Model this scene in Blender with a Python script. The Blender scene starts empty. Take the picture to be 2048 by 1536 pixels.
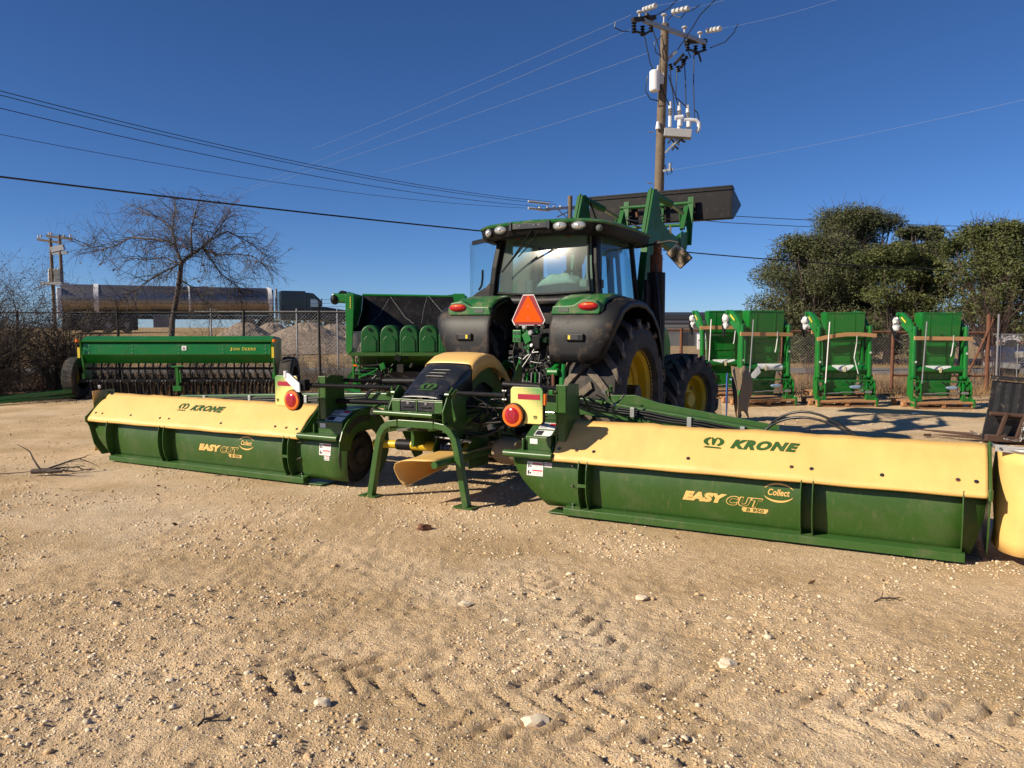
import bpy, math, random
import numpy as np
from mathutils import Vector, Matrix
PI = math.pi
random.seed(7); np.random.seed(7)
D = bpy.data; SC = bpy.context.scene; COL = SC.collection
# ------------------------------------------------------------------ camera, sky, sun, exposure
CAM_H = 1.75; FPX = 1600.0; PITCH = math.atan(113/1600)
cd = D.cameras.new('camera'); cam = D.objects.new('camera', cd); COL.objects.link(cam)
cam.location = (0, 0, CAM_H); cam.rotation_euler = (PI/2-PITCH, 0, 0)
cd.lens = FPX/2048*36; cd.sensor_width = 36; cd.clip_end = 6000; cd.clip_start = 0.05
SC.camera = cam
SUN_EL = math.radians(31); SX, SY = -.921, -.390
sdir = Vector((SX*math.cos(SUN_EL), SY*math.cos(SUN_EL), math.sin(SUN_EL)))
w = D.worlds.new('World'); SC.world = w; w.use_nodes = True
nt = w.node_tree; bg = nt.nodes['Background']
sky = nt.nodes.new('ShaderNodeTexSky'); sky.sky_type = 'NISHITA'; sky.sun_disc = False
sky.sun_elevation = SUN_EL; sky.sun_rotation = math.atan2(SX, SY) % (2*PI)
sky.altitude = 200; sky.air_density = 0.62; sky.dust_density = 0.15; sky.ozone_density = 6.0
hs = nt.nodes.new('ShaderNodeHueSaturation'); hs.inputs['Saturation'].default_value = 1.08; nt.links.new(sky.outputs[0], hs.inputs['Color'])
tn = nt.nodes.new('ShaderNodeMix'); tn.data_type = 'RGBA'; tn.blend_type = 'MULTIPLY'; tn.inputs[0].default_value = 1; tn.inputs[7].default_value = (.90, .945, 1.06, 1)
nt.links.new(hs.outputs[0], tn.inputs[6]); nt.links.new(tn.outputs[2], bg.inputs[0]); bg.inputs[1].default_value = 0.065
sl = D.lights.new('sun', 'SUN'); sl.energy = 4.3; sl.angle = math.radians(.5); sl.color = (1, .88, .70)
so = D.objects.new('sun', sl); COL.objects.link(so); so.rotation_euler = sdir.to_track_quat('Z', 'Y').to_euler()
so.location = (-20, -12, 15)
SC.view_settings.view_transform = 'Standard'; SC.view_settings.look = 'None'
SC.view_settings.exposure = 0.6; SC.view_settings.gamma = 1
SC.cycles.max_bounces = 6; SC.cycles.transparent_max_bounces = 16
SC.cycles.caustics_reflective = False; SC.cycles.caustics_refractive = False

_fw = Vector((0, math.cos(PITCH), -math.sin(PITCH))); _up = Vector((0, math.sin(PITCH), math.cos(PITCH)))
def at(px, py, Y):
    """world point seen at photo pixel px,py standing at distance Y"""
    r = _fw+Vector(((px-1024)/FPX, 0, 0))+_up*((768-py)/FPX)
    return Vector((0, 0, CAM_H))+r*(Y/r.y)

# ------------------------------------------------------------------ terrain
def smooth(a, b, x):
    t = np.clip((x-a)/(b-a), 0, 1); return t*t*(3-2*t)
def gz(x, y):
    x = np.asarray(x, float); y = np.asarray(y, float)
    left = 1-smooth(-3, 7, x)
    return left*np.clip((y-35)*.061, 0, 1.4)-(1-left)*np.clip((y-36)*.0186, 0, 3.9)
# ------------------------------------------------------------------ materials
def rgb(c): return (c[0], c[1], c[2], 1)
def new_mat(name):
    m = D.materials.new(name); m.use_nodes = True; n = m.node_tree.nodes; l = m.node_tree.links
    return m, n, l, n['Principled BSDF']
def mat(name, col, rough=.5, metal=0, var=.15, vs=6, dirt=None, da=.0, ds=3, bump=0, bs=60, coat=0, spec=.5, objc=True, dlo=.5, dhi=.7, speck=0):
    m, n, l, b = new_mat(name)
    tc = n.new('ShaderNodeTexCoord'); src = tc.outputs['Object']
    if not objc:
        g = n.new('ShaderNodeNewGeometry'); src = g.outputs['Position']
    nz = n.new('ShaderNodeTexNoise'); nz.inputs['Scale'].default_value = vs; nz.inputs['Detail'].default_value = 6
    l.new(src, nz.inputs['Vector'])
    mx = n.new('ShaderNodeMix'); mx.data_type = 'RGBA'
    lo = [c*(1-var) for c in col]; hi = [min(1, c*(1+var)) for c in col]
    mx.inputs[6].default_value = rgb(lo); mx.inputs[7].default_value = rgb(hi)
    l.new(nz.outputs[0], mx.inputs[0]); out = mx.outputs[2]
    if dirt:
        n2 = n.new('ShaderNodeTexNoise'); n2.inputs['Scale'].default_value = ds; n2.inputs['Detail'].default_value = 9
        n2.inputs['Roughness'].default_value = .7
        l.new(src, n2.inputs['Vector'])
        mr = n.new('ShaderNodeMapRange'); mr.inputs[1].default_value = dlo; mr.inputs[2].default_value = dhi
        mr.inputs[3].default_value = 0; mr.inputs[4].default_value = da
        l.new(n2.outputs[0], mr.inputs[0])
        m2 = n.new('ShaderNodeMix'); m2.data_type = 'RGBA'; m2.inputs[7].default_value = rgb(dirt)
        l.new(mr.outputs[0], m2.inputs[0]); l.new(out, m2.inputs[6]); out = m2.outputs[2]
        mr2 = n.new('ShaderNodeMapRange'); mr2.inputs[3].default_value = rough; mr2.inputs[4].default_value = min(1, rough+.4)
        l.new(mr.outputs[0], mr2.inputs[0]); l.new(mr2.outputs[0], b.inputs['Roughness'])
    else: b.inputs['Roughness'].default_value = rough
    if speck:
        mp = n.new('ShaderNodeMapping'); mp.inputs['Scale'].default_value = (9, 9, 2.2); l.new(src, mp.inputs[0])
        n4 = n.new('ShaderNodeTexNoise'); n4.inputs['Scale'].default_value = 3.5; n4.inputs['Detail'].default_value = 10; n4.inputs['Roughness'].default_value = .82; l.new(mp.outputs[0], n4.inputs[0])
        m5 = n.new('ShaderNodeMapRange'); m5.inputs[1].default_value = .55; m5.inputs[2].default_value = .72; m5.inputs[4].default_value = speck; l.new(n4.outputs[0], m5.inputs[0])
        m6 = n.new('ShaderNodeMix'); m6.data_type = 'RGBA'; m6.inputs[7].default_value = (.34, .26, .16, 1); l.new(m5.outputs[0], m6.inputs[0]); l.new(out, m6.inputs[6]); out = m6.outputs[2]
    l.new(out, b.inputs['Base Color'])
    b.inputs['Metallic'].default_value = metal; b.inputs['Coat Weight'].default_value = coat
    b.inputs['Specular IOR Level'].default_value = spec
    if bump:
        n3 = n.new('ShaderNodeTexNoise'); n3.inputs['Scale'].default_value = bs; n3.inputs['Detail'].default_value = 5
        l.new(src, n3.inputs['Vector'])
        bp = n.new('ShaderNodeBump'); bp.inputs['Strength'].default_value = 1; bp.inputs['Distance'].default_value = bump
        l.new(n3.outputs[0], bp.inputs['Height']); l.new(bp.outputs[0], b.inputs['Normal'])
    return m
DUST = (.30, .22, .13)
M = {}
M['kgreen'] = mat('dark_green_paint', (.036, .100, .020), .33, var=.12, dirt=(.17, .14, .08), da=.5, ds=5, dlo=.52, dhi=.8, speck=.28)
M['kgreen2'] = mat('drum_green_paint', (.030, .084, .010), .42, var=.14, vs=3, dirt=(.10, .10, .045), da=.55, ds=4, dlo=.5, dhi=.8, speck=.30)
M['cream'] = mat('cream_paint', (.76, .47, .15), .4, var=.06, dirt=(.45, .34, .18), da=.35, ds=6, dlo=.55, dhi=.8)
M['cloth'] = mat('cream_tarpaulin', (.79, .495, .155), .5, var=.06, vs=2, dirt=(.60, .37, .13), da=.55, ds=2.2, dlo=.48, dhi=.75, bump=.002, bs=9, speck=.30)
M['jgreen'] = mat('bright_green_paint', (.008, .165, .022), .28, var=.1, dirt=(.10, .14, .05), da=.3, ds=5, coat=.3)
M['lgreen'] = mat('loader_green_paint', (.009, .100, .018), .5, var=.15, dirt=(.05, .06, .03), da=.5, ds=5, dlo=.48, dhi=.8, spec=.3)
M['hgreen'] = mat('shaded_green_cover_paint', (.007, .080, .016), .42, var=.15, dirt=(.05, .06, .03), da=.5, ds=5, dlo=.48, dhi=.8, spec=.35)  # darker copy of the green, with the arched covers' shade in the colour
M['borderred'] = mat('dark_red_border', (.25, .006, .008), .5)
M['jgreen_dusty'] = mat('dusty_green_paint', (.018, .125, .028), .38, var=.12, dirt=DUST, da=.75, ds=5, dlo=.48, dhi=.75)
M['jyellow'] = mat('yellow_paint', (.62, .42, .012), .4, var=.1, dirt=(.25, .18, .08), da=.6, ds=6, dlo=.5, dhi=.8)
M['ylw'] = mat('yellow_mark', (.75, .6, .05), .5)
M['fender'] = mat('black_moulded_plastic', (.011, .011, .012), .5, var=.25, dirt=(.13, .09, .06), da=.8, ds=5, dlo=.52, dhi=.76, bump=.0008, bs=150, spec=.35)
M['black'] = mat('black_plastic', (.008, .008, .009), .5, var=.3, dirt=(.08, .07, .06), da=.2, ds=7, spec=.18)
M['cover'] = mat('charcoal_cover', (.014, .016, .020), .36, var=.2, dirt=(.16, .14, .12), da=.5, ds=3, dlo=.52, dhi=.8, bump=.0006, bs=200)
M['rubber'] = mat('tyre_rubber', (.022, .021, .020), .75, var=.3, dirt=(.17, .135, .10), da=.7, ds=5, dlo=.45, dhi=.75, bump=.003, bs=30)
M['lug'] = mat('dusty_tyre_lug', (.17, .135, .098), .85, var=.3, vs=25, dirt=(.04, .037, .034), da=.7, ds=16, dlo=.5, dhi=.7, bump=.003, bs=40)
M['hose'] = mat('black_hose', (.012, .012, .013), .35)
M['dark'] = mat('dark_grimy_metal', (.025, .024, .022), .55, metal=.3, dirt=(.10, .08, .05), da=.6, ds=14)
M['steel'] = mat('bare_steel', (.45, .45, .45), .3, metal=1, var=.15)
M['galv'] = mat('galvanised_steel', (.38, .38, .37), .45, metal=.6, var=.2, vs=20)
M['rust'] = mat('rusty_steel', (.16, .065, .035), .85, var=.35, vs=9, bump=.002, dirt=(.07, .03, .02), da=.8, ds=8)
M['white'] = mat('white_plastic', (.66, .67, .69), .5, var=.06)
M['whitemetal'] = mat('white_painted_metal', (.80, .80, .80), .35, var=.05)
M['sticker'] = mat('white_sticker', (.78, .77, .74), .5, var=.03)
M['red'] = mat('red_sticker', (.55, .03, .03), .5, var=.05)
M['redrefl'] = mat('red_reflector', (.36, .020, .045), .35, var=.25, vs=60)
M['orange'] = mat('fluorescent_orange', (.95, .085, .001), .6, var=.03, spec=.1)
M['amber'] = mat('amber_lens', (.75, .16, .015), .2, var=.2, vs=60, coat=.5)
M['lensred'] = mat('red_lens', (.42, .010, .012), .16, var=.35, vs=70, coat=.6)
M['lamp_glass'] = mat('clear_lamp', (.55, .56, .55), .12, metal=.55, var=.35, vs=70, coat=.8)
M['wood'] = mat('pine_board', (.50, .27, .12), .7, var=.2, vs=14)
M['pallet'] = mat('pallet_wood', (.42, .22, .10), .8, var=.35, vs=9)
M['polewood'] = mat('weathered_pole_wood', (.155, .118, .08), .85, var=.4, vs=9, bump=.01, bs=14)
M['bark'] = mat('grey_bark', (.085, .065, .052), .9, var=.35, vs=8, bump=.01, bs=20)
M['twig'] = mat('bare_twig', (.095, .078, .068), .9, var=.3, vs=3, objc=False)
M['twigred'] = mat('reddish_twig', (.12, .075, .062), .9, var=.3, vs=3, objc=False)
M['straw'] = mat('dry_straw', (.30, .185, .085), .9, var=.45, vs=2.5, objc=False)
M['litter'] = mat('dead_leaf', (.15, .085, .045), .9, var=.5, vs=2.5, objc=False)
M['seatcloth'] = mat('pale_green_cloth', (.46, .52, .38), .9, var=.1, vs=12, bump=.02, bs=9)
M['interior'] = mat('cab_lining', (.30, .33, .25), .8, var=.15)
M['seat'] = mat('grey_seat_fabric', (.10, .115, .10), .85, var=.15)
M['bucket'] = mat('worn_black_steel', (.010, .009, .009), .45, metal=.1, var=.3, dirt=(.07, .04, .03), da=.6, ds=9, dlo=.54, dhi=.72, bump=.001, bs=60, spec=.25)
M['spearblack'] = mat('chipped_black_paint', (.020, .021, .024), .5, var=.3, dirt=(.20, .16, .11), da=.8, ds=6, dlo=.55, dhi=.66, bump=.002)
M['cardboard'] = mat('cardboard', (.30, .23, .14), .9, var=.1)
M['blue'] = mat('blue_paint', (.05, .15, .5), .4)
M['bluegrey'] = mat('blue_grey_casting', (.25, .36, .50), .4, var=.1)
M['film'] = mat('white_film', (.66, .68, .66), .35, var=.07, bump=.01, bs=18)
M['tape'] = mat('cream_tape', (.70, .62, .36), .5)
M['alu'] = mat('polished_aluminium', (.34, .31, .285), .48, metal=1, var=.08, vs=2)
M['truckblack'] = mat('black_truck_paint', (.012, .014, .018), .2, coat=.6)
M['carwhite'] = mat('white_car_paint', (.7, .7, .7), .3, coat=.5)
M['carblue'] = mat('dark_blue_car_paint', (.015, .025, .055), .2, coat=.7)
M['cargrey'] = mat('dark_grey_car_paint', (.02, .022, .026), .2, coat=.7)
M['carglass'] = mat('dark_glass', (.02, .03, .035), .08, var=.1)
M['greywall'] = mat('grey_metal_siding', (.13, .135, .14), .6, var=.1)
M['roofdark'] = mat('dark_roof', (.03, .032, .038), .6, var=.15)
M['creamwall'] = mat('pale_plaster', (.50, .42, .30), .8, var=.06)
M['khaki'] = M['cardboard']
M['gravelpile'] = mat('crushed_stone', (.20, .15, .11), .95, var=.85, vs=7, dirt=(.42, .34, .27), da=.8, ds=10, dlo=.52, dhi=.6, bump=.08, bs=7)
M['road'] = mat('old_asphalt', (.17, .155, .14), .9, var=.15, vs=2, bump=.003)
M['rustdark'] = mat('dark_rust', (.075, .040, .028), .85, var=.35, vs=9, bump=.002)
M['recshade'] = mat('shaded_cabinet_grey', (.34, .34, .34), .5)  # grey-white recloser cabinet, darkened: its shade is put into the colour
M['porcelain'] = mat('grey_porcelain', (.55, .54, .52), .3, var=.06)

def glass_mat(name, tint, rough, film, filmcol=(.42, .5, .42)):
    m = D.materials.new(name); m.use_nodes = True; n = m.node_tree.nodes; l = m.node_tree.links; n.clear()
    o = n.new('ShaderNodeOutputMaterial'); t = n.new('ShaderNodeBsdfTransparent'); g = n.new('ShaderNodeBsdfGlossy')
    t.inputs[0].default_value = rgb(tint); g.inputs['Roughness'].default_value = rough
    f = n.new('ShaderNodeFresnel'); f.inputs[0].default_value = 1.5
    m1 = n.new('ShaderNodeMixShader'); l.new(f.outputs[0], m1.inputs[0]); l.new(t.outputs[0], m1.inputs[1]); l.new(g.outputs[0], m1.inputs[2])
    d = n.new('ShaderNodeBsdfDiffuse'); d.inputs[0].default_value = rgb(filmcol)
    tc = n.new('ShaderNodeTexCoord'); nz = n.new('ShaderNodeTexNoise'); nz.inputs['Scale'].default_value = 3; nz.inputs['Detail'].default_value = 6
    l.new(tc.outputs['Object'], nz.inputs[0]); mr = n.new('ShaderNodeMapRange'); mr.inputs[3].default_value = film*.5; mr.inputs[4].default_value = film*1.5
    l.new(nz.outputs[0], mr.inputs[0])
    m2 = n.new('ShaderNodeMixShader'); l.new(mr.outputs[0], m2.inputs[0]); l.new(m1.outputs[0], m2.inputs[1]); l.new(d.outputs[0], m2.inputs[2])
    l.new(m2.outputs[0], o.inputs[0]); return m
M['glass'] = glass_mat('dusty_sheen_tinted_glass', (.60, .82, .88), .17, .14)  # greenish film is dust plus a window reflection put into the colour
M['sideglass'] = glass_mat('tinted_side_glass', (.56, .78, .84), .08, .03)
mm, n, l, b = new_mat('mirror_glass'); b.inputs['Base Color'].default_value = (.75, .75, .75, 1); b.inputs['Metallic'].default_value = 1; b.inputs['Roughness'].default_value = .03
M['mirror'] = mm
# lamp panel: cream fading to green with a dot grid printed on it
def panel_mat(name, flip):
    m, n, l, b = new_mat(name)
    tc = n.new('ShaderNodeTexCoord'); sp = n.new('ShaderNodeSeparateXYZ'); l.new(tc.outputs['Object'], sp.inputs[0])
    def math_(op, a, bb=None):
        k = n.new('ShaderNodeMath'); k.operation = op
        for i, v in enumerate((a, bb)):
            if v is None: continue
            if isinstance(v, (int, float)): k.inputs[i].default_value = v
            else: l.new(v, k.inputs[i])
        return k.outputs[0]
    gx = math_('MULTIPLY', sp.outputs[0], flip*4.2); gzz = math_('MULTIPLY', sp.outputs[2], 4.5)
    g = math_('ADD', math_('ADD', gx, gzz), .02)
    dx = math_('ABSOLUTE', math_('SINE', math_('MULTIPLY', sp.outputs[0], 240))); dz = math_('ABSOLUTE', math_('SINE', math_('MULTIPLY', sp.outputs[2], 240)))
    dots = math_('MULTIPLY', math_('SUBTRACT', math_('MULTIPLY', dx, dz), .45), .55)
    f = math_('ADD', g, dots)
    mr = n.new('ShaderNodeMapRange'); mr.inputs[1].default_value = .1; mr.inputs[2].default_value = .95; l.new(f, mr.inputs[0])
    mx = n.new('ShaderNodeMix'); mx.data_type = 'RGBA'; mx.inputs[6].default_value = (.86, .70, .22, 1); mx.inputs[7].default_value = (.14, .30, .09, 1)
    l.new(mr.outputs[0], mx.inputs[0]); l.new(mx.outputs[2], b.inputs['Base Color']); b.inputs['Roughness'].default_value = .4
    return m
M['panelR'] = panel_mat('right_lamp_panel', 1); M['panelL'] = panel_mat('left_lamp_panel', -1)
# leaves
def leaf_mat(name, a, bcol):
    m, n, l, b = new_mat(name)
    g = n.new('ShaderNodeNewGeometry'); nz = n.new('ShaderNodeTexNoise'); nz.inputs['Scale'].default_value = .55; nz.inputs['Detail'].default_value = 10; nz.inputs['Roughness'].default_value = .75
    l.new(g.outputs['Position'], nz.inputs[0]); mr = n.new('ShaderNodeMapRange'); mr.inputs[1].default_value = .35; mr.inputs[2].default_value = .65; l.new(nz.outputs[0], mr.inputs[0])
    mx = n.new('ShaderNodeMix'); mx.data_type = 'RGBA'; mx.inputs[6].default_value = rgb(a); mx.inputs[7].default_value = rgb(bcol)
    l.new(mr.outputs[0], mx.inputs[0]); l.new(mx.outputs[2], b.inputs['Base Color']); b.inputs['Roughness'].default_value = .6
    b.inputs['Specular IOR Level'].default_value = .25
    return m
M['leaf1'] = leaf_mat('evergreen_leaf', (.034, .048, .020), (.135, .145, .060))
M['brownleaf'] = leaf_mat('withered_leaf', (.030, .022, .013), (.095, .062, .032))
M['leaf2'] = leaf_mat('olive_leaf', (.038, .056, .018), (.14, .155, .05))
M['fargreen'] = leaf_mat('distant_leaf', (.035, .05, .025), (.07, .09, .05))

# ------------------------------------------------------------------ mesh building
class MB:
    def __init__(s): s.v = []; s.f = []; s.mi = []; s.cur = 0
    def add(s, vs, fs, mi=None):
        o = len(s.v); s.v += [tuple(p) for p in vs]; s.f += [tuple(i+o for i in f) for f in fs]
        s.mi += [s.cur if mi is None else mi]*len(fs); return s
    def box(s, x0, x1, y0, y1, z0, z1, rot=None, c=None):
        vs = [Vector((x, y, z)) for z in (z0, z1) for y in (y0, y1) for x in (x0, x1)]
        if rot is not None:
            c = Vector(c) if c is not None else Vector(((x0+x1)/2, (y0+y1)/2, (z0+z1)/2))
            vs = [rot @ (p-c)+c for p in vs]
        return s.add(vs, [(0, 2, 3, 1), (4, 5, 7, 6), (0, 1, 5, 4), (2, 6, 7, 3), (0, 4, 6, 2), (1, 3, 7, 5)])
    def tube(s, pts, r, n=8, cap=True):
        pts = [Vector(p) for p in pts]; k = len(pts); rs = r if isinstance(r, (list, tuple)) else [r]*k
        prev = None; rings = []
        for i, p in enumerate(pts):
            t = (pts[min(i+1, k-1)]-pts[max(i-1, 0)])
            if t.length < 1e-9: t = Vector((0, 0, 1))
            t.normalize()
            if prev is None:
                a = Vector((0, 0, 1)) if abs(t.z) < .9 else Vector((1, 0, 0)); u = t.cross(a).normalized()
            else:
                u = (prev-t*prev.dot(t)); u = u.normalized() if u.length > 1e-6 else t.orthogonal().normalized()
            prev = u; v = t.cross(u)
            rings.append([p+(u*math.cos(2*PI*j/n)+v*math.sin(2*PI*j/n))*rs[i] for j in range(n)])
        vs = [q for R in rings for q in R]; fs = []
        for i in range(k-1):
            for j in range(n): fs.append((i*n+j, i*n+(j+1) % n, (i+1)*n+(j+1) % n, (i+1)*n+j))
        if cap: fs.append(tuple(range(n-1, -1, -1))); fs.append(tuple((k-1)*n+j for j in range(n)))
        return s.add(vs, fs)
    def bar(s, pts, wx, wz, up=(0, 0, 1)):
        """rectangular section swept along pts"""
        pts = [Vector(p) for p in pts]; k = len(pts); up = Vector(up); vs = []; fs = []
        for i, p in enumerate(pts):
            t = (pts[min(i+1, k-1)]-pts[max(i-1, 0)]).normalized(); a = t.cross(up).normalized(); b = a.cross(t).normalized()
            for (sa, sb) in ((-1, -1), (1, -1), (1, 1), (-1, 1)): vs.append(p+a*sa*wx/2+b*sb*wz/2)
        for i in range(k-1):
            for j in range(4): fs.append((i*4+j, i*4+(j+1) % 4, (i+1)*4+(j+1) % 4, (i+1)*4+j))
        fs.append((3, 2, 1, 0)); fs.append(tuple((k-1)*4+j for j in range(4)))
        return s.add(vs, fs)
    def prism(s, poly, ax, a, b):
        """poly in the two other axes (in xyz order), extruded along ax from a to b"""
        n = len(poly); vs = []
        for t in (a, b):
            for p in poly:
                q = list(p); q.insert(ax, t); vs.append(q)
        fs = [tuple(range(n)), tuple(range(2*n-1, n-1, -1))]+[(j, j+n, (j+1) % n+n, (j+1) % n) for j in range(n)]
        return s.add(vs, fs)
    def lathe(s, prof, c, ax=0, n=32, cap=False):
        """prof: list of (t along axis, radius)"""
        c = Vector(c); vs = []; fs = []; k = len(prof)
        for (t, r) in prof:
            for j in range(n):
                a = 2*PI*j/n; q = [r*math.cos(a), r*math.sin(a)]; q.insert(ax, t); vs.append(c+Vector(q))
        for i in range(k-1):
            for j in range(n): fs.append((i*n+j, i*n+(j+1) % n, (i+1)*n+(j+1) % n, (i+1)*n+j))
        if cap: fs.append(tuple(range(n-1, -1, -1))); fs.append(tuple((k-1)*n+j for j in range(n)))
        return s.add(vs, fs)
    def sheet(s, g, th=0, close=False):
        """g: grid [i][j] of points"""
        a = len(g); b = len(g[0]); vs = [p for r in g for p in r]
        fs = [(i*b+j, i*b+j+1, (i+1)*b+j+1, (i+1)*b+j) for i in range(a-1) for j in range(b-1)]
        return s.add(vs, fs)
    def disc(s, c, r, nrm, th, n=20, ry=None):
        nrm = Vector(nrm).normalized(); u = Vector((0, 0, 1)).cross(nrm)
        u = u.normalized() if u.length > .01 else Vector((1, 0, 0)); v = nrm.cross(u); c = Vector(c); ry = ry or r
        vs = [c+u*r*math.cos(2*PI*j/n)+v*ry*math.sin(2*PI*j/n)+nrm*k for k in (0, th) for j in range(n)]
        return s.add(vs, [tuple(range(n-1, -1, -1)), tuple(range(n, 2*n))]+[(j, (j+1) % n, (j+1) % n+n, j+n) for j in range(n)])
    def ball(s, c, rx, ry=None, rz=None, n=14, m=9, amp=0):
        ry = ry or rx; rz = rz or rx; c = Vector(c); vs = []; fs = []
        for i in range(m+1):
            ph = PI*i/m
            for j in range(n):
                k = 1+random.uniform(-amp, amp); a = 2*PI*j/n
                vs.append(c+Vector((rx*k*math.sin(ph)*math.cos(a), ry*k*math.sin(ph)*math.sin(a), rz*k*math.cos(ph))))
        for i in range(m):
            for j in range(n): fs.append((i*n+j, (i+1)*n+j, (i+1)*n+(j+1) % n, i*n+(j+1) % n))
        return s.add(vs, fs)
    def build(s, name, mats, parent=None, bevel=0, smooth=None, solid=0, fix=True):
        me = D.meshes.new(name); me.from_pydata(s.v, [], s.f)
        if not isinstance(mats, (list, tuple)): mats = [mats]
        for m in mats: me.materials.append(M[m] if isinstance(m, str) else m)
        if len(mats) > 1: me.polygons.foreach_set('material_index', s.mi)
        if fix:
            import bmesh
            bm = bmesh.new(); bm.from_mesh(me); bmesh.ops.recalc_face_normals(bm, faces=bm.faces); bm.to_mesh(me); bm.free()
        return finish(name, me, parent, bevel, smooth, solid)
def finish(name, me, parent=None, bevel=0, smooth=None, solid=0):
    me.update()
    if smooth is not None:
        me.polygons.foreach_set('use_smooth', [True]*len(me.polygons)); me.set_sharp_from_angle(angle=math.radians(smooth))
    o = D.objects.new(name, me); COL.objects.link(o)
    if parent is not None: o.parent = parent
    if solid:
        md = o.modifiers.new('solid', 'SOLIDIFY'); md.thickness = solid; md.offset = 0
    if bevel:
        md = o.modifiers.new('bevel', 'BEVEL'); md.width = bevel; md.segments = 2; md.limit_method = 'ANGLE'; md.angle_limit = math.radians(35)
    return o
def np_mesh(name, V, F, mats, parent=None, k=3, mi=None, smooth=False):
    """big meshes straight from numpy arrays; F has k corners per face"""
    me = D.meshes.new(name); me.vertices.add(len(V)); me.vertices.foreach_set('co', np.asarray(V, np.float32).ravel())
    nf = len(F); me.loops.add(nf*k); me.loops.foreach_set('vertex_index', np.asarray(F, np.int32).ravel())
    me.polygons.add(nf); me.polygons.foreach_set('loop_start', np.arange(0, nf*k, k, dtype=np.int32))
    for m in (mats if isinstance(mats, list) else [mats]): me.materials.append(M[m] if isinstance(m, str) else m)
    if mi is not None: me.polygons.foreach_set('material_index', np.asarray(mi, np.int32))
    if smooth: me.polygons.foreach_set('use_smooth', np.ones(nf, bool))
    me.update(); me.validate()
    o = D.objects.new(name, me); COL.objects.link(o)
    if parent is not None: o.parent = parent
    return o
def tag(o, label=None, cat=None, group=None, kind=None):
    for k, v in (('label', label), ('category', cat), ('group', group), ('kind', kind)):
        if v: o[k] = v
    return o
def empty(name, loc, rz=0, label=None, cat=None, group=None):
    o = D.objects.new(name, None); COL.objects.link(o); o.location = loc; o.rotation_euler = (0, 0, rz); o.empty_display_size = .2
    return tag(o, label, cat, group)
def arc(p, q, sag, n=10, d=(0, 0, -1)):
    p = Vector(p); q = Vector(q); d = Vector(d)
    return [p.lerp(q, i/(n-1))+d*sag*4*(i/(n-1))*(1-i/(n-1)) for i in range(n)]
def text_geo(body, bold=0, shear=0, extr=0.0, spacing=1):
    """flat letter mesh, returned as verts and faces with the baseline at y=0, and its bounds"""
    cu = D.curves.new('lettering', 'FONT'); cu.body = body; cu.offset = bold; cu.shear = shear; cu.space_character = spacing
    cu.resolution_u = 3; o = D.objects.new('lettering', cu); COL.objects.link(o)
    bpy.context.view_layer.update()
    me = D.meshes.new_from_object(o.evaluated_get(bpy.context.evaluated_depsgraph_get()))
    vs = [v.co.copy() for v in me.vertices]; fs = [tuple(p.vertices) for p in me.polygons]
    D.objects.remove(o); D.curves.remove(cu); D.meshes.remove(me)
    x0 = min(v.x for v in vs); x1 = max(v.x for v in vs); y0 = min(v.y for v in vs); y1 = max(v.y for v in vs)
    return vs, fs, (x0, x1, y0, y1)
def put_text(mb, body, x0, x1, y0, y1, fn, bold=0, shear=0, mi=0, spacing=1):
    """fit a word in the box x0..x1,y0..y1 of a surface mapped by fn(x,y)"""
    vs, fs, (a, b, c, d) = text_geo(body, bold, shear, spacing=spacing)
    mb.add([fn(x0+(v.x-a)/(b-a)*(x1-x0), y0+(v.y-c)/(d-c)*(y1-y0)) for v in vs], fs, mi)
# ================================================================== MOWER (rear double mower hitched to the tractor)
MW = empty('mower', (-.908, 8.03, 0), -math.radians(28), 'wide dark green and cream double hay mower folded down behind the tractor', 'mower')
import mathutils.noise as mnoise
def cloth_pt(l, t, off=0):
    """cloth surface: t 0 at the top edge, 1 at the rolled lower lip"""
    wr = .017*mnoise.noise(Vector((l*1.6, t*1.2, 3)))+.012*mnoise.noise(Vector((l*4.2+t*2, t*2.5, 7)))+.005*mnoise.noise(Vector((l*11, t*6+l*3, 1)))
    if t <= 1:
        y = .35*(1-t)+.0; z = .868-.318*t
        bul = .012*math.sin(PI*t)
        return Vector((l, y-.66*(bul+wr*math.sin(PI*min(1, t+.15)))-.66*off, z+.75*(bul+wr)+.75*off))
    a = (t-1)*PI*1.1
    return Vector((l, .022-.022*math.cos(a)-.012*math.sin(a)-off*.5, .55-.035*math.sin(a)-.004*(1-math.cos(a))+off*.5+.002*math.sin(l*9)))
DR = [(.12, .56), (.098, .47), (.086, .38), (.084, .30), (.092, .21), (.105, .13), (.118, .07)]   # drum skin (f, z)
def drum_f(z):
    for (a, b), (c, d) in zip(DR, DR[1:]):
        if d <= z <= b: return a+(c-a)*(b-z)/(b-d)
    return DR[-1][0]
def crown(mb, x0, x1, y0, y1, fn, mi=0):
    def put(poly):
        o = [fn(x0+(x1-x0)*x, y0+(y1-y0)*y) for x, y in poly]; mb.add(o, [tuple(range(len(o)))], mi)
    put([(.10, 0), (.92, 0), (.84, .13), (.20, .13)])
    put([(.5, .22), (.44, .30), (.36, 1), (.46, .84)]); put([(.5, .22), (.46, .84), (.54, .84)]); put([(.5, .22), (.54, .84), (.64, 1), (.56, .30)])
    for s in (-1, 1):
        o = [(.5+s*(.46-.0)*math.sin(a)*1.0, .56+.42*math.cos(a)) for a in [math.radians(q) for q in (25, 45, 65, 90, 115, 135, 150)]]
        i = [(.5+s*.27*math.sin(a), .56+.30*math.cos(a)) for a in [math.radians(q) for q in (25, 45, 65, 90, 115, 135, 150)]]
        for k in range(6): put([o[k], o[k+1], i[k+1], i[k]])
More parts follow.
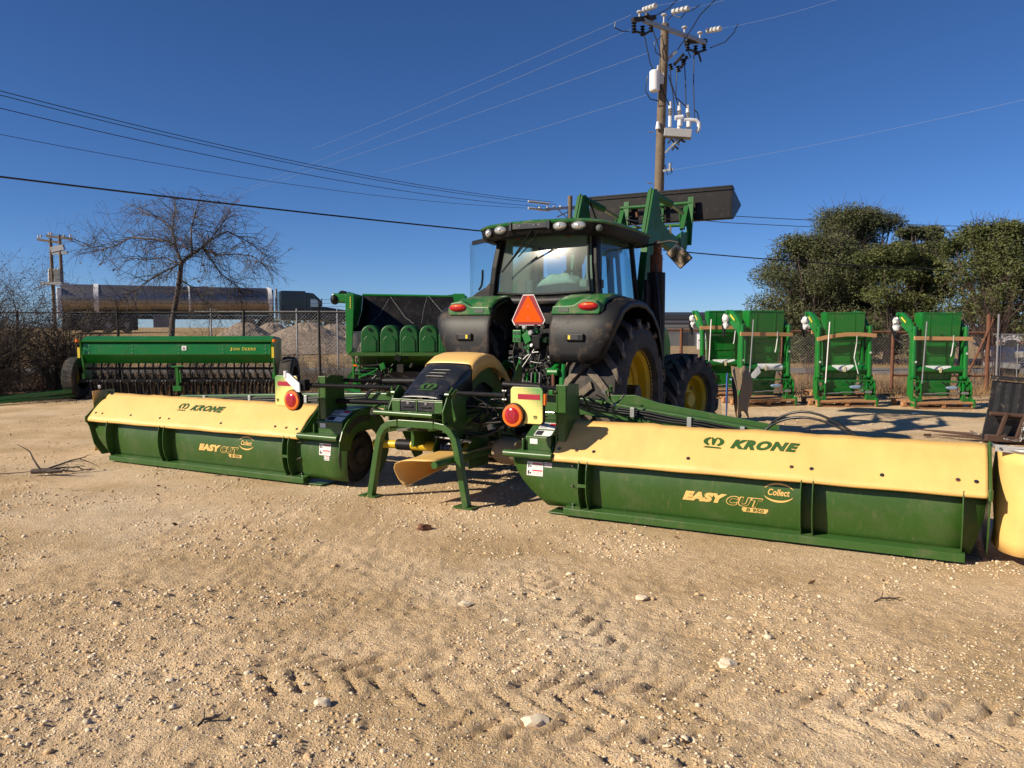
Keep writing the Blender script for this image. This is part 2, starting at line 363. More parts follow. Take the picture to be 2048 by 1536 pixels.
def decal(mb, l0, l1, z0, z1, off=.006):
    """warning sticker on the drum skin: white with a red band and dark pictograms"""
    f = lambda x, z: Vector((x, drum_f(z)-off, z))
    def q(a, b, c, d, e, mi):
        n = 3
        for k in range(n):
            za = c+(d-c)*k/n; zb = c+(d-c)*(k+1)/n
            p = [f(a, za), f(b, za), f(b, zb), f(a, zb)]
            for v in p: v.y -= e
            mb.add(p, [(0, 1, 2, 3)], mi)
    w_, h = l1-l0, z1-z0
    q(l0, l1, z0, z1, 0, 0)
    for k in range(2):
        b = z0+h*(.52 if k == 0 else .04)
        q(l0+w_*.34, l1-w_*.04, b+h*.30, b+h*.40, .0012, 1)
        for j in range(3): q(l0+w_*.36, l1-w_*.08, b+h*(.06+.08*j), b+h*(.085+.08*j), .0012, 2)
        q(l0+w_*.07, l0+w_*.15, b+h*.05, b+h*.35, .0012, 3); q(l0+w_*.18, l0+w_*.28, b+h*.1, b+h*.22, .0012, 3)
M['greyline'] = mat('grey_print', (.4, .4, .4), .5); M['blackprint'] = mat('black_print', (.03, .03, .035), .5)
for side, L0, L1, DI in ((1, 1.45, 4.93, .97), (-1, -1.66, -5.34, -1.03)):
    lo, hi = min(L0, L1), max(L0, L1)
    # cloth
    mb = MB(); NL = 150; TS = [0, .12, .25, .4, .55, .7, .82, .92, 1, 1.12, 1.25, 1.4, 1.55, 1.75]
    mb.sheet([[cloth_pt(lo+(hi-lo)*i/NL, t) for t in TS] for i in range(NL+1)])
    cl = mb.build('cover_cloth', 'cloth', MW, smooth=50, solid=.004)
    bl = [1.492, 1.669, 1.837, 2.709, 3.558, 3.711, 4.225, 4.736, 4.855] if side > 0 else [-5.253, -5.119, -4.551, -4.0, -3.835, -2.93, -2.059, -1.892, -1.735]
    for k, x in enumerate(bl):
        m2 = MB(); c = cloth_pt(x, .80, .003); nn = Vector((0, -.67, .74)); m2.disc(c, .016, nn, .004, 12); m2.cur = 1; m2.disc(c+nn*.004, .009, nn, .005, 6)
        m2.build('bolt', ['rust' if k % 3 == 1 else 'dark', 'steel'], cl)
    fc = lambda x, y: cloth_pt(x, 1-(y-.55)/.318, .0045)
    lt = MB(); g0 = 2.792 if side > 0 else -3.834
    crown(lt, g0, g0+.195, .705, .795, fc)
    put_text(lt, 'KRONE', g0+.245, g0+.805, .712, .782, fc, bold=.070, shear=.30, spacing=1.16)
    lt.build('lettering', 'kgreen', cl)
    # drum skin
    a, b = (DI, 4.93) if side > 0 else (-5.34, DI)
    mb = MB(); N = 16; prof = DR
    def edge(k, end):   # inner ends are cut slanting, outer ends taper
        z = prof[k][1]; s = (.56-z)/.5
        inner = (.10*s+.30*s*s) if side > 0 else (-.02*s+.22*s*s*0)
        outer = .10*s*s
        if side > 0: return DI+inner if end == 0 else 4.93-outer
        return -5.34+.34*s*s if end == 0 else DI-abs(.02*s)
    mb.sheet([[Vector((edge(k, 0)+(edge(k, 1)-edge(k, 0))*i/N, prof[k][0], prof[k][1])) for k in range(len(prof))] for i in range(N+1)])
    dr = mb.build('drum_housing', 'kgreen2', MW, smooth=40, solid=.006)
    fd = lambda x, z: Vector((x, drum_f(z)-.0065, z))
    fd2 = lambda x, z: Vector((x, drum_f(z)-.0085, z))
    t = MB(); e0 = 2.660 if side > 0 else -3.338
    put_text(t, 'EASY', e0, e0+.385, .262, .345, fd, bold=.08, shear=.28, spacing=1.1)
    put_text(t, 'CUT', e0+.375, e0+.68, .255, .338, fd, bold=.075, shear=.28, spacing=1.14)
    put_text(t, 'CUT', e0+.382, e0+.673, .2605, .3325, fd2, bold=.030, shear=.28, mi=1, spacing=1.235)
    c0, c1, zc = e0+.80, .125, .395
    put_text(t, 'Collect', c0-.085, c0+.088, zc-.022, zc+.032, fd, bold=.02, shear=.2)
    for (a0, a1, rr) in ((35, 165, 1), (215, 345, 1)):
        P = []; n = 18
        for k in range(n+1):
            a = math.radians(a0+(a1-a0)*k/n-10); th = .007*math.sin(PI*k/n)+.0015
            P.append((fd(c0+(c1+th)*math.cos(a), zc+.003+(.072+th)*math.sin(a)), fd(c0+(c1-th)*math.cos(a), zc+.003+(.072-th)*math.sin(a))))
        t.sheet([[p, q] for p, q in P])
    g0_, g1_ = e0+.505, e0+.715
    pl = [fd(g0_+.012, .212), fd(g1_-.012, .212), fd(g1_+.004, .232), fd(g1_+.006, .250), fd(g0_+.010, .250), fd(g0_, .232)]
    t.add(pl, [tuple(range(6))], 0)
    put_text(t, 'B 950', g0_+.035, g1_-.03, .217, .246, fd2, bold=.02, shear=.2, mi=1)
    t.build('lettering', ['cream', 'kgreen2'], dr)
    s_ = MB()
    if side > 0: decal(s_, 1.145, 1.315, .345, .475); decal(s_, 1.325, 1.405, .435, .48)
    else: decal(s_, -1.43, -1.27, .345, .475); decal(s_, -1.36, -1.285, .29, .34)
    s_.build('warning_sticker', ['sticker', 'red', 'greyline', 'blackprint'], dr)
    # fins
    out = [(.0, .555), (-.028, .46), (-.038, .36), (-.032, .26), (-.012, .17), (.03, .09), (.07, .045)]
    inn = [(p[0]+.012, p[1]) for p in reversed(DR[:-1])]
    fins = [1.72, 1.80, 3.645, 3.735, 4.775] if side > 0 else [-4.93, -3.93, -3.84, -1.87, -1.79]
    for x in fins:
        m2 = MB(); dx = .05 if side > 0 and x < 2 else 0
        if side < 0: dx = .0
        m2.prism(out+inn, 0, x-.004, x+.004); m2.build('rib', 'kgreen', dr, bevel=.0015)
    for x in ((1.72, 1.80),) if side > 0 else ((-1.87, -1.79),):
        m2 = MB(); m2.box(x[0]+.004, x[1]-.004, -.034, -.026, .30, .33); m2.build('rib_bridge', 'kgreen', dr)
    for z in (.47, .29, .11):
        m2 = MB(); xx = 1.62 if side > 0 else -1.70; f = drum_f(z); m2.tube([(xx, f, z), (xx, f-.022, z)], .010, 6); m2.tube([(xx, f-.018, z), (xx+.02*side, f-.05, z-.008)], .004, 5); m2.build('bolt', 'steel', dr)
    # bottom rail
    m2 = MB(); r0, r1 = (1.56, 4.80) if side > 0 else (-4.93, -1.60)
    m2.prism([(.005, .020), (.115, .020), (.115, .098), (.08, .095), (.005, .082)], 0, r0, r1)
    m2.build('bottom_rail', 'kgreen', MW, bevel=.003)
    m2 = MB(); q = (4.70, 4.93) if side > 0 else (-5.0, -4.85)
    m2.prism([(q[0], .10), (q[1]-.06, .08), (q[1], .14), (q[1], .42), (q[0], .5)], 2, .012, .030)
    if side < 0: m2.build('skid_plate', 'kgreen', MW, bevel=.002)
    m2 = MB()
    m2.prism([(r0-.18, .06), (r0+.1, .05), (r0+.1, .3), (r0-.18, .3)], 2, .008, .02) if side > 0 else m2.prism([(r1-.1, .05), (r1+.22, .06), (r1+.22, .3), (r1-.1, .3)], 2, .008, .02)
    m2.build('skid_plate', 'kgreen', MW, bevel=.002)
    # deck (top, inner body) and end plate
    dk = MB(); a, b = (1.47, 4.90) if side > 0 else (-5.31, -1.68)
    dk.prism([(.355, .862), (.78, .79), (.78, .74), (.355, .80)], 0, a, b); dk.box(a, b, .78, .80, .40, .79); dk.box(a, b, .10, .75, .50, .53)
    dk.build('deck', 'kgreen', MW, bevel=.004)
    ft = MB(); ft.sheet([[Vector((a+(b-a)*i/30, .80+.28*j/4+.02*math.sin(i), .77-.2*j/4-.30*(j/4)**2)) for j in range(5)] for i in range(31)]); ft.build('front_cloth', 'cream', MW, smooth=50, solid=.004)
    ep = MB(); x = 4.945 if side > 0 else -5.355
    ep.prism([(.345, .885), (-.015, .575), (-.02, .53), (.03, .44), (.09, .2), (.2, .045), (.85, .045), (.85, .76)], 0, x-.006, x+.006)
    ep.tube([(x, .35, .885), (x, -.01, .57)], .011, 8); ep.tube([(x, -.01, .58), (x, -.01, .50)], .016, 8)
    ep.build('end_plate', 'kgreen', MW, bevel=.002)
    ip = MB(); x = 1.42 if side > 0 else -1.64
    ip.prism([(.34, .86), (.0, .56), (.08, .5), (.8, .5), (.8, .76)], 0, x-.006, x+.006); ip.build('inner_plate', 'kgreen', MW, bevel=.002)
    # green stub tube and ledge
    tb = MB(); x0, x1 = (.942, 1.448) if side > 0 else (-1.66, -1.093)
    tb.tube([(x0, .0, .556), (x1, .0, .556)], .034, 18); tb.box(min(x0, x1)+.12, max(x0, x1)-.02, .0, .35, .575, .592)
    tb.build('stub_tube', 'kgreen', MW, smooth=40); m2 = MB(); m2.disc((x0+.001 if side > 0 else x1+.001, 0, .556), .027, (1 if side < 0 else -1, 0, 0), .002, 16); m2.build('tube_opening', 'blackprint', MW)
    # gearbox cover
    gb = MB(); x0, x1 = (1.13, 1.40) if side > 0 else (-1.46, -1.10)
    gb.prism([(.08, .59), (.08, .72), (.30, .84), (.62, .86), (.62, .59)], 0, x0, x1)
    gb.box(x0-.02, x0, .04, .40, .585, .70); g = gb.build('gear_cover', 'kgreen', MW, bevel=.008)
    k = MB(); sl_ = math.atan2(.12, .22)
    def on_top(u, v, e): return Vector((x0+(x1-x0)*u, .08+.22*v-e*math.sin(sl_), .72+.12*v+e*math.cos(sl_)))
    for (u0, u1, v0, v1, mi) in ((.30, .95, .50, .92, 0), (.30, .95, .06, .42, 0), (.33, .6, .10, .38, 3), (.66, .92, .72, .88, 1), (.33, .62, .55, .9, 2)):
        e = .002 if mi == 0 else .0035; k.add([on_top(u0, v0, e), on_top(u1, v0, e), on_top(u1, v1, e), on_top(u0, v1, e)], [(0, 1, 2, 3)], mi)
    k.add([Vector((x0+.05, .077, .65)), Vector((x0+.13, .077, .65)), Vector((x0+.13, .077, .70)), Vector((x0+.05, .077, .70))], [(0, 1, 2, 3)], 0)
    k.build('warning_sticker', ['sticker', 'red', 'greyline', 'blackprint'], g)
    # upright post
    ps = MB(); x0 = 1.43 if side > 0 else -1.46
    ps.prism([(.12, .58), (.14, 1.2), (.20, 1.225), (.42, 1.21), (.44, .95), (.60, .58)], 0, x0+.09, x0+.104)
    ps.prism([(x0, 1.215), (x0+.1, 1.215), (x0+.1, .60), (x0+.03, .60)] , 1, .118, .130)
    ps.bar([(x0+.01, .13, .61), (x0+.01, .14, 1.21)], .012, .05, (0, 1, 0))
    for z in (.75, .95, 1.15): ps.tube([(x0, .10, z), (x0, .15, z)], .012, 6)
    ps.build('post', 'kgreen', MW, bevel=.003)
# open inner end of the left drum
dd = MB(); dd.lathe([(0, .30), (-.012, .30), (-.012, .02)], (-1.13, .36, .33), 0, 40); dd.lathe([(.0, .20), (.02, .20), (.03, .16), (.03, .10), (.07, .09), (.09, .05), (.09, .01)], (-1.12, .36, .33), 0, 32)
dd.build('end_disc', 'dark', MW, smooth=30)
pl = MB(); o = [(.36+.44*math.cos(a), .43+.42*math.sin(a)) for a in [math.radians(q) for q in range(-60, 181, 15)]]; i_ = [(.36+.25*math.cos(a), .42+.22*math.sin(a)) for a in [math.radians(q) for q in range(180, -61, -15)]]
no = len(o)
for k in range(no-1): pl.prism([o[k], o[k+1], i_[no-2-k], i_[no-1-k]], 0, -1.02, -1.01)
pl.build('end_plate', 'kgreen', MW); dd = MB()
dd.prism([(.36+.40*math.cos(math.radians(a)), .45+.34*math.sin(math.radians(a))) for a in range(75, 150, 12)]+[(.36+.33*math.cos(math.radians(a)), .45+.27*math.sin(math.radians(a))) for a in range(147, 72, -12)], 0, -1.008, -1.005); dd.build('slot', 'blackprint', MW)
dd = MB(); dd.prism([(.12, .06), (.8, .06), (.8, .56), (.12, .56)], 0, -1.36, -1.35); dd.build('end_wall', 'blackprint', MW)
# outer side curtains
def curtain(path, z0, z1, name='side_curtain'):
    m2 = MB(); n = 24; pts = []
    import itertools
    P = [Vector((a, b, 0)) for a, b in path]
    for i in range(len(P)-1):
        for k in range(6): pts.append(P[i].lerp(P[i+1], k/6))
    pts.append(P[-1])
    for _ in range(3): pts = [pts[0]]+[(pts[i-1]+pts[i]*2+pts[i+1])/4 for i in range(1, len(pts)-1)]+[pts[-1]]
    m2.sheet([[Vector((p.x+.012*math.sin(j*.9+i*.3), p.y+.012*math.sin(j*1.3+i*.5), z0+(z1-z0)*j/8)) for j in range(9)] for i, p in enumerate(pts)])
    return m2.build(name, 'cloth', MW, smooth=60, solid=.004)
curtain([(4.985, .46), (5.0, .18), (5.14, .03), (5.34, .02), (5.5, .16), (5.54, .6), (5.52, 1.1)], .10, .845)
m2 = MB(); m2.tube([(4.96, .47, .85), (4.99, .2, .868), (5.12, .03, .868), (5.34, -.0, .866), (5.52, .14, .866), (5.56, .6, .85), (5.54, 1.1, .85)], .016, 8); m2.build('curtain_rail', 'galv', MW, smooth=60)
m2 = MB(); m2.bar([(4.97, .13, .872), (5.19, .04, .872)], .008, .05); m2.cur = 1
for x in (5.0, 5.10, 5.15): m2.disc((x, .118-(x-4.97)*.41-.006, .872), .009, (-.38, -.92, 0), .003, 10)
m2.build('rail_bracket', ['galv', 'blackprint'], MW)
curtain([(-5.42, .14), (-5.49, .26), (-5.52, .40), (-5.50, .52)], .09, .90)
m2 = MB(); m2.tube([(-5.36, .2, .95), (-5.50, .3, .95)], .02, 8); m2.build('curtain_rail', 'whitemetal', MW, smooth=50)
# lamp panels on black arms
def lamp_panel(x0, x1, z0, z1, f, right):
    cx, cz = (x0+x1)/2, (z0+z1)/2; hw, hz = (x1-x0)/2, (z1-z0)/2; r = .035
    def rr(s, z_, k=1):
        P = []
        for (sx, sz, a0) in ((1, 1, 0), (-1, 1, 90), (-1, -1, 180), (1, -1, 270)):
            for q in range(0, 91, 18):
                a = math.radians(a0+q); tp = .012*sx*(1 if right else -1)*0
                P.append((sx*(hw-r)+r*math.cos(a)*1, sz*(hz-r)+r*math.sin(a)))
        return [(p[0]*s*(1-.05*(p[1]/hz)*0)+0, p[1]*s) for p in P]
    pm = MB(); pm.prism(rr(1.0, 0), 1, .012, .05); pm.cur = 1; pm.prism(rr(.965, 0), 1, 0, .0125)
    o = pm.build('lamp_panel', ['black', 'panelR' if right else 'panelL'], MW, bevel=.004); o.location = (cx, f, cz)
    s = MB(); sx = .035 if right else -.04; s.box(-.10+sx*.4, .10+sx*.4+.02, -.004, .0, hz-.115, hz-.068); s.build('reflective_strip', 'redrefl', o)
    lx = (-hw+.045) if right else (hw-.05); lz = -hz+.075; c = Vector((lx, 0, lz))
    bz = MB(); bz.lathe([(.02, .115), (-.03, .112), (-.034, .10)], c, 1, 36, True); b_ = bz.build('lamp_housing', 'black', o, smooth=40)
    la = MB(); la.lathe([(-.034, .104), (-.048, .098), (-.052, .075)], c, 1, 36); la.cur = 1; la.lathe([(-.052, .075), (-.062, .06), (-.066, .03), (-.067, .001)], c, 1, 36)
    lamp = la.build('tail_lamp', ['amber', 'lensred'], o, smooth=40)
    e = MB(); mx = .09 if right else -.12; crown(e, mx-.022, mx+.022, -hz+.05, -hz+.085, lambda x, z: Vector((x, -.003, z))); e.build('emblem', 'kgreen', o)
    e = MB(); crown(e, lx-.05, lx+.05, lz-.035, lz+.045, lambda x, z: Vector((x, -.069, z))); e.build('emblem', 'redrefl', lamp)
    return o
pr = lamp_panel(1.152, 1.486, .880, 1.220, -.27, True)
lamp_panel(-1.727, -1.40, .906, 1.243, -.27, False)
m2 = MB(); m2.box(1.490, 1.504, -.27, -.23, 1.06, 1.16); m2.build('side_reflector', 'amber', MW)
m2 = MB(); m2.tube([(.21, .10, 1.098), (1.17, -.235, 1.13)], .022, 14); m2.build('lamp_arm', 'black', MW, smooth=40)
m2 = MB(); m2.tube([(-.33, .12, 1.12), (-.45, .08, 1.128), (-1.40, -.235, 1.14)], .024, 14); m2.build('lamp_arm', 'black', MW, smooth=40)
m2 = MB(); m2.box(1.075, 1.087, -.255, -.15, 1.08, 1.18); m2.build('arm_clamp', 'dark', MW, bevel=.003)
for z in (1.09, 1.17):
    m2 = MB(); m2.tube([(1.06, -.245, z), (1.10, -.245, z)], .010, 6); m2.build('bolt', 'steel', MW)
m2 = MB(); m2.box(-1.37, -1.30, -.27, -.19, 1.08, 1.20); m2.build('arm_clamp', 'black', MW, bevel=.003)
m2 = MB(); m2.prism([(-1.55, 1.265), (-1.49, 1.265), (-1.345, 1.165), (-1.34, 1.07), (-1.385, 1.075), (-1.545, 1.20)], 1, -.305, -.288); m2.tube([(-1.54, -.295, 1.22), (-1.54, -.295, 1.29)], .022, 8); m2.build('bracket', 'whitemetal', MW, bevel=.002)
# stand, crossbars, storage boxes
for s in (-1, 1):
    P = [(s*.58, -.09, .012), (s*.475, -.09, .56), (s*.45, -.09, .66), (s*.40, -.09, .73), (s*.33, -.09, .775), (s*.22, -.09, .79)]
    m2 = MB(); m2.bar(P, .065, .075, (0, 1, 0)); lg = m2.build('stand_leg', 'kgreen', MW, bevel=.006)
    m2 = MB(); m2.box(s*.58-.12, s*.58+.10, -.16, -.02, .002, .014); m2.build('foot_plate', 'kgreen', lg)
m2 = MB(); m2.box(-.215, .215, -.125, -.05, .75, .825); m2.build('crossbar', 'kgreen', MW, bevel=.006)
m2 = MB(); m2.tube([(-.465, -.17, .893), (.245, -.17, .889)], .026, 16); m2.bar([(-.40, -.15, .885), (-.40, .1, .83)], .04, .04); m2.bar([(.22, -.15, .885), (.22, .1, .83)], .04, .04); m2.build('front_tube', 'kgreen', MW, smooth=40)
m2 = MB()
m2.box(-.30, -.20, -.10, -.088, .905, 1.02); m2.box(.215, .31, -.10, -.088, .905, 1.02); m2.box(-.008, .008, -.098, -.088, .905, 1.02); m2.box(-.30, .31, -.10, -.085, 1.02, 1.035)
m2.box(-.30, .31, -.085, .30, .90, .915); m2.build('box_frame', 'kgreen', MW, bevel=.003)
for x0, x1 in ((-.198, -.010), (.010, .213)):
    m2 = MB(); m2.box(x0, x1, -.094, .2, .915, 1.018); b = m2.build('storage_box', 'cover', MW, bevel=.006)
    m2 = MB(); c = (x0+x1)/2; m2.box(c-.06, c+.06, -.112, -.094, .955, .968); m2.build('handle', 'black', b, bevel=.003)
    m2 = MB(); m2.disc((c, -.0945, .995), .014, (0, -1, 0), .006, 10); m2.build('lock', 'steel', b)
for s, x in ((-1, -.32), (1, .33)):
    m2 = MB(); m2.prism([(-.12, .72), (-.13, .93), (-.05, 1.06), (.05, 1.16), (.12, 1.12), (.30, 1.0), (.30, .72)], 0, x-.007, x+.007); m2.tube([(x-.02, -.05, 1.09), (x+.03, -.05, 1.09)], .018, 8); m2.tube([(x-.03, -.06, .80), (x+.03, -.06, .80)], .018, 8)
    m2.build('side_bracket', 'kgreen', MW, bevel=.002)
    m2 = MB(); m2.bar([(x*1.35, -.08, .84), (x*1.15, -.03, .95), (x*1.12, 0, 1.08), (x*1.25, .03, 1.13)], .012, .05); m2.build('strap_bracket', 'kgreen', MW, bevel=.002)
# hood
def hood_half(t):   # centre height and forward along t 0..1
    P = [(-.04, 1.045), (.12, 1.14), (.30, 1.25), (.50, 1.360), (.66, 1.435), (.82, 1.465), (.98, 1.445), (1.12, 1.375), (1.24, 1.28), (1.34, 1.17)]
    k = t*(len(P)-1); i = min(int(k), len(P)-2); u = k-i
    return P[i][0]+(P[i+1][0]-P[i][0])*u, P[i][1]+(P[i+1][1]-P[i][1])*u
def hood(t0, t1, name, m, off, sk):
    g = []
    for i in range(13):
        t = t0+(t1-t0)*i/12; f, z = hood_half(t); hw = .235+.05*min(1, t*3); row = []
        for (u, dz) in ((-1.0, -sk(t)), (-1.0, -.03), (-.94, -.008), (-.8, 0), (-.4, .006), (0, .008), (.4, .006), (.8, 0), (.94, -.008), (1.0, -.03), (1.0, -sk(t))):
            row.append(Vector((u*(hw+off), f+ (-.5*off), z+dz+off)))
        g.append(row)
    m2 = MB(); m2.sheet(g); return m2.build(name, m, MW, smooth=45, solid=.006)
bh = hood(0, .345, 'black_hood', 'cover', 0, lambda t: .10+t*.5)
ch = hood(.335, 1.0, 'cream_hood', 'cream', .008, lambda t: .155+.02*math.sin(t*6))
def on_hood(x, y):    # y along the slope of the black hood, 0 low .. 1 high
    f, z = hood_half(y*.333); return Vector((x, f-.009, z+.016))
e = MB(); crown(e, -.10, .12, .20, .43, on_hood); e.build('emblem', 'kgreen', bh)
for k, (a, b, y) in enumerate(((-.13, .10, .60), (-.12, .105, .69), (-.105, .12, .78))):
    e = MB(); pts = [on_hood(a+(b-a)*q/8, y+(.012 if 0 < q < 8 else 0)) for q in range(9)]; e.tube(pts, [.004]+[.011]*7+[.004], 8); e.build('louvre', 'cover', bh, smooth=60)
for x in (-.19, .20):
    e = MB(); p = on_hood(x, .08); e.disc(p, .014, (0, -.5, .85), .008, 8); e.build('bolt', 'steel', bh)
# green arched frame under the hood
for s in (-1, 1):
    m2 = MB(); up_ = [(.30, 1.10), (.45, 1.22), (.62, 1.31), (.80, 1.345), (.98, 1.31), (1.14, 1.22), (1.30, 1.05)]; dn = [(1.16, .95), (1.02, 1.08), (.85, 1.16), (.72, 1.15), (.55, 1.05), (.40, .92)]
    m2.prism(up_+dn, 0, s*.235-.006, s*.235+.006); m2.build('arched_frame', 'kgreen', MW, bevel=.002)
m2 = MB(); m2.tube([(-.5, .75, .95), (.5, .75, .95)], .07, 14); m2.box(-.35, .35, .3, .9, .78, .86); m2.box(-.28, -.24, .2, 1.2, .5, .9); m2.box(.24, .28, .2, 1.2, .5, .9); m2.box(-.42, .42, .95, 1.15, .55, .70)
m2.prism([(.26, .82), (.44, .84), (.30, .73), (.27, .74)], 1, .28, .29)
m2.build('centre_frame', 'kgreen', MW, bevel=.006)
m2 = MB(); m2.prism([(.40, .80), (.55, 1.10), (.80, 1.24), (1.05, 1.18), (1.2, .95), (1.2, .70), (.4, .70)], 0, -.19, .19); m2.build('dark_arch_filler', 'dark', MW, bevel=.02)  # added dark block that fills the arch and keeps it dark under the hood
for s in (-1, 1):
    m2 = MB(); m2.prism([(.9, .42), (1.0, .35), (1.12, .5), (1.15, .9), (1.3, 1.3), (1.22, 1.36), (1.0, 1.1)], 0, s*.46-.008, s*.46+.008); m2.prism([(.45, .70), (.5, .72), (.95, .50), (.9, .30), (.75, .28)], 0, s*.62-.006, s*.62+.006); m2.build('headstock_plate', 'kgreen', MW, bevel=.003)
# wing beams
for s, L in ((1, 3.35), (-1, -4.6)):
    m2 = MB(); x0 = .75*s
    m2.prism([(x0, 1.05), (x0, .80), (1.4*s, .86), (L, .70), (L, .80), (1.4*s, 1.03)] if s > 0 else [(x0, 1.0), (x0, .8), (-2, .82), (L, .74), (L, .82), (-2, .95)], 1, .86, 1.0)
    bm_ = m2.build('wing_beam', 'kgreen', MW, bevel=.008)
    for k, dz in enumerate((-.02, -.045, -.07)):
        m2 = MB(); za, zb = (1.02, .81) if s > 0 else (.95, .82)
        pts = [(.7*s, .80, 1.08), (1.15*s, .79, 1.14), (1.35*s, .80, za+.02+dz)]+[(1.4*s+(L*.95-1.4*s)*q/10, .835, za+(zb-za)*q/10+dz+.006*math.sin(q*2+k)) for q in range(1, 11)]
        if s > 0 and k < 2: pts += [(3.19+.82*t/10, .82-.12*t/10, .80+(.17+.05*k)*math.sin(PI*(t/10)**.8*.93)-.03*t/10) for t in range(1, 11)]
        m2.tube(pts, .011, 8); m2.build('hydraulic_hose', 'hose', bm_, smooth=60)
    for q in (.3, .62, .9):
        x = 1.4*s+(L*.95-1.4*s)*q; z = (1.02+(.81-1.02)*q) if s > 0 else (.95+(.82-.95)*q)
        m2 = MB(); m2.box(x-.022, x+.022, .812, .858, z-.09, z+.005); m2.build('hose_clip', 'galv', bm_, bevel=.003)
    m2 = MB(); m2.tube([(.55*s, .72, 1.15), (1.0*s, .70, 1.14)], .040, 14); m2.tube([(1.0*s, .70, 1.14), (1.5*s, .34, 1.16)], .022, 12); m2.build('lift_cylinder', 'black', MW, smooth=40)
m2 = MB(); m2.tube([(.8, .3, .93), (1.45, .26, .935)], .012, 10); m2.build('piston_rod', 'steel', MW, smooth=40)
m2 = MB(); m2.tube([(-1.4, .30, .93), (-.6, .5, .92)], .028, 10); m2.build('support_rod', 'black', MW, smooth=40)
# drive line
m2 = MB(); m2.tube([(-.95, .45, .46), (-.62, .45, .47)], .045, 14); m2.tube([(-.45, .45, .475), (-.15, .45, .48)], .055, 14); m2.lathe([(-.15, .05), (-.10, .06), (-.02, .045), (.02, .045)], (0, .45, .48), 0, 20); m2.build('drive_shaft_guard', 'jyellow', MW, smooth=35)
m2 = MB(); m2.tube([(-.63, .45, .47), (-.44, .45, .475)], .06, 14); m2.build('drive_shaft_joint', 'black', MW, smooth=35)
m2 = MB(); m2.lathe([(0, .05), (.02, .13), (.05, .13), (.06, .12), (.10, .12), (.11, .13), (.14, .13), (.15, .10)], (-.02, .45, .48), 0, 24, True); m2.build('clutch', 'hose', MW, smooth=30)
m2 = MB(); m2.lathe([(.13, .11), (.20, .12), (.28, .10), (.33, .07), (.35, .02)], (0, .42, .47), 0, 20, True); m2.build('yellow_guard', 'jyellow', MW, smooth=35)
m2 = MB(); m2.tube([(.80, .55, .45), (1.05, .5, .46)], .04, 12); m2.lathe([(.55, .10), (.62, .14), (.78, .14), (.82, .12)], (0, .55, .48), 0, 20, True); m2.build('drive_shaft', ['cardboard'], MW, smooth=35)
m2 = MB(); m2.prism([(.30, .30), (.26, .48), (.34, .62), (.60, .62), (.68, .45), (.60, .30)], 0, -.05, -.035); m2.prism([(.30, .30), (.26, .48), (.34, .62), (.60, .62), (.68, .45), (.60, .30)], 0, .36, .375); m2.box(-.05, .37, .62, .70, .3, .62); m2.build('guard_bracket', 'kgreen', MW, bevel=.003)
# swath board
m2 = MB(); m2.tube([(.42, -.42, .455), (.42, 1.15, .45)], .035, 16, True); m2.build('swath_board_tube', 'kgreen', MW, smooth=40)
pr_ = [(.41, .487), (.30, .482), (.15, .475), (.03, .462), (-.045, .43), (-.075, .38), (-.07, .33), (-.05, .27), (-.015, .215), (.02, .20)]
g = [[Vector((x+.03*t, -.40+1.25*t-(.0 if k < 5 else (k-4)*-.02), z+.05*t*(k/9)+ (0 if k < 5 else t*.11*(k-4)/5))) for k, (x, z) in enumerate(pr_)] for t in [q/12 for q in range(13)]]
m2 = MB(); m2.sheet(g); m2.build('swath_board', 'cream', MW, smooth=50, solid=.006)
# small clutter: hoses, couplings, brackets
rnd = random.Random(3)
def clutter(par, n, xr, yr, zr, seed, mats=('hose', 'hose', 'dark'), r=(.006, .012), name='hydraulic_hose'):
    q = random.Random(seed)
    for k in range(n):
        a = Vector((q.uniform(*xr), q.uniform(*yr), q.uniform(*zr))); b = Vector((q.uniform(*xr), q.uniform(*yr), q.uniform(*zr)))
        c = Vector((q.uniform(*xr), q.uniform(*yr), q.uniform(*zr))); m2 = MB()
        pts = [a*(1-t)**2+c*2*t*(1-t)+b*t*t for t in [i/8 for i in range(9)]]
        m2.tube(pts, q.uniform(*r), 7); m2.build(name, mats[k % len(mats)], par, smooth=60)
def blocks(par, n, xr, yr, zr, seed, mats=('dark', 'kgreen', 'galv'), s=(.015, .05), name='valve_block'):
    q = random.Random(seed)
    for k in range(n):
        c = Vector((q.uniform(*xr), q.uniform(*yr), q.uniform(*zr))); a, b, d = (q.uniform(*s) for _ in range(3)); m2 = MB()
        if k % 3: m2.box(c.x-a, c.x+a, c.y-b, c.y+b, c.z-d, c.z+d, Matrix.Rotation(q.uniform(-.5, .5), 3, 'Y'), c)
        else: m2.tube([c, c+Vector((q.uniform(-.1, .1), q.uniform(-.1, .05), q.uniform(-.08, .08)))], a*.6, 10)
        m2.build(name, mats[k % len(mats)], par, bevel=.003)
clutter(MW, 16, (.30, .85), (.15, .7), (.62, 1.05), 5)
clutter(MW, 5, (-.35, .6), (.2, .6), (.55, .74), 8, ('hose', 'galv'))
blocks(MW, 10, (.32, .8), (.3, .7), (.60, 1.0), 9, ('dark', 'galv', 'hose'), (.012, .035))
clutter(MW, 7, (-.9, -.4), (.3, .8), (.75, 1.1), 12); blocks(MW, 7, (-.85, -.38), (.2, .7), (.78, 1.08), 13, ('kgreen', 'kgreen', 'dark'), (.008, .05), 'bracket')
for k in range(5):
    m2 = MB(); x = -.55+.13*k; m2.bar([(x, .15, .66+.01*k), (x+.38, .4, .72)], .02, .03); m2.build('link_rod', ('kgreen', 'galv', 'kgreen', 'dark', 'kgreen')[k], MW, bevel=.002)
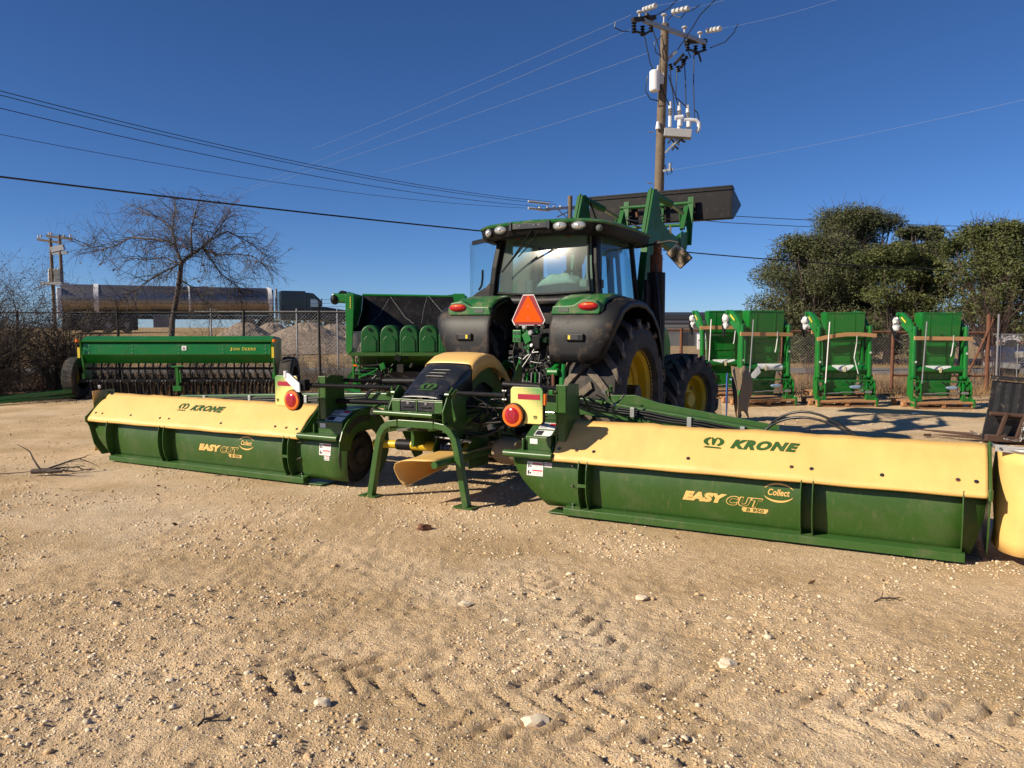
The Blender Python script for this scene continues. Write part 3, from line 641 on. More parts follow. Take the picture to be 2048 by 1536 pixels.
clutter(MW, 6, (1.5, 1.95), (.3, .8), (.85, 1.18), 21, ('hose', 'hose', 'kgreen')); blocks(MW, 4, (1.55, 1.85), (.5, .8), (.95, 1.15), 22, ('steel', 'kgreen'), (.012, .03))
m2 = MB(); m2.prism([(1.55, .9), (1.62, 1.06), (1.9, 1.07), (2.15, 1.00), (3.3, .84), (3.3, .80)], 1, 1.01, 1.03); m2.build('beam_plate', 'kgreen', MW, bevel=.003)
# ================================================================== TRACTOR
TR = empty('tractor', (.578, 10.28, 0), -math.radians(28.5), 'big green cab tractor seen from behind with a black front bucket raised above its roof', 'tractor')
def tyre(R, r, wd, n, seed=0):
    mb = MB(); h = wd/2; rc = R-.045
    mb.lathe([(-h*.72, r), (-h*.98, r+.05), (-h*1.02, (r+rc)/2), (-h*.97, rc-.09), (-h*.86, rc-.02), (-h*.5, rc), (0, rc+.008), (h*.5, rc), (h*.86, rc-.02), (h*.97, rc-.09), (h*1.02, (r+rc)/2), (h*.98, r+.05), (h*.72, r)], (0, 0, 0), 0, 72)
    mb.cur = 1; st = 2*PI/n
    for s in (-1, 1):
        for i in range(n):
            a0 = st*i+(st/2 if s > 0 else 0)
            P = [(-.03, 0, R-.002), (.10*wd/.6*1.0, .35*st, R), (.30*wd/.6*.85, .95*st, R-.004), (h*.97, 1.25*st, R-.03), (h*1.045, 1.32*st, R-.10)]
            vs = []; k = len(P); wa = .031/R*1.25
            for (x, da, rr) in P:
                for (dr, sg) in ((-.06, -1), (-.06, 1), (0, 1), (0, -1)):
                    rad = rr+dr if x < h*.95 else rr+dr*.6
                    a = a0+da+sg*wa*(1.25 if dr < 0 else 1); xx = x+(sg*-.014 if x < h*.9 else 0)
                    if x > h*1.03: xx = x-(.06 if dr < 0 else 0)
                    vs.append((s*xx, rad*math.cos(a), rad*math.sin(a)))
            fs = [(q*4+j, q*4+(j+1) % 4, (q+1)*4+(j+1) % 4, (q+1)*4+j) for q in range(k-1) for j in range(4)]
            fs += [(3, 2, 1, 0), tuple((k-1)*4+j for j in range(4))]
            mb.add(vs, fs)
    return mb
def wheel(par, x, f, z, R, r, wd, n, side, steer=0, disc=.0, name='wheel'):
    t = tyre(R, r, wd, n).build(name, ['rubber', 'lug'], par, smooth=35); t.location = (x, f, z); t.rotation_euler = (0, 0, steer)
    h = wd/2*.74; s = side; m = MB()
    m.lathe([(s*h*1.04, r+.022), (s*(h*1.06), r+.012), (s*(h-.02), r-.005), (s*(h-.05), r-.035), (s*(h-.15), r-.05), (s*(h-.19), r-.085), (s*(h-.30), r-.095), (s*disc, r-.11), (s*disc, r*.42), (s*(disc+.05), r*.40), (s*(disc+.06), .001)], (0, 0, 0), 0, 56)
    ri = m.build('rim', 'jyellow', t, smooth=30)
    for k in range(8):
        a = 2*PI*k/8; m = MB(); m.disc((s*(disc+.001), r*.66*math.cos(a), r*.66*math.sin(a)), .03 if R > .8 else .022, (s, 0, 0), .006, 10, ry=.06 if R > .8 else .03); m.build('rim_slot', 'blackprint', ri)
    m = MB(); m.lathe([(s*disc, .13), (s*(disc+.09), .12), (s*(disc+.11), .10), (s*(disc+.11), .001)], (0, 0, 0), 0, 20); m.build('hub', 'jyellow', ri, smooth=30)
    return t
for s in (-1, 1):
    wheel(TR, s*.83, 0, .93, .93, .535, .68, 17, s, disc=.05)
    wheel(TR, s*.93, 2.52, .66, .70, .375, .50, 17, s, -math.radians(12), disc=.02)
# fenders
def fender(s):
    side = [(-1.045, 1.355), (-1.055, 1.46), (-1.06, 1.62), (-1.04, 1.78), (-.98, 1.91), (-.86, 2.01), (-.64, 2.08), (-.35, 2.11), (-.05, 2.09), (.22, 2.0), (.45, 1.84), (.60, 1.64), (.68, 1.42)]
    lat = [.40, .405, .43, .50, .62, .76, .88, .97, 1.05, 1.12, 1.17, 1.195, 1.20]
    g = []
    for i, (f, z) in enumerate(side):
        row = []; u = i/(len(side)-1)
        c = Vector((0, .05, .95)); d = Vector((0, f, z))-c; R = d.length; d.normalize()
        wout = (.93, 1.02, 1.10, 1.16)[i] if i < 4 else 1.20
        for j, x in enumerate(lat):
            xx = .40+(x-.40)*(wout-.40)/.80
            k = j/(len(lat)-1)
            drop = .018*(1-min(1, k*6))**2+ (max(0, k-.55)/.45)**1.6*.085
            if j == len(lat)-1: drop += .04
            zz = 0
            if i == 0: zz = .045*(abs(k-.5)*2)**6
            if i == 1: zz = .0
            p = c+d*(R-drop); row.append(Vector((s*xx, p.y, p.z+zz)))
        g.append(row)
    m = MB(); m.sheet(g); o = m.build('fender', 'fender', TR, smooth=60, solid=.02)
    # green cap with lamps
    cap = [(-.93, 1.925), (-.985, 1.945), (-.93, 2.03), (-.80, 2.095), (-.60, 2.135), (-.35, 2.15), (-.05, 2.13)]
    g = []
    for i, (f, z) in enumerate(cap):
        row = []
        for j in range(13):
            k = j/12; x = .415+(.60 if i > 0 else .585)*k*(1 if i < 5 else .95)
            e = .03*max(0, (k-.82)/.18)**2+.02*max(0, (.12-k)/.12)**2+.012*math.exp(-((k-.5)/.04)**2)
            row.append(Vector((s*x, f+e*.6, z-e)))
        g.append(row)
    m = MB(); m.sheet(g); gc = m.build('fender_cap', 'jgreen_dusty', o, smooth=50, solid=.012)
    m = MB()
    m.prism([(s*.40, 1.90), (s*.985, 1.90), (s*1.0, 1.93), (s*1.0, 1.985), (s*.96, 2.05), (s*.80, 2.07), (s*.69, 2.01), (s*.66, 2.0), (s*.42, 1.995)], 1, -1.015, -.93); lp = m.build('lamp_pod', 'jgreen_dusty', o, bevel=.012)
    m = MB(); m.ball((s*.86, -1.012, 1.99), .125, .045, .048, 22, 12); tl = m.build('tail_lamp', 'lensred', lp, smooth=60)
    m = MB(); m.ball((s*.86, -1.016, 2.008), .100, .044, .020, 18, 8); m.build('amber_lens', 'amber', tl, smooth=60)
    m = MB(); m.lathe([(-.02, .0)]*0+[(0, 1)], (0, 0, 0)) if 0 else m.box(s*.56-.065, s*.56+.065, -1.02, -1.0, 1.925, 1.975); m.build('reflector', 'greyline' if 0 else 'seat', lp, bevel=.004)
    # black pocket with the switches
    m = MB(); m.box(s*.73-.11, s*.73+.11, -1.10, -1.03, 1.60, 1.68); pk = m.build('switch_pocket', 'fender', o, bevel=.012)
    m = MB(); m.box(s*.72-.075, s*.72+.06, -1.104, -1.10, 1.615, 1.665); m.build('switch_plate', 'blackprint', pk)
    m = MB(); xx = s*.72-(.05 if s > 0 else -.04); m.box(xx-.014, xx+.014, -1.107, -1.104, 1.617, 1.663); m.build('yellow_switch', 'ylw', pk)
    return o
fender(1); fender(-1)
# chassis, rear body, hood
m = MB(); m.box(-.30, .30, -.55, 2.9, .60, 1.15); m.tube([(-1.1, 0, .93), (1.1, 0, .93)], .12, 14); m.box(-.42, .42, -.45, .5, 1.0, 1.5); m.tube([(-.8, 2.5, .66), (.8, 2.5, .66)], .09, 12); m.build('chassis', 'dark', TR, bevel=.01)
m = MB(); m.prism([(1.25, 1.2), (1.25, 2.05), (2.4, 1.95), (3.35, 1.72), (3.5, 1.5), (3.5, 1.05), (1.25, 1.0)], 0, -.42, .42); m.build('engine_hood', 'jgreen', TR, bevel=.05)
m = MB(); m.box(-.42, .42, -.40, -.36, 1.45, 2.14); m.box(-.72, .72, -.34, -.30, 1.6, 2.18); m.prism([(-.30, 1.2), (1.25, 1.2), (1.25, 2.12), (-.30, 2.12)], 0, -.72, -.66); m.prism([(-.30, 1.2), (1.25, 1.2), (1.25, 2.12), (-.30, 2.12)], 0, .66, .72); m.box(-.70, .70, -.3, 1.25, 1.5, 1.56)
m.box(-.30, -.05, -.405, -.40, 1.82, 2.0); m.box(.10, .42, -.42, -.40, 1.68, 1.95); m.build('cab_base', 'fender', TR, bevel=.01)
m = MB(); m.prism([(-.46, 2.12), (-.36, 2.14), (-.33, 1.9), (-.38, 1.65), (-.45, 1.60)], 1, -.50, -.41) ; m.prism([(.36, 2.14), (.46, 2.12), (.45, 1.6), (.40, 1.6)], 1, -.50, -.41); m.box(-.40, .42, -.47, -.40, 2.02, 2.10); m.build('cab_mount', 'black', TR, bevel=.01)
m = MB(); m.box(.12, .34, -.43, -.425, 1.70, 1.83); m.build('panel_recess', 'blackprint', TR)
# cab frame
def wf(z): return -.43+.0*(z-2.15) if z < 2.4 else -.43+.258*(z-2.4)**1.25    # rear glass profile
def xw(z): return .70-.075*(z-2.17)/.72
for s in (-1, 1):
    fr = MB(); fr.bar([(s*(xw(z)+.02), wf(z)+.05, z) for z in (2.10, 2.3, 2.5, 2.7, 2.95)], .075, .12, (0, 1, 0)); fr.build('rear_pillar', 'black', TR, bevel=.012)

def rear_pane(x0, x1, z0, z1, n=10, off=0, bulge=.03):
    g = []
    for i in range(n+1):
        z = z0+(z1-z0)*i/n; row = []
        for j in range(13):
            u = j/12*2-1; cx = (x0+x1)/2; hw = (x1-x0)/2*(xw(z)/.70)
            row.append(Vector((cx+hw*u, wf(z)-bulge*(1-u*u)+off-.052*u, z-(.03*(1-u*u) if i == 0 else 0))))
        g.append(row)
    return g
m = MB(); m.sheet(rear_pane(-.66, .66, 2.19, 2.90)); m.build('rear_window', 'glass', TR, smooth=80)
# window rubber frame
m = MB()
gr = rear_pane(-.665, .665, 2.185, 2.905, off=-.006)
bord = [p for p in gr[0]]+[r[-1] for r in gr[1:]]+[p for p in reversed(gr[-1][:-1])]+[r[0] for r in reversed(gr[1:-1])]+[gr[0][0]]
m.tube(bord, .016, 8, False); m.build('window_frame', 'black', TR, smooth=60)
m = MB(); m.sheet([[Vector((-.72+1.44*i/12, -.46-.05*(1-(i/6-1)**2)-.01*k, 2.155-.03*(1-(i/6-1)**2)-.045*k)) for k in range(3)] for i in range(13)]); m.build('sill_trim', 'fender', TR, smooth=60, solid=.02)
# side frames and glass (right / left)
for s in (1, -1):
    m = MB(); m.bar([(s*.72, -.30, 2.13), (s*.76, .35, 2.11), (s*.72, .95, 2.08)], .05, .06); m.bar([(s*.72, .98, 2.05), (s*.66, .86, 2.95)], .055, .07, (0, 1, 0)); m.bar([(s*.66, -.30, 2.93), (s*.70, .3, 2.95), (s*.66, .9, 2.95)], .05, .06)
    m.build('side_frame', 'black', TR, bevel=.01)
    m = MB(); m.sheet([[Vector((s*(.725+.04*math.sin(PI*i/8)-.07*j/6), -.24+1.14*i/8, 2.14+.78*j/6)) for j in range(7)] for i in range(9)]); m.build('side_window', 'sideglass', TR, smooth=60)
    m = MB(); m.bar([(s*.40, 1.25, 1.9), (s*.36, 1.12, 2.95)], .05, .06, (0, 1, 0)); m.build('front_pillar', 'interior', TR, bevel=.01)
m = MB(); m.bar([(.30, 1.13, 2.1), (.28, 1.05, 2.92)], .09, .05, (0, 1, 0)); m.build('corner_post', 'interior', TR, bevel=.01)
m = MB(); m.bar([(-.20, 1.2, 1.95), (-.20, 1.1, 2.9)], .085, .05, (0, 1, 0)); mp = m.build('centre_post', 'black', TR, bevel=.01)
m = MB(); m.prism([(-.235, 2.62), (-.165, 2.55), (-.165, 2.45), (-.235, 2.45)], 1, 1.05, 1.06); m.build('warning_decal', 'ylw', mp)
m = MB(); m.box(-.225, -.18, 1.05, 1.06, 2.36, 2.42); m.build('warning_decal', 'sticker', mp)
m = MB(); m.sheet([[Vector((x, 1.22+.05*(1-(x/.7)**2)-.14*(z-2)/1.0, z)) for x in (-.7, -.35, 0, .35, .7)] for z in (2.0, 2.5, 2.93)]); m.build('front_window', 'sideglass', TR, smooth=60)
# open left door pane swung outward
m = MB(); m.sheet([[Vector((-.72-.62*i/6-.06*math.sin(PI*i/6), -.36+.42*i/6+.1*j/6*0, 2.17+.72*j/6)) for j in range(7)] for i in range(7)]); dr_ = m.build('left_door', 'sideglass', TR, smooth=60)
m = MB(); m.bar([(-.73, -.365, 2.865), (-.95, -.25, 2.875), (-1.20, -.10, 2.87)], .02, .055); m.build('door_header', 'fender', dr_)
m = MB(); m.tube([(-.72, -.37, 2.90), (-.95, -.22, 2.92)], .03, 8); m.build('door_header', 'fender', dr_, bevel=.004)
m = MB(); m.prism([(-.72, 2.12), (-1.12, 2.12), (-1.0, 2.2), (-.86, 2.27), (-.72, 2.40)], 1, -.33, -.31); m.build('door_trim', 'fender', dr_)
m = MB(); m.tube([(-1.02, -.24, 2.24), (-.98, -.24, 2.30), (-.965, -.24, 2.40), (-.965, -.24, 2.50)], .014, 8); m.build('door_handle', 'black', dr_, smooth=60)
m = MB(); m.box(.705, .75, -.38, -.30, 2.82, 2.90); m.box(.72, .76, -.38, -.30, 2.22, 2.32)
m.build('window_hinge', 'dark', TR, bevel=.006)
# roof
def roof_outline(k, dz=0):
    pts = []
    for (x, f) in [(-.70, -.62), (-.35, -.66), (0, -.67), (.35, -.66), (.70, -.62), (.84, -.50), (.90, -.2), (.90, .5), (.82, 1.2), (.55, 1.42), (0, 1.48), (-.55, 1.42), (-.82, 1.2), (-.90, .5), (-.90, -.2), (-.84, -.50)]:
        pts.append((x*k, .35+(f-.35)*k))
    return pts
def rbow(x): return -.035*(abs(x)/.9)**2
m = MB(); rows = [(1.0, 2.992), (1.012, 3.010), (.99, 3.028), (.94, 3.046), (.8, 3.064), (.5, 3.078), (.02, 3.083)]
g = [[Vector((x, f, z+rbow(x))) for (x, f) in roof_outline(k)+[roof_outline(k)[0]]] for k, z in rows]
m.sheet(g); m.build('roof', 'jgreen_dusty', TR, smooth=50)
m = MB(); rows = [(.86, 2.855), (.935, 2.855), (.965, 2.885), (.988, 2.988), (.9, 2.992)]
g = [[Vector((x, f, z+rbow(x))) for (x, f) in roof_outline(k)+[roof_outline(k)[0]]] for k, z in rows]
m.sheet(g); vl = m.build('roof_valance', 'black', TR, smooth=50, solid=.008)
def work_light(x, f, z, rx, rz, nrm=(0, -1, 0), dim=False):
    n_ = Vector(nrm).normalized(); m = MB(); m.disc(Vector((x, f, z))-n_*.0, rx*1.18, n_, .018, 24, rz*1.25); h = m.build('lamp_surround', 'black', vl, bevel=.004)
    c = Vector((x, f, z))+n_*.018; m = MB(); u = Vector((0, 0, 1)).cross(n_).normalized()
    vs = []; fs = []
    for i, (k, e) in enumerate(((1, 0), (.85, .012), (.5, .022), (.01, .026))):
        for j in range(20): a = 2*PI*j/20; vs.append(c+u*rx*k*math.cos(a)+Vector((0, 0, 1))*rz*k*math.sin(a)+n_*e)
    for i in range(3):
        for j in range(20): fs.append((i*20+j, i*20+(j+1) % 20, (i+1)*20+(j+1) % 20, (i+1)*20+j))
    m.add(vs, fs); m.build('work_light', 'seat' if dim else 'lamp_glass', h, smooth=70)
    if not dim:
        m = MB(); m.ball(c+n_*.024, .016, .012, .016, 10, 6); m.build('bulb', 'white', h, smooth=60)
work_light(-.655, -.60, 2.920, .046, .050, (-.15, -1, -.05)); work_light(-.475, -.625, 2.945, .080, .048)
work_light(.335, -.635, 2.950, .084, .048); work_light(.570, -.62, 2.942, .084, .048, (.1, -1, 0)); work_light(.795, -.545, 2.905, .040, .040, (.5, -.9, 0), True)
m = MB(); m.box(-.29, .18, -.675, -.655, 2.935, 3.0); m.box(-.33, -.295, -.69, -.64, 2.92, 3.02); m.box(.185, .22, -.69, -.64, 2.92, 3.02); pb = m.build('plate_holder', 'cover', vl, bevel=.004)
for x in (-.19, 0, .07):
    m = MB(); m.disc((x, -.675, 2.975), .006, (0, -1, 0), .003, 8); m.build('screw', 'steel', pb)
m = MB(); m.tube([(-.03, -.66, 2.915), (-.33, -.56, 2.62), (-.48, -.52, 2.48)], .008, 8); m.tube([(.05, -.64, 2.90), (-.12, -.57, 2.74), (-.28, -.53, 2.62)], .007, 8); m.bar([(-.20, -.57, 2.74), (-.52, -.52, 2.44)], .012, .02); m.build('wiper', 'black', TR, smooth=50)
for x in (-.33, .36):
    m = MB(); m.disc((x, -.44, 2.865), .035, (0, -1, 0), .02, 12); m.build('glass_fitting', 'rust', TR)
# interior
m = MB(); m.box(-.62, .62, -.20, 1.1, 2.86, 2.9); m.box(-.66, -.58, -.30, -.1, 2.15, 2.9); m.box(.52, .66, -.30, -.1, 2.15, 2.9); m.box(-.66, .62, -.36, -.2, 2.13, 2.17); m.build('cab_lining', 'interior', TR, bevel=.03)
m = MB(); m.box(-.28, .14, .05, .19, 2.0, 2.40); m.box(-.28, .14, .05, .55, 1.85, 2.05); m.build('operator_seat', 'seat', TR, bevel=.05)
m = MB(); m.box(-.42, -.30, -.10, .02, 2.15, 2.36); m.build('passenger_seat', 'seat', TR, bevel=.04)
m = MB(); q = random.Random(4)
g = []
for i in range(15):
    row = []
    for j in range(19):
        u = i/14*2-1; v = j/18*2-1; r2 = max(0, 1-abs(u)**2.6)*max(0, 1-abs(v)**2.6); h = r2**.5
        row.append(Vector((.14+.30*v+.03*u, -.14+.17*u-.04*h, 2.17+.25*h+.012*math.sin(v*9+u*5)*h+.005*math.sin(v*17-u*9)*h)))
    g.append(row)
m.sheet(g); m.build('draped_cloth', 'seatcloth', TR, smooth=70)
m = MB(); m.ball((.36, -.05, 2.2), .26, .2, .16, 18, 10); m.build('console', 'interior', TR, smooth=60)
m = MB(); m.tube([(-.36, .85, 2.05), (-.33, .85, 2.42), (-.28, .85, 2.52), (-.15, .85, 2.53)], .018, 8); m.build('grab_rail', 'black', TR, smooth=60)
m = MB(); m.tube([(.02+.18*math.cos(a), .78+.08*math.sin(a), 2.15+.16*math.sin(a)) for a in [2*PI*k/20 for k in range(21)]], .014, 8, False); m.bar([(.02, .95, 1.9), (.02, .8, 2.15)], .08, .06); m.build('steering_wheel', 'black', TR, smooth=60)
# SMV triangle
t = [(-.035, 2.125), (.165, 2.125), (.262, 1.84), (.232, 1.782), (-.105, 1.782), (-.135, 1.84)]
t = [(-.005, 2.135), (.135, 2.135), (.285, 1.835), (.250, 1.775), (-.12, 1.775), (-.155, 1.835)]
m = MB(); m.prism(t, 1, -.93, -.92); sg = m.build('warning_triangle', 'sticker', TR); cx, cz = .065, 1.93
m = MB(); m.prism([(cx+(x-cx)*.95, cz+(z-cz)*.955) for x, z in t], 1, -.933, -.93); m.build('red_border', 'borderred', sg)
m = MB(); m.prism([(.065, 2.128), (.250, 1.815), (-.120, 1.815)], 1, -.936, -.933); m.build('orange_field', 'orange', sg)
for z in (2.0, 1.86):
    m = MB(); m.disc((.065, -.936, z), .006, (0, -1, 0), .003, 8); m.build('screw', 'steel', sg)
m = MB(); m.box(.03, .10, -.92, -.6, 1.80, 1.84); m.build('sign_bracket', 'black', TR)
# rear hitch and hydraulics
for s in (-1, 1):
    x = s*.36
    m = MB(); m.bar([(s*.20, -.35, 1.42), (x, -.70, 1.30), (x, -.88, 1.22)], .06, .10); m.tube([(x-.07, -.86, 1.23), (x+.07, -.86, 1.23)], .045, 12); m.build('lift_arm', 'jgreen', TR, bevel=.008)
    m = MB(); m.tube([(x+.01, -.88, 1.22), (x+.02, -.90, .95)], .022, 8); m.build('lift_rod', 'rust', TR)
    m = MB(); m.bar([(x+.0, -.90, 1.02), (x-.03, -.93, .55)], .05, .05, (0, 1, 0)); m.build('lift_link', 'jgreen', TR, bevel=.005)
    m = MB(); m.bar([(s*.3, -.3, .55), (s*.42, -1.15, .62)], .06, .10); m.build('lower_link', 'jgreen', TR, bevel=.008)
    m = MB(); m.tube([(s*.46, -.80, 1.25), (s*.46, -.85, .80)], .045, 12); m.tube([(s*.46, -.78, 1.32), (s*.46, -.80, 1.2)], .03, 8); m.build('stabiliser', 'jgreen', TR, smooth=40)
    m = MB(); m.prism([(-.45, .6), (-.85, .75), (-.80, 1.15), (-.45, 1.3)], 0, s*.54-.02, s*.54+.02); m.build('side_plate', 'jgreen', TR, bevel=.01)
m = MB(); m.box(-.22, .30, -.75, -.45, .6, 1.6); m.build('rear_housing', 'dark', TR, bevel=.03)
m = MB(); m.box(-.145, -.035, -.93, -.88, 1.575, 1.72); cb = m.build('coupler_block', 'jgreen', TR, bevel=.006)
for x in (-.115, -.065):
    for z in (1.61, 1.68):
        m = MB(); m.disc((x, -.93, z), .018, (0, -1, 0), .004, 14); m.build('coupler_port', 'blackprint', cb)
for k, (x, z) in enumerate(((-.09, 1.78), (.0, 1.77), (.16, 1.78), (.24, 1.77), (.08, 1.70), (.20, 1.66))):
    m = MB(); m.tube([(x, -.70, z), (x+.01, -.93, z-.01)], .030, 12); m.disc((x+.01, -.93, z-.01), .020, (0, -1, 0), .006, 12); m.build('hydraulic_coupler', ('dark', 'galv', 'black')[k % 3], TR, smooth=40)
m = MB(); m.box(-.03, .02, -.86, -.80, 1.5, 1.72); m.box(.03, .06, -.90, -.80, 1.45, 1.68); m.prism([(-.03, 1.66), (.05, 1.72), (.10, 1.60), (.02, 1.55)], 1, -.92, -.90); m.build('valve_bracket', 'jgreen', TR, bevel=.004)
m = MB(); m.box(.10, .21, -.92, -.76, 1.50, 1.66); m.build('valve_block', 'black', TR, bevel=.01)
clutter(TR, 22, (-.20, .32), (-.92, -.74), (1.0, 1.72), 31, ('hose', 'hose', 'hose', 'dark', 'galv'), (.004, .010))
blocks(TR, 30, (-.2, .32), (-.88, -.76), (1.0, 1.75), 33, ('dark', 'jgreen', 'black', 'galv', 'dark', 'jgreen'), (.012, .04))
m = MB(); m.tube([(-.11, -.93, 1.57), (-.12, -.97, 1.45), (-.10, -.97, 1.3), (-.03, -.96, 1.2)], .008, 8); m.build('hydraulic_hose', 'dark', TR, smooth=60)
for k in range(5):
    m = MB(); x = -.05+.055*k; m.tube([(x, -.85, 1.0), (x+.01, -.85, 1.22)], .014 if k % 2 else .009, 8); m.build('coupling_rod', ('galv', 'jgreen')[k % 2], TR)
# exhaust and intake stack, mirror
m = MB(); m.tube([(.86, 1.35, 1.2), (.86, 1.35, 2.50)], .125, 20); m.cur = 1
m.build('exhaust_shield', 'black', TR, smooth=40)
m = MB(); m.tube([(.86, 1.35, 2.50), (.86, 1.35, 2.74)], .085, 16); m.tube([(.86, 1.35, 2.70), (.88, 1.33, 2.84), (.90, 1.25, 2.88)], .05, 12); m.build('exhaust_pipe', 'rust', TR, smooth=40)
m = MB(); m.prism([(1.0, 1.15), (1.35, 1.0), (1.45, 2.1), (1.05, 2.4)], 0, .78, .84)
m.box(.70, .95, 1.0, 1.1, 1.1, 1.9); m.build('side_guard', 'black', TR, bevel=.02)
m = MB(); m.tube([(.70, .98, 2.82), (.95, .92, 2.84), (1.20, .86, 2.87), (1.32, .84, 2.84)], .014, 8); ma = m.build('mirror_arm', 'dark', TR, smooth=60)
def mirror(par, c, hw, hh, tilt, yaw, name='mirror'):
    R = Matrix.Rotation(yaw, 3, 'Z') @ Matrix.Rotation(.05, 3, 'X') @ Matrix.Rotation(tilt, 3, 'Y'); c = Vector(c)
    m = MB(); m.box(c.x-hw, c.x+hw, c.y-.0, c.y+.05, c.z-hh, c.z+hh, R, c); a = m.build(name, 'black', par, bevel=.015)
    m = MB(); m.box(c.x-hw*.9, c.x+hw*.9, c.y-.004, c.y-.0005, c.z-hh*.92, c.z+hh*.92, R, c); m.build('mirror_glass', 'mirror', a)
mirror(TR, (1.345, .80, 2.67),   .105, .14, math.radians(-42), .22)
m = MB(); m.tube([(-.5, 1.15, 2.75), (-.9, 1.1, 2.78), (-1.05, 1.05, 2.72)], .014, 8); m.build('mirror_arm', 'dark', TR, smooth=60)
mirror(TR, (-1.06, 1.0, 2.56), .11, .17, .05, .15)
m = MB(); m.tube([(-.38, .80, 2.75), (.05, .80, 2.77)], .012, 8); m.build('blind_rail', 'black', TR)
m = MB(); m.tube([(.97, 1.1, 1.2), (1.0, 1.12, 1.8), (.95, 1.15, 2.3), (.9, 1.2, 2.6)], .012, 8); m.build('hose', 'hose', TR, smooth=60)
# front loader
side = [(1.62, 2.95), (1.98, 3.745), (2.12, 3.77), (2.22, 3.62), (2.30, 3.36), (2.65, 3.24), (3.15, 3.16), (3.62, 3.30), (3.78, 3.30), (3.66, 3.02), (3.3, 2.90), (2.9, 2.93), (2.5, 3.0), (2.22, 2.98), (2.0, 2.7)]
for s in (-1, 1):
    x = s*.56
    m = MB(); m.prism(side, 0, x-.05, x+.05); arm = m.build('loader_arm', 'lgreen', TR, bevel=.012)
    m = MB(); m.bar([(1.0*x, 1.55, 1.55), (x, 1.62, 2.2), (x, 1.85, 3.0)], .11, .22, (0, 1, 0)); m.build('loader_mast', 'lgreen', TR, bevel=.012)
    m = MB(); m.bar([(x, 1.70, 3.0), (x, 2.04, 3.75)], .13, .02, (1, 0, 0)); m.build('arm_flange', 'lgreen', arm)
    m = MB(); m.tube([(x-s*.02, 2.10, 3.70), (x, 2.9, 3.66)], .055, 14); m.build('lift_cylinder', 'lgreen', arm, smooth=40)
    m = MB(); m.tube([(x, 2.9, 3.66), (x, 3.55, 3.60)], .03, 12); m.build('piston_rod', 'steel', arm, smooth=40)
    m = MB(); m.disc((x+s*.05, 3.38, 3.16), .13, (s, 0, 0), .012, 20); m.build('pivot_plate', 'lgreen', arm)
    m = MB(); m.box(x+s*.051, x+s*.055, 2.72, 2.80, 3.18, 3.30); m.build('warning_decal', 'jyellow', arm)
    m = MB(); m.tube([(x-.09, 3.72, 3.62), (x-.09, 3.80, 3.35)], .02, 8); m.bar([(x-.02, 3.6, 3.35), (x-.02, 3.85, 3.75)], .05, .08, (1, 0, 0)); m.bar([(x+.05, 3.74, 3.1), (x+.05, 3.86, 3.9)], .03, .10, (1, 0, 0)); m.build('linkage', 'lgreen', arm, bevel=.005)
    m = MB(); m.tube([(x, 2.3, 3.0), (x+.02, 2.2, 2.6), (x, 2.0, 2.2), (x, 1.9, 1.8)], .014, 8); m.tube(arc((x-s*.1, 2.15, 3.66), (x-s*.1, 2.9, 3.2), .1), .014, 8); m.build('hydraulic_hose', 'hose', arm, smooth=50)
m = MB(); m.tube([(-.56, 2.95, 3.10), (.56, 2.95, 3.10)], .085, 20); m.build('cross_tube', 'lgreen', TR, smooth=40)
m = MB(); m.tube([(-.62, 3.85, 3.80), (.62, 3.85, 3.80)], .03, 12); m.tube([(-.62, 3.85, 3.45), (.62, 3.85, 3.45)], .03, 12)
for x in (-.12, .12): m.bar([(x, 3.88, 3.40), (x, 3.90, 3.86)], .04, .05, (0, 1, 0))
m.build('carrier_frame', 'lgreen', TR, bevel=.003)
clutter(TR, 8, (-.5, .5), (3.1, 3.8), (3.1, 3.7), 41); blocks(TR, 8, (-.45, .5), (3.4, 3.8), (3.15, 3.75), 42, ('dark', 'lgreen', 'rust'), (.015, .05))
m = MB(); sec = [(3.98, 4.035), (4.62, 3.83), (4.60, 3.80), (4.12, 3.535), (3.98, 3.535)]
m.prism(sec, 0, 1.235, 1.255); m.prism(sec, 0, -1.255, -1.235); m.box(-1.235, 1.235, 3.975, 3.99, 3.535, 4.035); m.box(-1.235, 1.235, 3.99, 4.12, 3.525, 3.538); m.prism([(4.12, 3.525), (4.62, 3.80), (4.62, 3.812), (4.12, 3.538)], 0, -1.235, 1.235)
m.prism([(3.97, 4.03), (3.97, 4.06), (4.10, 4.02), (4.10, 3.99)], 0, -1.26, 1.26)
bk = m.build('bucket', 'bucket', TR, bevel=.004)
m = MB(); m.box(-1.25, 1.25, 3.955, 3.974, 3.99, 4.01); m.build('bucket_rail', 'bucket', bk)
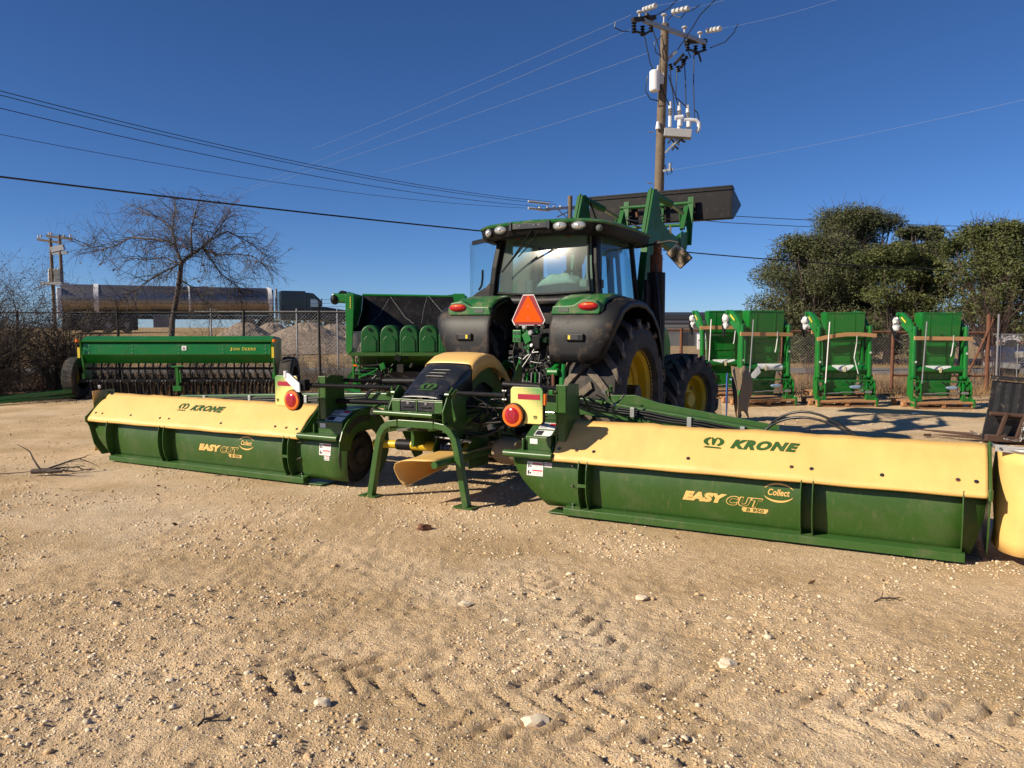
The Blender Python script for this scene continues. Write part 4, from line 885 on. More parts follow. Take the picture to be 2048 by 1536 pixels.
# ================================================================== GROUND
def vnoise(x, y, sc, seed, oct=1, rough=.5):
    out = np.zeros_like(x); amp = 1; tot = 0
    for o in range(oct):
        rs = np.random.RandomState(seed+o*17); T = rs.rand(256, 256)
        u = x/sc+o*31.7; v = y/sc+o*11.3; i = np.floor(u).astype(int); j = np.floor(v).astype(int); fu = u-i; fv = v-j
        fu = fu*fu*(3-2*fu); fv = fv*fv*(3-2*fv)
        g = lambda a, b: T[a % 256, b % 256]
        out += amp*((g(i, j)*(1-fu)+g(i+1, j)*fu)*(1-fv)+(g(i, j+1)*(1-fu)+g(i+1, j+1)*fu)*fv); tot += amp
        amp *= rough; sc /= 2.03
    return out/tot
def lug_track(x, y, path, hw, pitch, seed, flip=1):
    """row of tyre lug prints along a polyline path: returns depth map"""
    out = np.zeros_like(x); s0 = 0
    for (a, b) in zip(path, path[1:]):
        a = np.array(a); b = np.array(b); d = b-a; L = np.hypot(*d); d = d/L
        s = (x-a[0])*d[0]+(y-a[1])*d[1]; t = -(x-a[0])*d[1]+(y-a[1])*d[0]
        inside = (s > 0) & (s < L) & (np.abs(t) < hw)
        ss = s+s0+.03*(vnoise(x, y, .3, seed, 2)-.5)
        sd = np.sign(t); ph = ((ss+flip*np.abs(t)*.75+(sd > 0)*pitch*.5)/pitch) % 1
        bar = np.clip((.16-np.abs(ph-.5))/.07, 0, 1)*np.clip((hw-np.abs(t))/.04, 0, 1)*np.clip(np.abs(t)/.02, 0, 1)
        wgt = np.clip((vnoise(x, y, .45, seed+3, 2)-.24)/.2, 0, 1)*np.clip(s/.3, 0, 1)*np.clip((L-s)/.3+ (s0 > -1)*.3, 0, 1)
        out = np.where(inside, out-bar*.026*wgt+(.012*np.clip((np.abs(t)-hw*.75)/.04, 0, 1)+.006*np.clip(1-np.abs(ph-.1)/.2, 0, 1))*wgt, out); s0 += L
    return out
def spaced(fine0, fine1, st, grow, lo, hi):
    r = list(np.arange(fine0, fine1, st)); s = st
    while r[-1] < hi: s *= grow; r.append(r[-1]+s)
    l_ = [fine0]; s = st
    while l_[-1] > lo: s *= grow; l_.append(l_[-1]-s)
    return np.array(l_[:0:-1]+r)
TRACKS = [([(-1.5, 4.05), (-.2, 3.80), (1.1, 3.62), (2.4, 3.35)], .27, .15, 5, -1), ([(-.5, 3.32), (.9, 3.2), (2.0, 2.95)], .22, .15, 9, -1), ([(.15, 5.9), (.25, 5.0), (.55, 4.2), (.9, 3.6)], .17, .15, 12, 1), ([(2.2, 3.1), (3.2, 3.6), (3.9, 4.6)], .25, .17, 15, 1)]
def micro(x, y):
    r = np.hypot(x, y); near = np.clip(1.3-r/22, .12, 1)
    h = .050*(vnoise(x, y, 3.1, 1, 3)-.5)+.022*(vnoise(x, y, .55, 2, 3)-.5)+.030*(vnoise(x, y, .16, 3, 3, .65)-.5)*near+.022*(vnoise(x, y, .045, 4, 1)-.5)*near
    rg = np.clip(vnoise(x, y, 1.4, 8, 2)-.45, 0, 1)*2
    h += .030*rg*(np.abs(vnoise(x, y, .10, 6, 2)-.5))
    for k, (p, hw, pt, sd, fl) in enumerate(TRACKS): h += lug_track(x, y, p, hw, pt, sd, fl)
    flat = 1-.75*np.clip(1-np.abs(y-8.2-.5*(-x-.9)*1.0)/2.2, 0, 1)*(np.abs(x) < 7)
    return h*flat*np.clip((60-r)/30, 0, 1)
def ground_z(x, y): return gz(x, y)+micro(np.asarray(x, float), np.asarray(y, float))
def groundp(x, y):
    x = np.array([x]); y = np.array([y]); return float(ground_z(x, y)[0])
xs = spaced(-2.9, 2.9, .021, 1.026, -2500, 2500); ys = spaced(1.9, 5.2, .019, 1.022, -500, 4500)
X, Y = np.meshgrid(xs, ys); Z = ground_z(X, Y)
nx, ny = len(xs), len(ys); idx = np.arange(nx*ny).reshape(ny, nx)
F = np.stack([idx[:-1, :-1], idx[:-1, 1:], idx[1:, 1:], idx[1:, :-1]], -1).reshape(-1, 4)
def ground_material():
    m, n, l, b = new_mat('limestone_gravel_yard'); g = n.new('ShaderNodeNewGeometry'); pos = g.outputs['Position']
    def noise(sc, det=5, ro=.6):
        k = n.new('ShaderNodeTexNoise'); k.inputs['Scale'].default_value = sc; k.inputs['Detail'].default_value = det; k.inputs['Roughness'].default_value = ro; l.new(pos, k.inputs[0]); return k.outputs[0]
    def ramp(v, a, c, lo=0, hi=1):
        k = n.new('ShaderNodeMapRange'); k.inputs[1].default_value = a; k.inputs[2].default_value = c; k.inputs[3].default_value = lo; k.inputs[4].default_value = hi; l.new(v, k.inputs[0]); return k.outputs[0]
    def mix(f, a, c):
        k = n.new('ShaderNodeMix'); k.data_type = 'RGBA'
        if isinstance(f, float): k.inputs[0].default_value = f
        else: l.new(f, k.inputs[0])
        for i, v in ((6, a), (7, c)):
            if isinstance(v, tuple): k.inputs[i].default_value = rgb(v)
            else: l.new(v, k.inputs[i])
        return k.outputs[2]
    base = mix(ramp(noise(.9, 6), .4, .62), (.60, .425, .235), (.82, .60, .365))
    base = mix(ramp(noise(.33, 4), .50, .68, 0, .75), base, (.88, .72, .52))
    base = mix(ramp(noise(14, 6, .7), .45, .7, 0, .45), base, (.42, .29, .16))
    v = n.new('ShaderNodeTexVoronoi'); v.inputs['Scale'].default_value = 42; v.inputs['Randomness'].default_value = 1; l.new(pos, v.inputs[0])
    w2 = n.new('ShaderNodeTexWhiteNoise'); w2.noise_dimensions = '3D'; l.new(v.outputs['Position'], w2.inputs[0])
    st = n.new('ShaderNodeMath'); st.operation = 'MULTIPLY'; l.new(ramp(w2.outputs[0], .80, .84), st.inputs[0]); l.new(ramp(v.outputs['Distance'], .38, .30), st.inputs[1])
    base = mix(st.outputs[0], base, (.74, .62, .45))
    sp = n.new('ShaderNodeSeparateXYZ'); l.new(pos, sp.inputs[0])
    ad = n.new('ShaderNodeMath'); ad.operation = 'MULTIPLY_ADD'; l.new(noise(.35, 6, .7), ad.inputs[0]); ad.inputs[1].default_value = 7; l.new(sp.outputs[1], ad.inputs[2])
    # beyond the yard: leaf litter by the fence, then dry winter grass
    base = mix(ramp(ad.outputs[0], 22.0, 24.5, 0, .85), base, mix(ramp(noise(2.5, 6), .4, .65), (.13, .078, .042), (.34, .215, .105)))
    base = mix(ramp(sp.outputs[1], 26, 27.5), base, mix(ramp(noise(1.2, 6), .35, .65), (.26, .17, .078), (.46, .325, .17)))
    l.new(base, b.inputs['Base Color']); b.inputs['Roughness'].default_value = .95; b.inputs['Specular IOR Level'].default_value = .15
    h1 = n.new('ShaderNodeMath'); h1.operation = 'MULTIPLY_ADD'; l.new(noise(55, 4, .7), h1.inputs[0]); h1.inputs[1].default_value = 1.0
    h2 = n.new('ShaderNodeMath'); h2.operation = 'MULTIPLY'; l.new(st.outputs[0], h2.inputs[0]); h2.inputs[1].default_value = .8; l.new(h2.outputs[0], h1.inputs[2])
    bp = n.new('ShaderNodeBump'); bp.inputs['Strength'].default_value = 1; bp.inputs['Distance'].default_value = .03; l.new(h1.outputs[0], bp.inputs['Height']); l.new(bp.outputs[0], b.inputs['Normal'])
    return m
gm = ground_material()
go = np_mesh('ground', np.stack([X.ravel(), Y.ravel(), Z.ravel()], 1), F, gm, k=4, smooth=True); tag(go, kind='structure')
# road beyond the fence
rx = np.linspace(-120, 120, 121); ry = np.linspace(29.6, 34.6, 6); RX, RY = np.meshgrid(rx, ry); RZ = gz(RX, RY)+.05*np.sin((RY-29.6)/5*PI)+.012
ix = np.arange(RX.size).reshape(RX.shape); RF = np.stack([ix[:-1, :-1], ix[:-1, 1:], ix[1:, 1:], ix[1:, :-1]], -1).reshape(-1, 4)
tag(np_mesh('road', np.stack([RX.ravel(), RY.ravel(), RZ.ravel()], 1), RF, 'road', k=4, smooth=True), kind='structure')
# ------------------------------------------------------------------ loose stones
M['stoneA'] = mat('pale_limestone', (.72, .60, .43), .9, var=.12, vs=30, objc=False, bump=.002, bs=90); M['stoneB'] = mat('tan_limestone', (.60, .42, .23), .92, var=.2, vs=30, objc=False, bump=.002, bs=90)
def icos(sub):
    import bmesh
    bm = bmesh.new(); bmesh.ops.create_icosphere(bm, subdivisions=sub, radius=1); V = np.array([v.co[:] for v in bm.verts]); F_ = np.array([[v.index for v in f.verts] for f in bm.faces]); bm.free(); return V, F_
def scatter(n, rmin, rmax, dmin, dmax, sub, seed, clump=True, xspan=.72):
    rs = np.random.RandomState(seed); V, F_ = icos(sub); d = dmin*(dmax/dmin)**rs.rand(n*3); x = (rs.rand(n*3)*2-1)*xspan*(d+.6); y = d
    keep = np.ones(len(x), bool)
    if clump: keep = vnoise(x, y, .8, 77, 3) > .36+.30*rs.rand(len(x))
    x, y = x[keep][:n], y[keep][:n]; k = len(x)
    z = ground_z(x, y); r = rmin*(rmax/rmin)**(rs.rand(k)**2.0)
    sc = np.stack([r*(.75+.6*rs.rand(k)), r*(.7+.5*rs.rand(k)), r*(.40+.35*rs.rand(k))], 1); a = rs.rand(k)*2*PI
    vv = V[None]*(1+.62*(rs.rand(k, len(V), 1)-.5))*sc[:, None]; c, s_ = np.cos(a)[:, None], np.sin(a)[:, None]
    P = np.stack([vv[..., 0]*c-vv[..., 1]*s_+x[:, None], vv[..., 0]*s_+vv[..., 1]*c+y[:, None], vv[..., 2]+(z+sc[:, 2]*.25)[:, None]], -1)
    FF = F_[None]+(np.arange(k)*len(V))[:, None, None]; mi = np.repeat((rs.rand(k) < .6).astype(int), len(F_))
    return P.reshape(-1, 3), FF.reshape(-1, 3), mi
parts_ = [scatter(260, .014, .024, 2.2, 9, 2, 1), scatter(6000, .006, .015, 2.1, 12, 1, 7), scatter(26000, .003, .011, 2.0, 10, 1, 2), scatter(11000, .006, .018, 5, 22, 1, 3), scatter(26000, .0025, .007, 1.9, 6, 1, 4, False)]
Vs = []; Fs = []; Ms = []; off = 0
for V, F_, mi in parts_: Vs.append(V); Fs.append(F_+off); Ms.append(mi); off += len(V)
tag(np_mesh('gravel', np.concatenate(Vs), np.concatenate(Fs), ['stoneB', 'stoneA'], mi=np.concatenate(Ms)), 'loose limestone gravel scattered over the yard', 'gravel', kind='stuff')
# a few big stones one can point at
for k, (px, py, r, lab) in enumerate(((1070, 1471, .045, 'largest pale stone at the bottom of the tyre tracks'), (1452, 1349, .038, 'flat pale stone right of the tyre tracks'), (645, 1432, .032, 'pale stone at the left end of the chevron tyre prints'), (930, 1222, .030, 'pale rounded stone above the tyre tracks near the middle'), (1283, 1207, .034, 'pale stone between the tracks and the right mower half'), (848, 1062, .05, 'reddish brown clod lying in front of the mower stand'))):
    dd = 1.75*1600/(py-655); p = at(px, py, dd); m = MB(); V, F_ = icos(2); q = random.Random(k)
    m.add([Vector(v)*r*(1+.5*(q.random()-.5)) for v in V], [tuple(f) for f in F_]); m.v = [(v[0]*1.25, v[1], v[2]*.62) for v in m.v]
    o = m.build('stone', 'stoneA' if k < 5 else 'rust', smooth=25); o.location = (p.x, p.y, groundp(p.x, p.y)+r*.3); tag(o, lab, 'stone', 'single stones on the yard')
# ------------------------------------------------------------------ plants
def strips(pts_list, radii, name, mats, parent=None, mi=None, sides=3):
    """many thin twigs as one mesh; each a list of points and two radii"""
    V = []; F_ = []; MI = []; o = 0
    ang = [2*PI*j/sides for j in range(sides)]
    for q, (P, (r0, r1)) in enumerate(zip(pts_list, radii)):
        k = len(P)
        for i, p in enumerate(P):
            t = (P[min(i+1, k-1)]-P[max(i-1, 0)]); t = t/(np.linalg.norm(t)+1e-9)
            a = np.array([0, 0, 1.]) if abs(t[2]) < .9 else np.array([1., 0, 0]); u = np.cross(t, a); u /= np.linalg.norm(u); v = np.cross(t, u); r = r0+(r1-r0)*i/(k-1)
            for g_ in ang: V.append(p+(u*math.cos(g_)+v*math.sin(g_))*r)
        for i in range(k-1):
            for j in range(sides):
                F_.append((o+i*sides+j, o+i*sides+(j+1) % sides, o+(i+1)*sides+(j+1) % sides, o+(i+1)*sides+j)); MI.append(0 if mi is None else mi[q])
        o += k*sides
    return np_mesh(name, np.array(V), np.array(F_), mats, parent, k=4, mi=MI if mi is not None else None, smooth=sides > 3)
def grow(rs, p, d, L, r, lev, out, rad, wig=.35, droop=0, nsub=(3, 6), spread=.8):
    k = 6; pts = [p.copy()]; dd = d.copy()
    for i in range(k-1):
        dd = dd+rs.randn(3)*wig*.3; dd[2] -= droop*(i/k); dd /= np.linalg.norm(dd); pts.append(pts[-1]+dd*L/(k-1))
    out.append(np.array(pts)); rad.append((r, r*.55 if lev > 0 else r*.35))
    if lev > 0:
        for _ in range(rs.randint(*nsub)):
            i = rs.randint(1, k); q = pts[i]; nd = (pts[i]-pts[i-1]); nd /= np.linalg.norm(nd); nd = nd+rs.randn(3)*spread*.6; nd /= np.linalg.norm(nd)
            grow(rs, np.array(q), nd, L*rs.uniform(.42, .72), max(.0028, r*.5), lev-1, out, rad, wig*1.15, droop*1.2, nsub, spread)
def leaves(c, n, sx, sy, sz, size, seed):
    """leaf clumps through an ellipsoid's volume, carved by noise"""
    rs = np.random.RandomState(seed); p = rs.randn(n*2, 3); p /= np.linalg.norm(p, axis=1)[:, None]; p *= (rs.rand(n*2, 1)**.42)
    k = vnoise(p[:, 0]*sx+c[0]+p[:, 2]*sz*.7, p[:, 1]*sy+p[:, 2]*sz, .55, seed+5, 2) > .36; p = p[k][:n]
    return p*np.array([sx, sy, sz])+np.array(c)
def leaf_mesh(P, size, rs):
    n = len(P); u = rs.randn(n, 3); u[:, 2] *= .7; u /= np.linalg.norm(u, axis=1)[:, None]; v = np.cross(u, rs.randn(n, 3)); v /= np.linalg.norm(v, axis=1)[:, None]
    L = size*(.5+1.0*rs.rand(n, 1)**1.5); W = L*.42
    return np.stack([P-u*L, P+v*W, P+u*L, P-v*W], 1).reshape(-1, 3), np.arange(n*4).reshape(n, 4)
def tree(name, base, height, rx, ry, blobs, nleaf, seed, leafmat, label, trunks=3, leafsize=.058, low=.1):
    rs = np.random.RandomState(seed); T = empty(name, base, 0, label, 'tree', 'evergreen trees behind the right fence')
    B = []; Ps = []
    for k in range(blobs):
        a = rs.rand()*2*PI; h = min(.93, low+(1-low)*rs.rand()**.8); prof = math.sin(PI*min(1, .22+h*.74))**.55
        rr = prof*(.15+.80*rs.rand()**.6); c = np.array([rx*rr*math.cos(a), ry*rr*math.sin(a), height*h*.9]); s_ = rs.uniform(.20, .36)*rx*(1.1-.35*h)
        B.append((c, s_)); Ps.append(leaves(c, int(nleaf/blobs), s_*1.15, s_*1.15, s_*.8, leafsize, seed*50+k))
    V, F_ = leaf_mesh(np.concatenate(Ps), leafsize, rs); np_mesh('crown', V, F_, leafmat, T, k=4)
    out = []; rad = []
    for k in range(trunks):
        p = np.array([rs.uniform(-.3, .3), rs.uniform(-.3, .3), -.1]); d = np.array([rs.uniform(-.35, .35), rs.uniform(-.2, .2), 1]); grow(rs, p, d/np.linalg.norm(d), height*.38, height*.022, 1, out, rad, .3)
    for c, s_ in B[:int(blobs*.7)]:
        a = np.array([c[0]*.1, c[1]*.1, height*.22]); m_ = (a+c)/2+np.array([0, 0, .1*height])*rs.uniform(-.4, .6); out.append(np.array([a, (a+m_)/2+rs.randn(3)*.1, m_, (m_+c)/2+rs.randn(3)*.1, c])); rad.append((height*.011, height*.003))
    for c, s_ in B:
        for _ in range(7):
            d = rs.randn(3); d[2] = abs(d[2])*.8+.1; d /= np.linalg.norm(d); out.append(np.array([c, c+d*s_*.8, c+d*s_*1.45+rs.randn(3)*.07])); rad.append((.016, .006))
    strips(out, rad, 'trunk', 'bark', T, sides=5); return T
def gpt(x, y): return (x, y, float(gz(x, y)))
tree('evergreen_tree', gpt(15.7, 42), 7.3, 3.5, 3.2, 85, 95000, 11, 'leaf1', 'broad dark evergreen tree at the left end of the clump behind the upright loaders', low=.02)
tree('evergreen_tree', gpt(19.6, 46), 9.6, 3.9, 3.6, 100, 110000, 12, 'leaf1', 'tallest evergreen tree with a peaked top behind the middle loader', low=.05)
tree('evergreen_tree', gpt(18.2, 38.5), 6.3, 2.8, 2.6, 70, 75000, 13, 'leaf2', 'rounded olive evergreen tree standing nearest the fence between the two loader groups', low=.05)
tree('evergreen_tree', gpt(21.5, 42.5), 8.2, 2.0, 2.2, 56, 60000, 17, 'leaf1', 'slim grey green evergreen tree to the right of the tallest one', low=.12)
tree('live_oak_tree', gpt(21.9, 36.5), 7.2, 3.0, 2.8, 70, 70000, 24, 'leaf2', 'dark trunked green tree with sky showing through at the right edge', trunks=4, leafsize=.062, low=.22)
tree('live_oak_tree', gpt(27.3, 40), 7.6, 3.6, 3.2, 50, 50000, 15, 'leaf1', 'partly cut off green tree at the far right edge of the clump', trunks=3, low=.12)
# bare tree by the left fence
def bare_tree():
    rs = np.random.RandomState(5); T = empty('bare_tree', (-9.77, 23.2, 0), 0, 'leafless spreading tree behind the long green seed drill', 'tree'); b = np.array([-9.77, 23.2, 0])
    def w(px, py, dy=0): return np.array(at(px, py, 23.2+dy))-b
    main = [[w(343, 770), w(342, 700), w(345, 640), w(356, 580), w(363, 525)]]; r = [(.095, .07)]
    L = [([(363, 525), (352, 495), (338, 482), (300, 478), (262, 475), (230, 492), (198, 500)], (.055, .012), 0), ([(363, 525), (385, 508), (405, 495), (420, 480), (455, 462)], (.06, .02), .6), ([(405, 495), (430, 510), (470, 508), (505, 512), (535, 535)], (.035, .008), -.5),
         ([(352, 495), (345, 460), (320, 435), (290, 425), (262, 410)], (.035, .008), .8), ([(345, 460), (350, 420), (352, 395)], (.028, .006), -.3), ([(385, 508), (382, 460), (392, 420), (405, 385)], (.035, .007), -.8), ([(363, 525), (335, 540), (300, 560), (260, 585), (235, 605)], (.03, .006), -1), ([(363, 530), (330, 515), (290, 520), (255, 515)], (.03, .006), .9),
         ([(420, 480), (450, 440), (462, 420)], (.025, .006), .4), ([(405, 495), (440, 545), (470, 570), (500, 600)], (.03, .006), .7), ([(455, 462), (490, 480), (520, 500), (548, 540)], (.02, .005), 1.1), ([(360, 560), (385, 575), (410, 600), (430, 620)], (.025, .006), -.7), ([(198, 500), (180, 490), (165, 492)], (.01, .004), .1)]
    out = [np.array(main[0])]; rad = r[:]
    for P, rr, dy in L:
        k = len(P); pts = np.array([w(px, py, dy*i/(k-1)) for i, (px, py) in enumerate(P)]); out.append(pts); rad.append(rr)
        for i in range(k-1):
            seg = pts[i+1]-pts[i]
            for _ in range(17 if rr[0] > .02 else 11):
                t = rs.rand(); p = pts[i]+seg*t; d = seg/np.linalg.norm(seg)*.55+rs.randn(3)*.8; d[2] += .05; d /= np.linalg.norm(d)
                grow(rs, p, d, rs.uniform(.35, .95), .0085, 2, out, rad, .5, .14, (2, 4), 1.0)
    keep = [0]+[i for i in range(1, len(out)) if out[i][:, 2].max() < 5.62 or i < len(L)+1]; out = [out[i] for i in keep]; rad = [rad[i] for i in keep]
    tr = [out[0]]; strips(tr, rad[:1], 'trunk', 'bark', T, sides=8); strips(out[1:], rad[1:], 'crown', 'twig', T)
    P = np.concatenate([o[-1:] for o in out[20:]]); P = P[rs.rand(len(P)) < .05]; P = P[(P[:, 0] > .3) | (rs.rand(len(P)) < .35)]
    V, F_ = leaf_mesh(P, .05, rs); np_mesh('dead_leaves', V, F_, 'rust', T, k=4)
bare_tree()
def bush(name, x, y, r, h, n, seed, m, label, group=None, leafm=None, nl=0, lev=2, thin=.008, cat='bush'):
    rs = np.random.RandomState(seed); T = empty(name, (x, y, float(gz(x, y))), 0, label, cat, group); out = []; rad = []
    for k in range(n):
        a = rs.rand()*2*PI; d = np.array([math.cos(a)*rs.uniform(.1, .9)*r/h, math.sin(a)*rs.uniform(.1, .9)*r/h, 1.0]); d /= np.linalg.norm(d); p = np.array([rs.uniform(-.25, .25)*r, rs.uniform(-.25, .25)*r, -.05])
        grow(rs, p, d, h*rs.uniform(.55, 1.1), thin*1.6, lev, out, rad, .5, .06, (3, 5), 1.0)
    strips(out, rad, 'stems', m, T)
    if leafm:
        P = np.concatenate([o[1:] for o in out]); P = P[rs.choice(len(P), min(nl, len(P)), replace=False)]+rs.randn(min(nl, len(P)), 3)*.06
        V, F_ = leaf_mesh(P, .021, rs); np_mesh('foliage', V, F_, leafm, T, k=4)
    return T
for k, (x, y, r, h, lab) in enumerate(((-13.4, 20.2, 1.8, 2.7, 'tallest brown tangled bush at the left edge, beside the seed drill wheel'), (-11.9, 21.2, 1.3, 2.1, 'brown tangled bush rising behind the left wheel of the seed drill'), (-14.6, 21.8, 1.7, 2.6, 'brown bush cut off by the left edge of the view'), (-12.7, 19.2, 1.1, 1.5, 'low dense brown bush in front of the taller ones at the left edge'))):
    bush('bush', x, y, r, h, 105, 60+k, 'twig', lab, 'brown bushes at the left', 'brownleaf', 16000, 2, .008)
for k, (x, y, h, lab) in enumerate(((-8.6, 22.4, 1.3, 'low bare bush under the leafless tree, left of its trunk'), (-9.3, 24.2, 1.7, 'bare bush right behind the trunk of the leafless tree'), (-6.2, 22.6, 1.1, 'low bare bush at the right end of the seed drill'), (-5.0, 22.9, 1.0, 'low bare bush between the seed drill and the green harvester head'))):
    bush('bare_bush', x, y, 1.1, h, 16, 70+k, 'twig', lab, 'bare bushes along the left fence', None, 0, 2, .006)
bush('bare_bush', 14.6, 24.5, 1.3, 2.6, 22, 81, 'twigred', 'reddish leafless bush standing behind the leaning gate post', None, None, 0, 2, .007)
bush('bare_bush', 9.3, 24.8, .8, 1.1, 12, 82, 'twigred', 'small reddish leafless bush behind the middle of the pipe fence', None, None, 0, 2, .006)
for k, (x, y, lab) in enumerate(((12.1, 24.0, 'small dry shrub behind the pipe fence near the leaning brace'), (14.3, 21.2, 'small dry shrub growing at the foot of the gate'))):
    bush('dry_shrub', x, y, .5, 1.1, 10, 90+k, 'straw', lab, 'dry shrubs near the gate', None, 0, 2, .005)
# dry grass and leaf litter (stuff)
rs = np.random.RandomState(9); out = []
def blades(n, x0, x1, y0, y1, h0, h1, seed, w_=.004):
    rs = np.random.RandomState(seed); x = rs.uniform(x0, x1, n); y = rs.uniform(y0, y1, n); k = vnoise(x, y, 1.1, seed, 3) > .42+.2*rs.rand(n); x, y = x[k], y[k]; n = len(x)
    z = gz(x, y); h = rs.uniform(h0, h1, n); b = np.stack([x, y, z], 1); d = np.stack([rs.randn(n)*.45, rs.randn(n)*.45, np.ones(n)], 1)*h[:, None]; a = rs.rand(n)*PI; s_ = np.stack([np.cos(a), np.sin(a), 0*a], 1)*w_
    return np.stack([b-s_, b+s_, b+d], 1).reshape(-1, 3), np.arange(n*3).reshape(n, 3)
sets = [blades(26000, -19, -1, 20.6, 26.5, .12, .5, 21, .006), blades(20000, 2.5, 17, 20.2, 26.5, .08, .40, 22, .006), blades(16000, -24, 24, 26.5, 29.4, .06, .22, 23, .008), blades(9000, -28, 30, 35, 42, .08, .25, 24, .012), blades(5000, 5, 13.5, 18.2, 20.6, .03, .12, 25, .006)]
Vs = []; Fs = []; off = 0
for V, F_ in sets: Vs.append(V); Fs.append(F_+off); off += len(V)
tag(np_mesh('dry_grass', np.concatenate(Vs), np.concatenate(Fs), 'straw'), 'dry winter grass growing along the fence and in the field', 'grass', kind='stuff')
out = []; rad = []
for (n, x0, x1, y0, y1, h) in ((900, -19, -2, 20.8, 23.6, 1.0), (260, -19, -11, 20.6, 23.6, 1.7), (700, -19, -1, 23.6, 28.5, 1.1), (200, 3.5, 16, 21.3, 23.5, .5)):
    for k in range(n):
        p = np.array([rs.uniform(x0, x1), rs.uniform(y0, y1), 0]); d = np.array([rs.randn()*.6, rs.randn()*.4, 1.0]); d /= np.linalg.norm(d)
        p[2] = gz(p[0], p[1]); grow(rs, p, d, h*rs.uniform(.4, 1.1), .005, 1, out, rad, .6, .15, (2, 5), 1.2)
tag(strips(out, rad, 'dry_brush', 'twig'), 'tangled dry brush at the foot of the fence', 'brush', kind='stuff')
n = 7000; x = np.where(rs.rand(n) < .6, rs.uniform(-16, -2, n), rs.uniform(3, 16, n)); y = rs.uniform(18.3, 25.5, n); x2 = rs.uniform(-9, 7, 900); y2 = rs.uniform(4, 16, 900); k = vnoise(x2, y2, 1.2, 44, 3) > .56
x = np.concatenate([x, x2[k]]); y = np.concatenate([y, y2[k]]); V, F_ = leaf_mesh(np.stack([x, y, ground_z(x, y)+.018], 1), .026, rs); V[:, 2] = np.clip(V[:, 2], 0, 9)
tag(np_mesh('leaf_litter', V, F_, 'litter', k=4), 'dead leaves lying on the yard', 'leaves', kind='stuff')
# ================================================================== UPRIGHT LOADERS ON PALLETS
def pallet(x, y, rz, label):
    T = empty('pallet', (x, y, .01), rz, label, 'pallet', 'pallets under the upright loaders')
    for k in range(7):
        m = MB(); a = -.50+k*.158; m.box(-.68, .68, a, a+.10, .122, .142); m.build('board', 'pallet', T, bevel=.003)
    for k, xx in enumerate((-.66, -.04, .60)):
        for yy in (-.50, -.05, .38):
            m = MB(); m.box(xx, xx+.08, yy, yy+.12, .020, .120); m.build('block', 'pallet', T, bevel=.003)
    for yy in (-.50, -.05, .38):
        m = MB(); m.box(-.68, .68, yy+.005, yy+.105, 0, .018); m.box(-.68, -.2, yy-.012, yy-.001, .085, .12) if yy < -.4 else None; m.build('board', 'pallet', T, bevel=.003)
    m = MB(); m.box(-.68, .68, -.522, -.502, .098, .142); m.build('front_board', 'pallet', T, bevel=.003)
